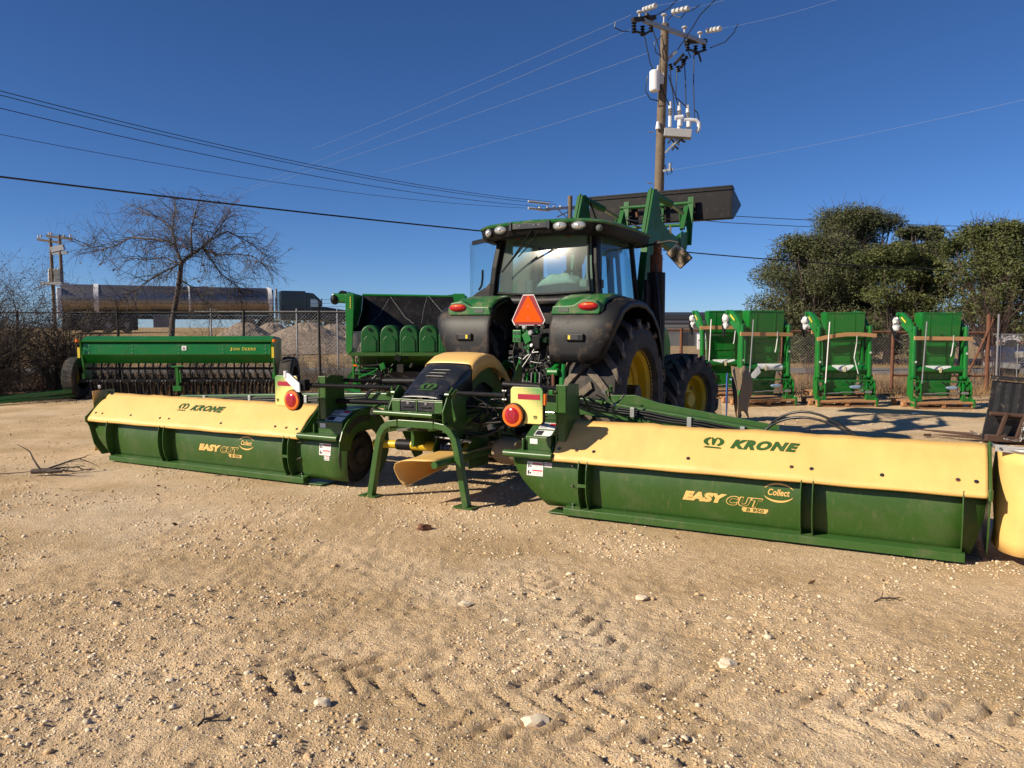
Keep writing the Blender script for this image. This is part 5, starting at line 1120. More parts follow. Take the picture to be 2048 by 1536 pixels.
def loader(x, y, rz, label, wrap=0, plank=(-.62, .62, 1.60, 0), seed=1, h=1.0, lean=.0):
    T = empty('front_loader', (x, y, .15), rz, label, 'front loader', 'green front loaders standing upright on pallets'); T.scale = (1, 1, h); T.rotation_euler = ((seed % 3-1)*.018, (seed % 2-.5)*.022, rz)
    q = random.Random(seed)
    for s in (-1, 1):
        X_ = s*.555
        m = MB(); m.prism([(-.16, .30), (-.20, 1.45), (-.20, 1.62), (-.02, 1.82), (.28, 1.99), (.44, 2.0), (.50, 1.90), (.36, 1.82), (.08, 1.62), (-.09, 1.40), (-.07, .30)], 0, X_-.035, X_+.035)
        a = m.build('loader_arm', 'jgreen', T, bevel=.012)
        m = MB(); m.tube([(X_+s*.012, -.26, .52), (X_+s*.012, -.25, 1.22)], .052, 16); m.build('lift_cylinder', 'jgreen', a, smooth=40)
        m = MB(); m.tube([(X_+s*.012, -.25, 1.22), (X_+s*.012, -.24, 1.66)], .046, 14); m.tube([(X_+s*.07, -.2, 1.62), (X_-s*.07, -.2, 1.62)], .05, 12); m.build('cylinder_rod', 'jgreen', a, smooth=40)
        m = MB(); m.tube([(X_-.085, -.25, .52), (X_+.085, -.25, .52)], .045, 12); m.prism([(-.34, .1), (-.34, .5), (-.2, .62), (-.1, .5), (-.1, .1)], 0, X_+s*.05, X_+s*.065); m.build('pivot_bracket', 'jgreen', a, bevel=.004)
        m = MB(); m.tube(arc((X_-s*.07, -.12, 1.6), (X_-s*.09, -.10, .6), .05, 9, (0, -1, 0)), .010, 6); m.tube(arc((X_-s*.10, -.1, 1.7), (X_-s*.07, -.14, .7), .04, 9, (s, 0, 0)), .009, 6); m.build('hydraulic_hose', 'hose', a, smooth=60)
        m = MB(); m.tube([(X_, .02, 1.55), (X_, .30, 1.72)], .045, 12); m.tube([(X_-.07, .44, 1.95), (X_+.07, .44, 1.95)], .05, 12); m.build('tilt_cylinder', 'jgreen', a, smooth=40)
        m = MB(); m.box(X_-.048, X_-.046, .06, .30, 1.80, 1.84, Matrix.Rotation(.55, 3, 'X')); m.build('yellow_stripe', 'ylw', a)
        m = MB(); m.box(X_-.02, X_+.02, -.322, -.318, .95+.1*s, .99+.1*s); m.build('label_sticker', 'sticker', a)
    # bucket, back skin towards the viewer
    sec = [(-.24, 1.95, -.40, .44), (-.235, 1.70, -.395, .435), (-.225, 1.42, -.39, .42), (-.165, 1.36, -.37, .40), (-.155, 1.05, -.365, .38), (-.145, .75, -.36, .35), (-.135, .45, -.35, .32), (-.125, .10, -.345, .30)]
    m = MB(); m.sheet([[Vector((a+(b-a)*j/6, yy, z)) for j in range(7)] for yy, z, a, b in sec]); bk = m.build('bucket', 'jgreen', T, solid=.02)
    m = MB()
    for k, i in ((0, 2), (1, 3)):
        xa = sec[0][i]; vs = [Vector((s_[i], s_[0], s_[1])) for s_ in sec]+[Vector((sec[-1][i], .02, .1)), Vector((xa*.9, .06, 1.2)), Vector((xa, .08, 1.95))]
        m.add(vs, [tuple(range(len(vs)))])
    m.build('bucket_side', 'jgreen', bk, solid=.02, fix=False)
    m = MB(); m.box(-.40, .44, -.26, .09, 1.95, 1.98); m.build('bucket_edge', 'jgreen', bk, bevel=.004)
    for (z, yy, a, b) in ((1.43, -.235, -.38, .41), (1.22, -.17, -.36, .385), (1.02, -.165, -.355, .375), (.86, -.155, -.35, .355)):
        m = MB(); m.box(a, b, yy-.016, yy, z, z+.014); m.build('seam', 'jgreen', bk, bevel=.003)
    for xx in (-.24, .22):
        m = MB(); m.bar([(xx, -.252, 1.93), (xx, -.24, 1.44)], .018, .012, (0, 1, 0)); m.bar([(xx*.9, -.172, 1.33), (xx*.82, -.155, .5)], .018, .012, (0, 1, 0)); m.build('seam', 'jgreen', bk)
    # cross tube and its wrapping
    m = MB(); m.tube([(-.52, -.20, .70), (.52, -.20, .70)], .085, 20); ct = m.build('cross_tube', 'jgreen', T, smooth=40)
    m = MB(); a, b = ((-.30, .26), (-.18, .42), (-.26, .22))[wrap % 3]; g = []
    for i in range(13):
        u = i/12; xx = a+(b-a)*u; drop = (.5, .25, 1.0)[wrap % 3]*(1-abs(2*u-1)**1.3) if wrap != 1 else .6+.4*(u > .25)
        row = [Vector((xx, -.20+.091*math.sin(t), .70+.091*math.cos(t))) for t in [(.3-(k+1)*.42*(.35+.65*min(1, drop+.15))) for k in range(-1, 6)]]; g.append(row)
    m.sheet(g); m.build('plastic_wrap', 'film', ct, smooth=60)
    if wrap == 1:
        m = MB(); m.add([Vector((-.18, -.29, .76)), Vector((-.42, -.33, .50)), Vector((-.28, -.34, .46)), Vector((-.12, -.31, .60))], [(0, 1, 2, 3)]); m.build('plastic_wrap', 'film', ct)
    m = MB(); m.box(-.02, .03, -.299, -.294, .64, .76); m.build('tape', 'tape', ct)
    # carrier frame at the bottom
    m = MB(); m.bar([(-.64, -.36, .44), (.66, -.36, .44)], .03, .035); m.build('carrier_bar', 'jgreen', T, bevel=.004)
    m = MB(); m.tube([(-.50, -.38, .16), (-.12, -.38, .17), (-.06, -.38, .185), (.30, -.38, .18), (.56, -.38, .18)], .012, 8); m.build('latch_rod', 'galv', T, smooth=40)
    for s in (-1, 1):
        for xx in (.46, .64):
            m = MB(); m.prism([(-.40, .02), (-.42, .30), (-.36, .46), (-.30, .46), (-.28, .02)], 0, s*xx-.012, s*xx+.012); m.build('carrier_plate', 'jgreen', T, bevel=.004)
        m = MB(); m.prism([(s*.44, .0), (s*.66, .0), (s*.66, .10), (s*.60, .12), (s*.55, .06), (s*.50, .12), (s*.44, .10)], 1, -.42, -.40); m.build('carrier_hook', 'jgreen', T, bevel=.003)
        m = MB(); m.box(s*.64-.02, s*.64+.02, -.53, -.36, -.12, .06); m.build('foot', 'jgreen', T, bevel=.004)
        m = MB(); m.tube([(s*.555, -.40, .28), (s*.555, -.28, .28)], .045, 12); m.build('pin', 'jgreen', T, smooth=40)
    m = MB(); m.bar([(.42, -.42, .19), (.56, -.42, .19)], .03, .05); m.tube([(.33+.035*math.cos(t), -.41, .24+.035*math.sin(t)) for t in [k*PI/4 for k in range(9)]], .009, 6); m.build('latch_spring', 'galv', T)
    m = MB(); m.prism([(.08, .30), (.12, .27), (.28, .27), (.32, .33), (.24, .345), (.10, .33)], 1, -.44, -.37); lc = m.build('coupler', 'bluegrey', T, bevel=.012)
    m = MB(); m.tube([(.10, -.40, .34), (.02, -.38, .42), (-.02, -.34, .45)], .016, 8); m.tube([(.30, -.40, .34), (.36, -.38, .42), (.38, -.3, .52), (.36, -.2, .6)], .014, 8); m.build('hydraulic_hose', 'hose', lc, smooth=60)
    # strapped timber, white pole, hose bag
    a, b, z, bow = plank; z -= .15; m = MB(); m.bar([(a+(b-a)*k/6, -.345, z+bow*math.sin(PI*k/6)+bow*k/6) for k in range(7)], .045, .085); m.build('timber_brace', 'wood', T, bevel=.003)
    m = MB(); xx = .22; m.box(xx-.008, xx+.008, -.375, -.370, z-.12, z+.07); m.tube([(xx, -.37, z-.1), (xx-.02, -.36, z-.32), (xx-.04, -.36, z-.40)] if wrap != 2 else [(xx, -.37, z-.1), (xx-.04, -.36, z-.42), (xx+.06, -.36, z-.78)], .012, 6); m.build('strap', 'film', T)
    m = MB(); m.tube([(-.40, -.42, 1.77), (-.47, -.44, .40)], .014, 8); m.build('pole', 'galv' if seed % 2 else 'sticker', T, smooth=40)
    m = MB(); c = Vector((-.55, .62, 1.62))
    for k in range(4): m.tube([(-.56+q.uniform(-.05, .05), .45, 1.95), (-.60+q.uniform(-.06, .06), .60, 1.85), (-.60+q.uniform(-.05, .05), .66+q.uniform(-.05, .05), 1.62), (-.58, .62, 1.45+q.uniform(-.08, .05))], [.02, .035, .04, .02], 8)
    m.build('hose_bundle', 'hose', T, smooth=60)
    m = MB(); m.ball((-.60, .52, 1.80), .075, .09, .10, 12, 8, .22); m.ball((-.57, .54, 1.66), .07, .08, .09, 12, 8, .25); m.build('plastic_bag', 'white', T, smooth=40)
    return T
LD = [(5.62, 18.2, .20, 'loader at front left, white film hanging off its tube, level timber across', 1, (-.66, .60, 1.60, 0), 1.0), (7.37, 18.0, 0, 'loader in the middle of the row, with a bowed upward sloping timber across it', 2, (-.64, .66, 1.53, .07), .98), (9.27, 17.6, .02, 'rightmost loader standing alone with a level timber across', 0, (-.62, .64, 1.55, 0), .97),
      (5.30, 20.2, .06, 'loader behind the front left one, half hidden beside the tractor wheel', 0, (-.66, .60, 1.72, 0), 1.02), (8.25, 20.3, .04, 'loader almost hidden behind the middle one of the row', 1, (-.85, .55, 1.66, 0), .98)]
for k, (x, y, rz, lab, wr, pk, h) in enumerate(LD):
    loader(x, y, rz, 'green '+lab, wr, pk, k+1, h)
    pallet(x, y, rz, 'wooden pallet under the '+('front left', 'middle', 'rightmost', 'rear left', 'rear hidden')[k]+' upright loader')
t_ = MB(); t_.add([Vector((0, 0, .02)), Vector((.22, .05, .03)), Vector((.30, .18, .05)), Vector((.05, .16, .02))], [(0, 1, 2, 3)]); o = t_.build('plastic_scrap', 'bluegrey', solid=.01); o.location = (8.0, 15.9, .01); tag(o, 'small pale blue plastic scrap on the ground in front of the rightmost loader', 'litter')
# cardboard covered disc behind the tractor's front wheel
T = empty('wrapped_disc', (4.12, 14.9, 0), -.285, 'blue edged disc with cardboard sheets hanging on it behind the tractor front wheel', 'wrapped disc')
m = MB(); m.lathe([(-.01, .40), (0, .41), (.01, .40), (.01, .01)], (-.10, 0, .50), 0, 36); m.build('disc', 'blue', T, smooth=30)
q = random.Random(2)
def card(P, name='cardboard_sheet'):
    m = MB(); m.add([Vector(p) for p in P], [tuple(range(len(P)))]); m.build(name, 'cardboard', T, solid=.008, fix=False)
m = MB(); m.sheet([[Vector((-.02+.16*u+.05*math.sin(3*v+u*4), -.25+.45*v, 1.02-.95*u**.9-.10*abs(v-.5)+.12*math.sin(v*7)*u)) for v in [k/8 for k in range(9)]] for u in [k/8 for k in range(9)]]); m.build('cardboard_sheet', 'cardboard', T, smooth=50, solid=.008)
m = MB(); m.sheet([[Vector((.12+.2*v+.04*math.sin(u*6), -.15+.3*v, .95-.85*u+.1*math.sin(v*4))) for v in [k/6 for k in range(7)]] for u in [k/6 for k in range(7)]]); m.build('cardboard_sheet', 'cardboard', T, smooth=50, solid=.008)
card([(-.42, -.1, .45), (-.20, -.1, .42), (-.18, -.1, .02), (-.46, -.1, .02)])
T = empty('cardboard_panel', (4.95, 17.4, 0), 0, 'flat tan cardboard panel leaning between the two left loaders', 'cardboard'); m = MB(); m.prism([(-.18, .92), (.22, .82), (.24, .30), (-.12, .42)], 1, 0, .01); m.build('panel', 'cardboard', T)

# ================================================================== SEED DRILL
SD = empty('seed_drill', (-8.10, 19.7, 0), math.radians(1.5), 'long green seed drill with a grain box parked at the left', 'seed drill')
SD.scale = (.955, 1, 1)
m = MB(); m.prism([(-.30, 1.40), (-.36, 1.36), (-.38, 1.10), (-.16, .88), (.16, .88), (.38, 1.15), (.38, 1.40)], 0, -2.36, 2.36); hb = m.build('grain_box', 'jgreen', SD, bevel=.01)
m = MB(); m.prism([(-.40, 1.40), (-.41, 1.45), (-.10, 1.54), (.40, 1.50), (.40, 1.41)], 0, -2.38, 2.38); m.build('lid', 'jgreen', SD, bevel=.008)
def fb(x, z): return Vector((x, -.368-.02*(1.36-z)/.26-.004, z))
m = MB(); put_text(m, 'J', 1.33, 1.38, 1.185, 1.27, fb, bold=.008); put_text(m, 'OHN', 1.40, 1.58, 1.20, 1.26, fb, bold=.008, spacing=1.1); put_text(m, 'D', 1.64, 1.70, 1.20, 1.275, fb, bold=.008); put_text(m, 'EERE', 1.72, 1.98, 1.20, 1.26, fb, bold=.008, spacing=1.1); m.build('lettering', 'ylw', hb)
m = MB(); m.add([fb(.12, 1.20), fb(.24, 1.20), fb(.24, 1.31), fb(.12, 1.31)], [(0, 1, 2, 3)], 0); m.add([fb(.15, 1.23)+Vector((0, -.002, 0)), fb(.21, 1.22)+Vector((0, -.002, 0)), fb(.18, 1.28)+Vector((0, -.002, 0))], [(0, 1, 2)], 1); m.build('warning_sticker', ['sticker', 'blackprint'], hb)
for x in (-2.2, -1.12, .05, 1.15, 2.22):
    for z in (1.14, 1.22, 1.32):
        m = MB(); m.disc(fb(x, z), .012, (0, -1, 0), .006, 6); m.build('bolt', 'galv', hb)
for s in (-1, 1):
    m = MB(); m.prism([(-.42, 1.48), (.40, 1.48), (.35, .62), (.1, .55), (-.25, .62)], 0, s*2.40-.02, s*2.40+.02); ep = m.build('end_plate', 'jgreen', SD, bevel=.006)
    m = MB(); m.box(s*2.42-.03, s*2.42+.03, -.44, -.425, 1.02, 1.28); m.build('reflector', 'ylw', ep)
    m = MB(); m.tube([(s*2.46, -.40, 1.40), (s*2.46, -.40, 1.47)], .055, 14); m.build('lamp', 'amber', ep, smooth=40)
    m = MB(); m.box(s*2.40-.04, s*2.40+.04, -.30, .3, .45, .65); m.build('axle_bracket', 'jgreen', SD, bevel=.01)
    R = .52; m = MB(); m.lathe([(-.15, .28), (-.16, .45), (-.13, R-.01), (0, R), (.13, R-.01), (.16, .45), (.15, .28)], (s*2.72, 0, R), 0, 40); ty = m.build('tyre', 'rubber', SD, smooth=30)
    m = MB(); m.lathe([(-.13, .29), (-.06, .24), (-.05, .01)], (s*2.72, 0, R), 0, 30); m.build('rim', 'ylw', ty, smooth=30)
m = MB(); m.box(-2.5, 2.5, -.34, -.26, .42, .50); m.box(-2.5, 2.5, .2, .28, .42, .50); m.build('tool_frame', 'black', SD, bevel=.006)
m = MB(); m.box(-2.38, 2.38, -.15, -.09, .72, .78); m.build('rock_shaft', 'black', SD, bevel=.004)
q = random.Random(8)
for k in range(25):
    x = -2.25+k*.1875
    m = MB(); m.tube([(x, -.02, .90), (x+q.uniform(-.03, .03), -.10, .75), (x, -.05, .60), (x, -.02, .32)], .022, 7); m.build('seed_tube', 'hose', SD, smooth=50)
    m = MB(); m.bar([(x+.05, -.30, .46), (x+.06, -.1, .62), (x+.06, .08, .30)], .03, .05); m.tube([(x+.05, -.2, .66), (x+.05, -.15, .42)], .026, 8); m.disc((x+.035, .08, .20), .18, (1, .12, 0), .008, 18); m.prism([(-.34, .42), (-.20, .42), (-.24, .22), (-.27, .10), (-.30, .22)], 0, x+.02, x+.05)
    m.build('row_opener', 'dark', SD)
    for dx in (-.03, .05):
        if k % 2 == 0: m = MB(); m.disc((x+dx, -.342, .46), .014, (0, -1, 0), .008, 6); m.build('bolt', 'galv', SD)
m = MB(); m.bar([(0, -.36, .30), (0, -.40, .78)], .07, .07, (0, 1, 0)); m.tube([(-.14, -.4, .80), (.16, -.42, .82)], .02, 8); m.tube([(.08, -.38, .42), (.08, -.40, .70)], .028, 8); m.box(-.10, .10, -.44, -.3, .22, .34); m.build('centre_jack', 'jgreen', SD, bevel=.004)
m = MB(); P0 = Vector((-2.7, -.3, .35)); P1 = Vector((-3.25, -2.0, .06))
m.bar([(-2.65, -.4, .22), (-3.9, -1.9, .12)], .10, .10); m.bar([(-2.60, -.2, .10), (-3.6, -1.9, .08)], .03, .06); m.build('tongue', 'jgreen', SD, bevel=.01)

# ================================================================== HARVESTER HEAD
HH = empty('harvester_head', (-2.48, 18.6, 0), math.radians(-3), 'green harvester head with a row of arched covers and a black lined trough on top', 'harvester head')
HH.scale = (.83, 1, .97)
m = MB(); m.prism([(-1.0, 1.25), (-1.02, 2.55), (-.8, 2.62), (.5, 2.58), (.5, 1.6), (-.5, 1.1)], 0, -1.36, -1.31); sp_ = m.build('side_plate', 'jgreen', HH, bevel=.01)
m = MB(); m.prism([(-1.30, 2.58), (-1.12, 2.58), (-1.12, 2.3), (-1.18, 1.30), (-1.30, 1.15)], 1, -1.06, -1.02); m.build('edge_flange', 'jgreen', sp_, bevel=.01)
for k in range(6):
    m = MB(); m.box(-1.222, -1.196, -1.068, -1.061, 2.24+k*.045, 2.27+k*.045); m.build('yellow_mark', 'ylw', sp_)
m = MB(); m.tube([(-1.72, -.9, 2.48), (-1.2, -.9, 2.48)], .09, 16); m.ball((-1.66, -.95, 2.44), .12, .1, .12); m.tube([(-1.45, -.98, 2.52), (-1.45, -.8, 2.52)], .12, 20); m.build('drive_pulley', 'black', HH, smooth=40)
m = MB(); m.box(-1.74, -1.30, -1.0, -.8, 2.36, 2.58); m.build('pulley_guard', 'jgreen', HH, bevel=.05)
m = MB(); m.sheet([[Vector((-1.3+2.95*i/8, f, z+.02*math.sin(i*2))) for (f, z) in ((.45, 2.58), (.30, 2.2), (-.1, 1.85), (-.75, 1.72))] for i in range(9)]); bp = m.build('black_lining', 'black', HH, smooth=30, solid=.02)
m = MB(); m.tube([(-1.32, .45, 2.60), (1.68, .45, 2.55)], .03, 8); m.build('top_edge', 'jgreen', HH, smooth=40)
m = MB(); m.prism([(1.30, 2.62), (1.62, 2.62), (1.70, 2.50), (1.60, 1.9), (1.42, 1.9)], 1, .30, .34); m.prism([(-1.0, 1.25), (-1.02, 2.3), (.5, 2.58), (.5, 1.6)], 0, 1.62, 1.66); m.build('end_bracket', 'jgreen', HH, bevel=.01)
for p in ([(-.55, .4, 2.5), (-.75, .1, 2.1), (-.9, -.3, 1.9)], [(-.5, .4, 2.55), (.0, .0, 2.05), (.3, -.3, 1.9)], [(.55, .4, 2.56), (.5, .1, 2.2), (.52, -.3, 1.9)], [(.6, .4, 2.56), (1.0, .1, 2.2), (1.3, -.2, 2.0)]):
    m = MB(); m.tube(p, .0025, 5); m.build('cord', 'greyline', bp)
for k in range(5):
    c = -.72+k*.52; m = MB(); a = [(c-.25, 1.22), (c-.25, 1.60)]+[(c-.25*math.cos(t)*.98, 1.60+.26*math.sin(t)**.8) for t in [PI*j/12 for j in range(1, 12)]]+[(c+.25, 1.60), (c+.25, 1.22)]
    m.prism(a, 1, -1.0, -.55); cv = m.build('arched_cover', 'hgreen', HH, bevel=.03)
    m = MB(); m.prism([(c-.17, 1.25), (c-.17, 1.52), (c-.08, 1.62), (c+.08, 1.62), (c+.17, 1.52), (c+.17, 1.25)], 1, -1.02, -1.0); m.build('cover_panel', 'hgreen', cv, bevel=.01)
    m = MB(); m.tube([(c, -1.03, 1.76), (c, -.98, 1.76)], .035, 10); m.build('knob', 'black', cv)
m = MB(); m.prism([(-1.0, 1.2), (-.6, 1.2), (.6, 1.3), (.6, .75), (-.2, .75)], 0, -1.1, 1.9); m.box(-1.25, 1.9, -1.05, -.98, 1.16, 1.24); m.build('body', 'kgreen', HH, bevel=.01)
m = MB(); m.box(-1.15, 1.9, -.9, .6, .35, .8); m.build('underside', 'dark', HH, bevel=.01)
for x in (-1.18, -1.02):
    m = MB(); m.bar([(x, -.95, 1.25), (x, -.95, .75), (x, -.9, .30)], .05, .09, (0, 1, 0)); m.build('leg', 'jgreen', HH, bevel=.006)
m = MB(); m.prism([(-1.15, 1.02), (-1.05, .98), (-1.32, .55), (-1.62, .40), (-1.62, .32), (-1.40, .42)], 1, -.98, -.94); m.bar([(-1.5, -.95, .40), (-1.0, -.95, .35), (-1.2, -.9, .15)], .05, .08); m.prism([(-1.62, .30), (-1.10, .30), (-1.0, .05), (-1.70, .05)], 1, -.9, -.86); m.build('support_leg', 'jgreen', HH, bevel=.006)
clutter(HH, 10, (-1.2, 0), (-1.1, -.9), (.3, 1.15), 51, ('hose', 'dark', 'jgreen'), (.01, .025)); blocks(HH, 12, (-1.2, .4), (-1.05, -.9), (.3, 1.15), 52, ('dark', 'kgreen', 'jgreen', 'black'), (.03, .09), 'bracket')
m = MB(); m.box(-1.16, -1.06, -1.08, -1.03, .93, .97); m.build('reflector', 'amber', HH)

# ================================================================== FENCES
def chain(name, x0, x1, y, z0, z1, par, s=.085, r=.0024, x_at=None, mtl='galv'):
    P = []; H_ = z1-z0; n = int((x1-x0)/s)
    for k in range(-int(H_/s), n+1):
        for sg in (1, -1):
            a = x0+k*s if sg > 0 else x0+k*s+H_; b = a+H_ if sg > 0 else a-H_; za, zb = z0, z1
            if min(a, b) < x0:
                if a < x0: za = z0+(x0-a); a = x0
                else: zb = z0+(a-x0); b = x0
            if max(a, b) > x1:
                if b > x1: zb = za+(x1-a); b = x1
                elif a > x1: za = z0+(a-x1); a = x1
            if abs(a-b) < .02 or zb <= za: continue
            P.append(np.array([[a, y-sg*.002, za], [b, y-sg*.002, zb]]))
    return strips(P, [(r, r)]*len(P), name, mtl, par)
FL = empty('chain_link_fence', (-10, 22.0, 0), 0, 'left chain-link fence with barbed wire on top running behind the seed drill', 'fence')
for k, px in enumerate((-230, -10+46, 239, 487, 640, 860)):
    x = (px-1024)/1600*22+10; m = MB(); m.tube([(x, 0, 0), (x+(.03 if k % 2 else -.02), 0, 2.22)], .036, 8); m.tube([(x, 0, 2.2), (x, -.12, 2.52)], .012, 5); m.build('post', 'dark', FL, smooth=40)
x0, x1 = (-230-1024)/1600*22+10, (860-1024)/1600*22+10
m = MB(); m.tube([(x0, 0, 2.16), (x1, 0, 2.16)], .022, 6); m.build('top_rail', 'dark', FL)
for k, (z, yy) in enumerate(((2.32, -.04), (2.42, -.08), (2.52, -.12))):
    m = MB(); 
    for j in range(6): m.tube(arc((x0+(x1-x0)*j/6, yy, z), (x0+(x1-x0)*(j+1)/6, yy, z), .03, 6), .0045, 4)
    m.build('barbed_wire', 'dark', FL)
chain('chain_link_mesh', x0, x1, 0, .05, 2.14, FL, .10, .0021)
FB = empty('chain_link_fence', (-7, 30.0, 0), 0, 'farther pale chain-link fence in front of the crushed stone piles', 'fence')
for px in (424, 595, 676, 760, 850):
    x = (px-1024)/1600*28.6+7; m = MB(); m.tube([(x, -1.4, 0), (x, -1.4, 2.42)], .03, 8); m.build('post', 'galv', FB, smooth=40)
xa, xb = (560-1024)/1600*28.6+7, (870-1024)/1600*28.6+7; m = MB(); m.tube([(xa-3, -1.4, 2.32), (xb, -1.4, 2.32)], .018, 6); m.build('top_rail', 'galv', FB); chain('chain_link_mesh', xa-1.6, xb, -1.4, .05, 2.3, FB, .12, .0022)
FR = empty('pipe_fence', (9, 22.3, 0), 0, 'right chain-link fence on rusty steel pipes behind the upright loaders', 'fence')
def rx_(px): return (px-1024)/1600*22.3-9
for px in (1362, 1565, 1785, 1975):
    m = MB(); m.tube([(rx_(px), 0, 0), (rx_(px), 0, 1.74 if px < 1900 else 2.12)], .045 if px < 1900 else .06, 10); m.build('post', 'rust', FR, smooth=40)
m = MB(); m.tube([(rx_(1310), 0, 1.68), (rx_(1975), 0, 1.60)], .032, 8); m.build('top_rail', 'rust', FR); m = MB(); m.tube([(rx_(1785), 0, .42), (rx_(1975), 0, .40)], .03, 8); m.build('lower_rail', 'rust', FR)
m = MB(); m.tube([(rx_(1935), -.03, .42), (rx_(1983), -.03, 1.98)], .034, 8); m.build('brace', 'rust', FR)
chain('chain_link_mesh', rx_(1310), rx_(1975), .04, .05, 1.66, FR, .085, .0026)
m = MB()
for z in (1.75, 1.87): m.tube([(rx_(1310), 0, z), (rx_(1975), 0, z)], .004, 4)
m.build('wire', 'dark', FR)
GT = empty('gate', (13.5, 22.2, 0), 0, 'galvanised pipe and chain-link gate at the right edge', 'gate')
def gx_(px): return (px-1024)/1600*22.2-13.5
for k, px in enumerate((1993, 2000, 2035, 2120)):
    m = MB(); m.tube([(gx_(px), 0 if k else -.03, .1), (gx_(px), 0 if k else -.03, (2.12, 1.55, 1.30, 1.55)[k])], (.026, .018, .014, .02)[k], 8); m.build('upright', 'galv', GT, smooth=40)
m = MB(); m.tube([(gx_(1985), 0, 1.56), (gx_(2130), 0, 1.54)], .022, 8); m.build('top_rail', 'galv', GT); m = MB(); m.tube([(gx_(1998), 0, .78), (gx_(2130), 0, .78)], .014, 8); m.build('mid_rail', 'galv', GT); chain('chain_link_mesh', gx_(1998), gx_(2120), .02, .1, 1.5, GT, .085, .0028)

# ================================================================== POLES AND LINES
PX, PY = 4.84, 27.5
PO = empty('utility_pole', (PX, PY, 0), 0, 'tall wooden utility pole with switchgear rising behind the raised bucket', 'utility pole')
def W(px, py, Y=PY): return at(px, py, Y)-Vector((PX, PY, 0))
top = W(1330, 48); m = MB(); m.tube([(0, 0, -.1), (.05, 0, 3), W(1318, 380), W(1323, 220), W(1328, 110), top], [.20, .185, .165, .15, .14, .13], 14); m.build('pole', 'polewood', PO, smooth=40)
za = W(1330, 62).z; A0 = Vector((W(1288, 40, 26.6).x, -.9, za+.0)); A1 = Vector((W(1410, 85, 28.6).x, 1.1, za)); m = MB(); m.bar([A0, A1], .10, .14); ca = m.build('crossarm', 'galv', PO, bevel=.01)
def insul(c, n=3, r=.07, h=.09, ax=(0, 0, 1), mt='dark', par=PO, name='insulator'):
    m = MB(); c = Vector(c); ax = Vector(ax).normalized(); pts = []; rr = []
    for k in range(n): pts += [c+ax*h*k, c+ax*(h*k+h*.35), c+ax*(h*k+h*.5)]; rr += [r*.5, r, r*.5]
    m.tube(pts, rr, 12); return m.build(name, mt, par, smooth=30)
for (px, py, Y) in ((1279, 24, 26.6), (1328, 30, PY), (1369, 55, 28), (1400, 66, 28.5)): 
    p = W(px, py, Y); m = MB(); m.tube([p-Vector((0, 0, .28)), p], .03, 8); m.ball(p, .10, .10, .05, 12, 6); m.build('insulator', 'porcelain', PO, smooth=40)
for (px, py, Y) in ((1268, 52, 26.4), (1285, 58, 26.6), (1302, 50, 26.9), (1375, 88, 28.1), (1391, 96, 28.3), (1408, 88, 28.7)):
    insul(W(px, py+14, Y), 4, .09, .09, (0, 0, 1), 'black')
m = MB(); m.bar([W(1265, 40, 26.4), W(1310, 35, 26.9)], .14, .14); m.bar([W(1292, 28, 26.5), W(1305, 40, 26.8)], .08, .1); m.tube([W(1268, 62, 26.4), W(1290, 68, 26.6), W(1304, 60, 26.9)], .04, 8); m.build('switch_left', 'dark', PO, bevel=.01)
m = MB(); m.bar([W(1372, 84, 28.1), W(1412, 82, 28.8)], .12, .14); m.tube([W(1375, 98, 28.1), W(1395, 105, 28.3), W(1412, 100, 28.7)], .04, 8); m.bar([W(1396, 102, 28.3), W(1402, 124, 28.3)], .05, .06); m.build('switch_right', 'dark', PO, bevel=.01)
for a, b in (((1332, 122), (1353, 102)), ((1348, 130), (1368, 108)), ((1362, 136), (1374, 112))):
    m = MB(); m.bar([W(*a), W(*b)], .06, .10); m.build('cutout', 'galv' if a[0] < 1340 else 'dark', PO, bevel=.01)
for px, py in ((1340, 128), (1355, 132), (1365, 118)): insul(W(px, py), 3, .09, .08, (.3, 0, -1), 'black')
c = W(1309, 162, 27.2); m = MB(); m.tube([c-Vector((0, 0, .34)), c-Vector((0, 0, .30)), c+Vector((0, 0, .30)), c+Vector((0, 0, .34))], [.14, .17, .17, .13], 20); tr_ = m.build('transformer', 'whitemetal', PO, smooth=35); m = MB(); m.tube([c+Vector((.1, 0, .3)), c+Vector((.12, 0, .5))], .04, 8); m.box(c.x+.13, c.x+.3, c.y-.05, c.y+.05, c.z-.1, c.z+.25); m.build('bushing', 'porcelain', tr_)
c = W(1355, 268, 27.3); R_ = Matrix.Rotation(-.15, 3, 'Z'); m = MB(); m.box(c.x-.45, c.x+.46, c.y-.20, c.y+.20, c.z-.13, c.z+.14, R_ @ Matrix.Rotation(.10, 3, 'Y')); rc = m.build('recloser', 'recshade', PO, bevel=.02)
m = MB(); m.bar([W(1330, 306, 27.4), W(1356, 278, 27.3)], .05, .06); m.bar([W(1330, 272, 27.4), W(1372, 284, 27.3)], .04, .05); m.build('recloser_bracket', 'galv', PO)
for k, (px, py) in enumerate(((1340, 232), (1358, 236), (1375, 240))):
    b = W(px, py+22, 27.3); m = MB(); m.tube([b, b+Vector((0, 0, .36))], .062, 12); b_ = m.build('bushing', 'white', rc, smooth=40)
    insul(b+Vector((0, 0, .38)), 4, .10, .055, (0, 0, 1), 'greyline', b_); m = MB(); m.tube([b+Vector((0, 0, .60)), b+Vector((0, 0, .86))], [.07, .04], 10); m.build('bushing_cap', 'white', b_, smooth=40)
m = MB(); m.tube([W(1350, 236, 27.2), W(1366, 234, 27.2)], .08, 12); m.build('surge_arrester', 'white', rc, smooth=40)
m = MB(); m.tube([W(1360, 252, 27.1), W(1360, 240, 27.1)], .085, 12); m.build('surge_arrester', 'white', rc, smooth=40)
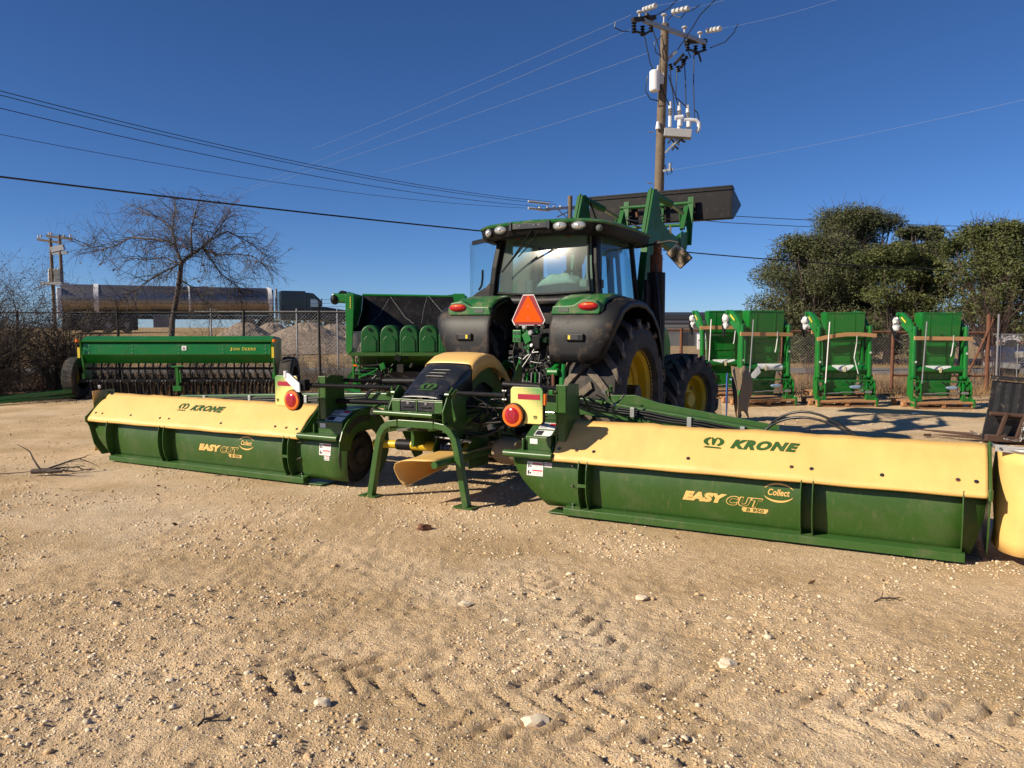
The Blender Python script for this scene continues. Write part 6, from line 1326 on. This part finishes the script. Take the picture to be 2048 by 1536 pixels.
m = MB(); m.tube([W(1378, 254, 27.1), W(1378, 243, 27.1)], .085, 12); m.build('surge_arrester', 'white', rc, smooth=40)
m = MB(); m.tube([W(1368, 240, 27.2), W(1380, 240, 27.2), W(1392, 241, 27.2), W(1398, 246, 27.2), W(1398, 256, 27.2), W(1394, 264, 27.2)], .07, 12); m.build('elbow_connector', 'white', rc, smooth=40)
m = MB(); p = W(1316, 252, 27.3); m.tube([p-Vector((0, 0, .1)), p+Vector((0, 0, .14))], [.09, .05], 12); m.build('photo_cell', 'white', PO, smooth=40)
for P in ([(1288, 66), (1300, 125), (1318, 165), (1338, 210)], [(1305, 58), (1318, 95), (1322, 115)], [(1340, 132), (1342, 165), (1352, 195), (1374, 215)], [(1354, 136), (1353, 160), (1351, 195), (1356, 210)], [(1369, 126), (1371, 165), (1372, 210)], [(1388, 104), (1387, 170), (1389, 236)], [(1295, 152), (1291, 180), (1300, 198), (1318, 202)], [(1326, 70), (1308, 85), (1312, 105), (1322, 112)], [(1389, 220), (1395, 225), (1398, 240)], [(1337, 150), (1345, 180), (1350, 230)], [(1330, 330), (1335, 350), (1344, 345), (1340, 325)], [(1368, 70), (1370, 90), (1382, 115), (1372, 118)]):
    m = MB(); pts = [W(px, py, 27.25) for px, py in P]; m.tube(pts, .018, 6); m.build('jumper_cable', 'hose', PO, smooth=60)
for k, (px, py) in enumerate(((1336, 286), (1346, 292), (1356, 286), (1344, 300), (1370, 276))):
    m = MB(); m.tube([W(px, py, 27.2), W(px+6, py-8, 27.1), W(px+12, py-2, 27.2)], .035, 7); m.build('cable_fitting', ('dark', 'galv', 'black')[k % 3], PO, smooth=40)
for k in range(9):
    z = 3.2+k*.85; m = MB(); s_ = 1 if k % 2 else -1; m.tube([(s_*.12+.02*k/3, -.05, z), (s_*.30+.02*k/3, -.08, z+.02)], .018, 6); m.build('step_bolt', 'galv', PO)
m = MB(); m.bar([W(1326, 342, 27.3), W(1346, 338, 27.2)], .06, .08); m.tube([W(1340, 342, 27.2), W(1340, 326, 27.2)], .05, 8); m.build('low_bracket', 'galv', PO)
for a, b in (((1286, 20), (1312, 11)), ((1343, 24), (1378, 16)), ((1412, 62), (1442, 57))):   # strings of porcelain discs on the conductors
    A = W(*a, 26.8 if a[0] < 1300 else 27.8); B = W(*b, 26.2 if a[0] < 1300 else 27.2); dd = (B-A); n = 4; m = MB(); pts = []; rr = []
    for k in range(n): pts += [A+dd*((k+.1)/n), A+dd*((k+.3)/n), A+dd*((k+.85)/n), A+dd*((k+.95)/n)]; rr += [.03, .085, .085, .03]
    m.tube(pts, rr, 10); m.build('strain_insulator', 'porcelain', PO, smooth=30)
P2 = Vector((3.58, 50, 0)); PB = empty('utility_pole', P2, 0, 'farther utility pole whose top shows just above the cab roof', 'utility pole'); T2 = at(1140, 392, 50).z
m = MB(); m.tube([(0, 0, 0), (0, 0, T2)], [.2, .15], 10); m.build('pole', 'polewood', PB, smooth=40)
m = MB(); m.bar([(-1.5, -.6, T2-.9), (1.1, .5, T2-.55)], .16, .16); m.bar([(-.8, -.1, T2-1.3), (1.0, .1, T2-.4)], .08, .08); m.bar([(-.9, -.3, T2-.75), (0, 0, T2-1.5)], .06, .06); m.bar([(.9, .3, T2-.6), (0, 0, T2-1.5)], .06, .06); m.build('crossarm', 'galv', PB, bevel=.01)
for k, x in enumerate((-1.9, -1.4, -1.0, -.6, .4, .9)):
    m = MB(); z = T2-.55+.12*(x/1.3); m.tube([(x, x*.3, z-.25), (x, x*.3, z)], [.10, .06], 8); m.build('insulator', 'porcelain', PB, smooth=40)
for z in (-.55, -.95): 
    m = MB(); m.tube([(-2.6, -1.1, T2+z+.05), (-1.3, -.5, T2+z)], .07, 8); m.build('strain_insulator', 'porcelain', PB)
P3 = at(118, 590, 75); PC = empty('transformer_platform', (P3.x, 75, 1.4), 0, 'distant pair of poles carrying a bank of grey transformers left of the tanker', 'utility poles')
def V3(px, py): 
    p = at(px, py, 75); return Vector((p.x-P3.x, 0, p.z-1.4))
for (px, py) in ((101, 477), (119, 470)):
    m = MB(); a = V3(px, py); m.tube([(a.x+.1, 0, 0), a], [.18, .14], 8); m.build('pole', 'polewood', PC, smooth=40)
for a, b in (((75, 479), (118, 485)), ((93, 472), (144, 478))):
    m = MB(); m.bar([V3(*a), V3(*b)], .2, .2); m.build('crossarm', 'polewood', PC)
for (px, py) in ((77, 476), (82, 475), (103, 470), (98, 470), (128, 474), (141, 475)):
    m = MB(); p = V3(px, py); m.tube([p, p+Vector((0, 0, .25))], .08, 6); m.build('insulator', 'porcelain', PC)
m = MB(); m.bar([V3(103, 500), V3(128, 494)], .3, .5); m.bar([V3(103, 507), V3(135, 505)], .2, .25); m.build('switch', 'galv', PC)
for k, px in enumerate((99, 105, 111, 117)):
    m = MB(); a = V3(px, 565); b = V3(px, 537); m.tube([a, b], .13+.0*k, 10); m.build('transformer', 'porcelain', PC, smooth=40)
m = MB(); a = V3(120, 565); b = V3(120, 540); m.box(a.x-.25, a.x+.3, -.5, .1, a.z, b.z); m.build('control_box', 'greywall', PC); m = MB(); a = V3(90, 570); b = V3(132, 565); m.box(a.x, b.x, -.8, .6, a.z, b.z); m.build('platform', 'galv', PC)
def line(pts, r, lab, sag=0, cat='power line', mt='hose', n=14):
    m = MB(); P = []
    for a, b in zip(pts, pts[1:]): P += arc(a, b, sag, n)[:-1]
    P.append(Vector(pts[-1])); o = P[0].copy(); m.tube([p-o for p in P], r, 6); ob = m.build('power_line', mt); ob.location = o; tag(ob, lab, cat, 'overhead lines')
M['palewire'] = mat('pale_wire', (.20, .24, .32), .6)
line([at(-150, 335, 14.6), at(1322, 494, 27.3)], .020, 'thick black cable sweeping down from the left edge to behind the cab', .10)
line([at(1326, 500, 27.6), at(2200, 548, 41)], .022, 'single dark cable running right from the tractor across the big trees', .22)
e2 = [at(1105, 404, 49.4), at(1112, 409, 49.3), at(1095, 414, 49), at(1100, 418, 49)]
for k, (a, b, lab) in enumerate((((-120, 150, 24), e2[0], 'topmost thin line coming from the left edge to the far pole'), ((-120, 159, 24.2), e2[1], 'second thin line from the top, close under the topmost one'), ((-120, 187, 24.6), e2[2], 'third thin line from the top at the left edge'), ((-120, 245, 27), e2[3], 'lowest thin line of the four reaching the far pole'))):
    line([at(*a), b], .013 if k < 3 else .010, lab, .55, n=24)
line([at(1158, 392, 50.5), at(1465, 432, 66), at(2150, 457, 95)], .03, 'upper line leaving the far pole to the right behind the bucket', .2)
line([at(1160, 400, 50.5), at(1465, 446, 64), at(2150, 468, 95)], .028, 'lower line leaving the far pole to the right behind the bucket', .2)
for k, (a, b, lab) in enumerate((((1262, 30, 26.4), (620, 300, 46), 'pale line dropping left from the top of the tall pole, uppermost'), ((1262, 58, 26.5), (500, 375, 52), 'pale line dropping left from the left switch of the tall pole'), ((1295, 106, 27), (440, 400, 56), 'pale line dropping left from below the crossarm'), ((1293, 190, 27.2), (760, 345, 48), 'faint pale line leaving the white transformer to the left'),
     ((1312, 11, 26.2), (1430, -30, 22), 'pale line rising right above the crossarm from the left insulator string'), ((1378, 16, 27.2), (1520, -30, 23), 'pale line rising right from the middle insulator string'), ((1442, 57, 27.2), (1760, -30, 20), 'pale line rising right from the right insulator string'), ((1344, 340, 27.2), (2150, 176, 16), 'faint pale line rising right from the low bracket of the tall pole'))):
    line([at(*a), at(*b)], .0045 if k < 4 else .003, lab, .1, mt='palewire')
for k, (P, lab) in enumerate((([(1231, 44, 26.2), (1229, 55, 26.2), (1245, 63, 26.3), (1258, 62, 26.3)], 'short loose black lead curling at the left end of the crossarm'), ([(1420, 96, 28.7), (1450, 84, 28.3), (1468, 65, 27.8), (1476, 48, 27.5)], 'black jumper curving up right of the crossarm'), ([(1335, 40, 27.4), (1345, 30, 27), (1362, 36, 26.8), (1372, 24, 26.6), (1385, 20, 26.4), (1400, 10, 26)], 'wavy black lead above the pole top'), ([(1310, 32, 27), (1340, 15, 26.6), (1360, -8, 26)], 'dark lead rising from the crossarm out of the top of the picture'), ([(1355, 100, 27.2), (1385, 55, 26.8), (1400, 30, 26.5), (1440, -10, 26)], 'long dark lead slanting up right past the crossarm'))):
    line([at(*p) for p in P], .016, lab, .0, 'cable')

# ================================================================== TANKER, STONE PILES, FAR THINGS
hd = math.atan2(6, 12.8); TK = empty('tanker_truck', (-31.4, 56, 1.4), hd, 'polished metal tanker truck with a black cab parked beyond the left fence', 'truck')
m = MB(); m.lathe([(0, .9), (0, 1.0), (.25, 1.05), (2.1, 1.06), (2.2, 1.06), (13.9, 1.05), (14.2, .9), (14.25, .1)], (0, 0, 2.32), 0, 40, True); m.build('tank', 'alu', TK, smooth=30)
m = MB(); m.lathe([(2.05, 1.06), (2.05, 1.12), (2.35, 1.12), (2.35, 1.06)], (0, 0, 2.32), 0, 40); m.lathe([(13.85, 1.05), (13.85, 1.10), (14.1, 1.10), (14.1, 1.0)], (0, 0, 2.32), 0, 40); m.lathe([(8.2, 1.05), (8.2, 1.075), (8.3, 1.075), (8.3, 1.05)], (0, 0, 2.32), 0, 40); m.build('tank_ring', 'whitemetal', TK, smooth=30)
m = MB(); m.box(.1, 14.2, -.5, .5, .95, 1.25); m.build('chassis', 'truckblack', TK)
m = MB(); m.box(.3, 4.8, -.9, .9, .15, 1.25); m.build('bogie', 'dark', TK, bevel=.1)
m = MB(); m.box(-.2, .1, -1.0, 1.0, 1.0, 3.1); m.build('rear_cabinet', 'whitemetal', TK, bevel=.05)
m = MB(); m.box(5.8, 7.2, -1.1, -.6, .35, 1.2); m.build('side_box', 'greywall', TK); m = MB(); m.box(6.9, 7.0, -1.14, -1.1, 1.0, 1.1); m.build('marker_lamp', 'amber', TK)
for x in (1.6, 2.9, 4.1, 12.4, 13.7, 18.9):
    for y in (-1.0, 1.0):
        m = MB(); m.lathe([(-.15, .2), (-.16, .40), (-.13, .52), (.13, .52), (.16, .40), (.15, .2)], (0, 0, 0), 0, 24); t_ = m.build('tyre', 'rubber', TK, smooth=30); t_.location = (x, y, .52); t_.rotation_euler = (0, 0, PI/2); m = MB(); m.lathe([(.10, .29), (-.03, .22), (-.03, .01)], (0, 0, 0), 0, 20); m.lathe([(-.10, .29), (.03, .22), (.03, .01)], (0, 0, 0), 0, 20); m.build('rim', 'alu', t_)
m = MB(); m.box(14.7, 16.6, -1.15, 1.15, .9, 3.15); m.prism([(16.6, .9), (16.6, 3.05), (17.2, 3.0), (17.8, 2.45), (17.9, .9)], 1, -1.05, 1.05); cb = m.build('cab', 'truckblack', TK, bevel=.08)
m = MB(); m.prism([(16.95, 1.95), (16.95, 2.55), (17.35, 2.55), (17.6, 2.35), (17.6, 1.95)], 1, -1.07, -1.055); m.build('side_window', 'lamp_glass', cb)
m = MB(); m.prism([(17.8, .8), (17.8, 2.0), (19.9, 1.7), (20.1, .8)], 1, -.9, .9); m.build('hood', 'truckblack', TK, bevel=.1)
m = MB(); m.tube([(14.4, -.95, 1.0), (14.4, -.95, 3.3)], .09, 10); m.tube([(14.4, .95, 1.0), (14.4, .95, 3.3)], .09, 10); m.build('exhaust_stack', 'alu', TK, smooth=40); m = MB(); m.box(17.75, 17.8, -1.35, -1.2, 2.0, 2.6); m.build('mirror', 'truckblack', TK)
for k, (px, py, Y, r, lab) in enumerate(((489, 634, 44, 2.0, 'leftmost sharp peaked pile of crushed stone beyond the fence'), (543, 637, 46, 1.9, 'second pile of crushed stone from the left'), (612, 637, 44, 2.7, 'broad middle pile of crushed stone'), (668, 641, 46, 2.1, 'fourth pile of crushed stone from the left, by the green harvester head'), (735, 645, 46, 2.2, 'rightmost crushed stone pile, mostly hidden by the harvester head'))):
    p = at(px, py, Y); g0 = float(gz(p.x, Y)); T = empty('stone_pile', (p.x, Y, g0), 0, lab, 'stone pile', 'crushed stone piles beyond the fence'); rr = np.linspace(0, 1, 30)[:, None]; aa = np.linspace(0, 2*PI, 72, endpoint=False)[None]
    x = rr*r*1.35*np.cos(aa); y = rr*r*1.35*np.sin(aa); hh = (p.z-g0)*np.clip(1-rr, 0, 1)**1.05*1.0*(1+.0*aa); hh = hh-.22*np.exp(-(rr/.10)**2)+.30*(vnoise(x+k*9, y+9, .9, k+30, 3)-.5)*np.minimum(1, (1-rr)*3)+.17*(vnoise(x+k*9, y, .14, k+31, 2)-.5)-rr*.15
    V = np.stack([x.ravel(), y.ravel(), hh.ravel()], 1); ii = np.arange(30*72).reshape(30, 72); F_ = np.stack([ii[:-1], ii[1:], np.roll(ii, -1, 1)[1:], np.roll(ii, -1, 1)[:-1]], -1).reshape(-1, 4); o = np_mesh('heap', V, F_, 'gravelpile', T, k=4, smooth=False)
# far building row on the right
def far(px, Y): return (px-1024)/1600*Y
B1 = empty('long_building', (82, 240, -3.85), 0, 'long grey industrial building with a dark flat roof far behind the right fence', 'building')
m = MB(); m.box(-44, 40, 0, 14, 0, 8.0); m.build('wall', 'greywall', B1); m = MB(); m.prism([(-1, 8.0), (-1, 9.3), (7, 10.3), (15, 9.3), (15, 8.0)], 0, -46, 42); m.build('roof', 'roofdark', B1)
m = MB(); m.box(-44, 40, -.3, -.05, 7.0, 7.7); m.build('fascia', 'galv', B1)
for k in range(9):
    m = MB(); x = -40+k*9; m.box(x, x+3.2, -.2, -.05, 0, 4.2); m.build('door', 'roofdark', B1)
B2 = empty('small_building', (110.5, 232, -3.7), 0, 'small pale building with one dark window between the middle and rightmost loaders', 'building')
m = MB(); m.box(-2.7, 2.7, 0, 5, 0, 3.3); m.build('wall', 'creamwall', B2); m = MB(); m.box(-2.9, 2.9, -.2, 5.2, 3.3, 3.5); m.build('roof', 'roofdark', B2); m = MB(); m.box(-.9, .9, -.08, -.02, .9, 2.1); m.build('window', 'carglass', B2)
def car(x, y, z, rz, L, paint, label, pick=False, group='parked vehicles far beyond the fence'):
    T = empty('parked_car', (x, y, z), rz, label, 'car', group)
    m = MB(); H_ = 1.9 if pick else 1.5
    if pick: pr = [(-L/2, .45), (-L/2, 1.0), (-L/2+.15, 1.12), (-L/2+1.35, 1.2), (-L/2+2.0, 1.85), (-L/2+3.4, 1.88), (-L/2+3.6, 1.2), (L/2, 1.2), (L/2, .5)]
    else: pr = [(-L/2, .4), (-L/2+.05, .8), (-L/2+1.1, .95), (-L/2+1.8, 1.42), (-L/2+3.2, 1.45), (L/2-.2, 1.0), (L/2, .85), (L/2, .4)]
    m.prism(pr, 1, -.9, .9); m.build('body', paint, T, bevel=.07)
    m = MB(); a = -L/2+(1.95 if pick else 1.75); m.prism([(a-.3, 1.22 if pick else .98), (a+.1, 1.75 if pick else 1.36), (a+1.25, 1.78 if pick else 1.38), (a+1.4, 1.22 if pick else .98)], 1, -.915, .915); m.build('side_window', 'carglass', T)
    for s in (-1, 1):
        for xx in (-L/2+.85, L/2-.9):
            m = MB(); m.lathe([(-.11, .2), (-.11, .36), (.11, .36), (.11, .2)], (0, 0, 0), 0, 20, True); t_ = m.build('tyre', 'rubber', T); t_.location = (xx, s*.82, .36); t_.rotation_euler = (0, 0, PI/2)
        m = MB(); m.box(-L/2-.03, -L/2+.15, s*.72-.16, s*.72+.16, .78, 1.0); m.build('headlight', 'lamp_glass', T, bevel=.03)
    m = MB(); m.box(-L/2-.08, -L/2, -.85, .85, .42, .60); m.build('bumper', 'galv', T, bevel=.03)
    return T
car(82.5, 228, -3.6, 0, 4.8, 'carwhite', 'far white pickup seen between the front left and middle loaders')
car(134, 228, -3.6, PI, 4.5, 'carblue', 'far dark blue car right of the rightmost loader')
car(142, 228, -3.6, .1, 4.8, 'cargrey', 'far dark car next to the gate post', True)
car(18.9, 26.6, 0, .12, 5.6, 'carblue', 'dark blue pickup nose showing behind the gate at the right edge', True, None)
T = empty('white_van', (28.8, 120, -1.56), 0, 'white van front visible far between the tractor and the loaders', 'van'); m = MB(); m.prism([(-1, 0), (-1, 1.3), (-.4, 2.3), (3, 2.4), (3, .3)], 0, -1.05, 1.05); m.build('body', 'carwhite', T, bevel=.1); m = MB(); m.prism([(-.98, 1.35), (-.45, 2.15), (-.40, 2.15), (-.9, 1.35)], 0, -.9, .9); m.build('windscreen', 'carglass', T); T.rotation_euler = (0, 0, -.2)
for k, (x, lab) in enumerate(((147, 'nearer white semi-trailer with an orange stripe, far right behind the gate'), (163, 'farther white semi-trailer at the right edge'))):
    T = empty('semi_trailer', (x+3, 236+k*9, -3.7), 0, lab, 'trailer', 'white trailers far at the right'); m = MB(); m.box(-7, 7, 0, 2.5, 1.0, 3.6); m.build('box_body', 'carwhite', T, bevel=.05); m = MB(); m.box(-7, 7, -.04, -.01, .9, 1.3); m.build('orange_stripe', 'amber', T); m = MB(); m.box(2, 6, 0, 2.3, 0, .9); m.build('wheels', 'rubber', T, bevel=.3)
# low far tree lines
def farline(x0, x1, y, z, h, n, seed, lab):
    rs = np.random.RandomState(seed); x = rs.uniform(x0, x1, n); hh = h*(.45+.55*vnoise(x, x*0, (x1-x0)/14, seed, 3)); P = np.stack([x, y+rs.uniform(-6, 6, n), z+hh*rs.rand(n)**.7], 1)
    V, F_ = leaf_mesh(P, h*.10+.2, rs); tag(np_mesh('far_woods', V, F_, 'fargreen', k=4), lab, 'woods', kind='stuff')
farline(-95, -62, 300, 1.4, 6, 900, 3, 'distant clump of bushes beyond the tanker cab'); farline(60, 420, 420, -4, 11, 12000, 4, 'distant low woods on the right horizon')
farline(-40, 60, 330, 0, 8, 5000, 6, 'distant low woods behind the tractor')
# woods and ground behind the viewer, seen in mirrors
farline(-90, 120, -70, 0, 9, 7000, 5, 'low woods on the far side of the yard behind the viewer')

# ================================================================== BALE SPEAR ATTACHMENT AT THE RIGHT EDGE
BX, BY = 7.35, 11.9; BS = empty('bale_spear_attachment', (BX, BY, 0), -.18, 'scraped black steel attachment with rusty spears lying at the right edge', 'bale spear')
m = MB(); n_ = 9; g = []
for i in range(19):
    u = i/18; rib = .012*(i % 2); g.append([Vector((-.16+1.2*u-.06*(1-t), .03*t+rib, .50+.46*t-.10*u)) for t in (0, .25, .5, .75, 1)])
m.sheet(g); m.build('ribbed_plate', 'spearblack', BS, solid=.015)
m = MB(); m.box(-.18, 1.05, -.02, .05, .93, .99, Matrix.Rotation(.08, 3, 'Y')); m.build('top_lip', 'spearblack', BS, bevel=.01)
m = MB(); m.prism([(-.26, .02), (1.0, -.02), (1.0, .48), (-.18, .52)], 1, .10, .13); m.build('back_plate', 'spearblack', BS, bevel=.005)
for x in (-.02, .24, .5, .8):
    m = MB(); m.bar([(x-.08, -.02, .02), (x+.04, -.06, .48)], .05, .06, (0, 1, 0)); m.build('upright', 'rustdark', BS, bevel=.008)
m = MB(); m.tube([(-.2, -.03, .47), (1.0, -.03, .38)], .035, 10); m.bar([(-.25, -.05, .10), (1.0, -.05, .04)], .10, .08); m.build('cross_bar', 'rustdark', BS, bevel=.006)
for (a, b) in (((.0, -.08, .12), (-.98, .90, .10)), ((.2, -.10, .08), (-.80, .55, .06)), ((.45, -.12, .05), (-.35, .10, .05))):
    m = MB(); A = Vector(a); Bb = Vector(b); m.tube([A, A.lerp(Bb, .4), A.lerp(Bb, .8), Bb], [.028, .025, .016, .003], 10); m.build('spear', 'rustdark', BS, smooth=40)
def chain_links(P0, P1, n, sag):
    pts = arc(P0, P1, sag, n+1)
    for k in range(n):
        a, b = pts[k], pts[k+1]; c = (a+b)/2; d = (b-a).normalized(); u = d.orthogonal().normalized(); v = d.cross(u); u = u if k % 2 else v; L = (b-a).length*.75
        m = MB(); m.tube([c+d*L*math.cos(t)+u*.014*math.sin(t) for t in [j*PI/5 for j in range(11)]], .005, 5); m.build('chain_link', 'galv' if k % 3 else 'rustdark', BS, smooth=60)
chain_links((-.35, .25, .16), (.0, -.08, .14), 10, .05); chain_links((.25, -.12, .40), (.18, -.15, .08), 9, -.02); chain_links((-.05, -.10, .13), (.22, -.14, .12), 8, .05)
m = MB(); m.box(-.9, -.8, .6, .66, .02, .06); m.build('wood_scrap', 'rustdark', BS)
# broken branch on the ground at the left
p = at(85, 957, 9.3); T = empty('dead_branch', (p.x, 9.3, groundp(p.x, 9.3)), .3, 'broken dead branch lying on the gravel at the left edge', 'branch'); rs = np.random.RandomState(3); out = []; rad = []
grow(rs, np.array([-.9, .1, .02]), np.array([1, -.05, .04]), .95, .009, 0, out, rad, .15); 
for d in ([1, .0, .12], [.5, .3, .5], [-.3, .2, .6], [.9, -.3, .1], [.7, .4, .15]): grow(rs, np.array([0, 0, .04]), np.array(d, float)/np.linalg.norm(d), rs.uniform(.22, .42), .014, 1, out, rad, .35, .15, (2, 4))
for o_ in out: o_[:, 2] = np.maximum(o_[:, 2], .012)
strips(out, rad, 'twigs', 'twig', T, sides=5); m = MB(); m.tube([(-.12, .05, .05), (.05, 0, .06), (.22, -.04, .05)], [.03, .034, .018], 8); m.build('stem', 'bark', T, smooth=40)
for k, (px, py, a, L, lab) in enumerate(((430, 955, .1, .35, 'thin dry twig lying in front of the left mower half'), (1748, 1213, .3, .22, 'small dark twig tuft on the ground at the right'), (1850, 800, .2, .3, 'bit of dry stalk below the rightmost loader'), (395, 1480, .9, .13, 'short twig at the bottom left of the yard'))):
    dd = 2800/(py-655); p = at(px, py, dd); m = MB(); m.tube([(0, 0, .0), (L*.3, .01, .012), (L*.7, -.015, .010), (L, .01, .004)], [.004, .006, .005, .002], 6); m.tube([(L*.3, .01, .012), (L*.55, .06, .03)], .003, 5)
    o = m.build('twig', 'bark', smooth=50); o.location = (p.x, p.y, groundp(p.x, p.y)+.006); o.rotation_euler = (0, 0, a); tag(o, lab, 'twig', 'loose twigs on the yard')
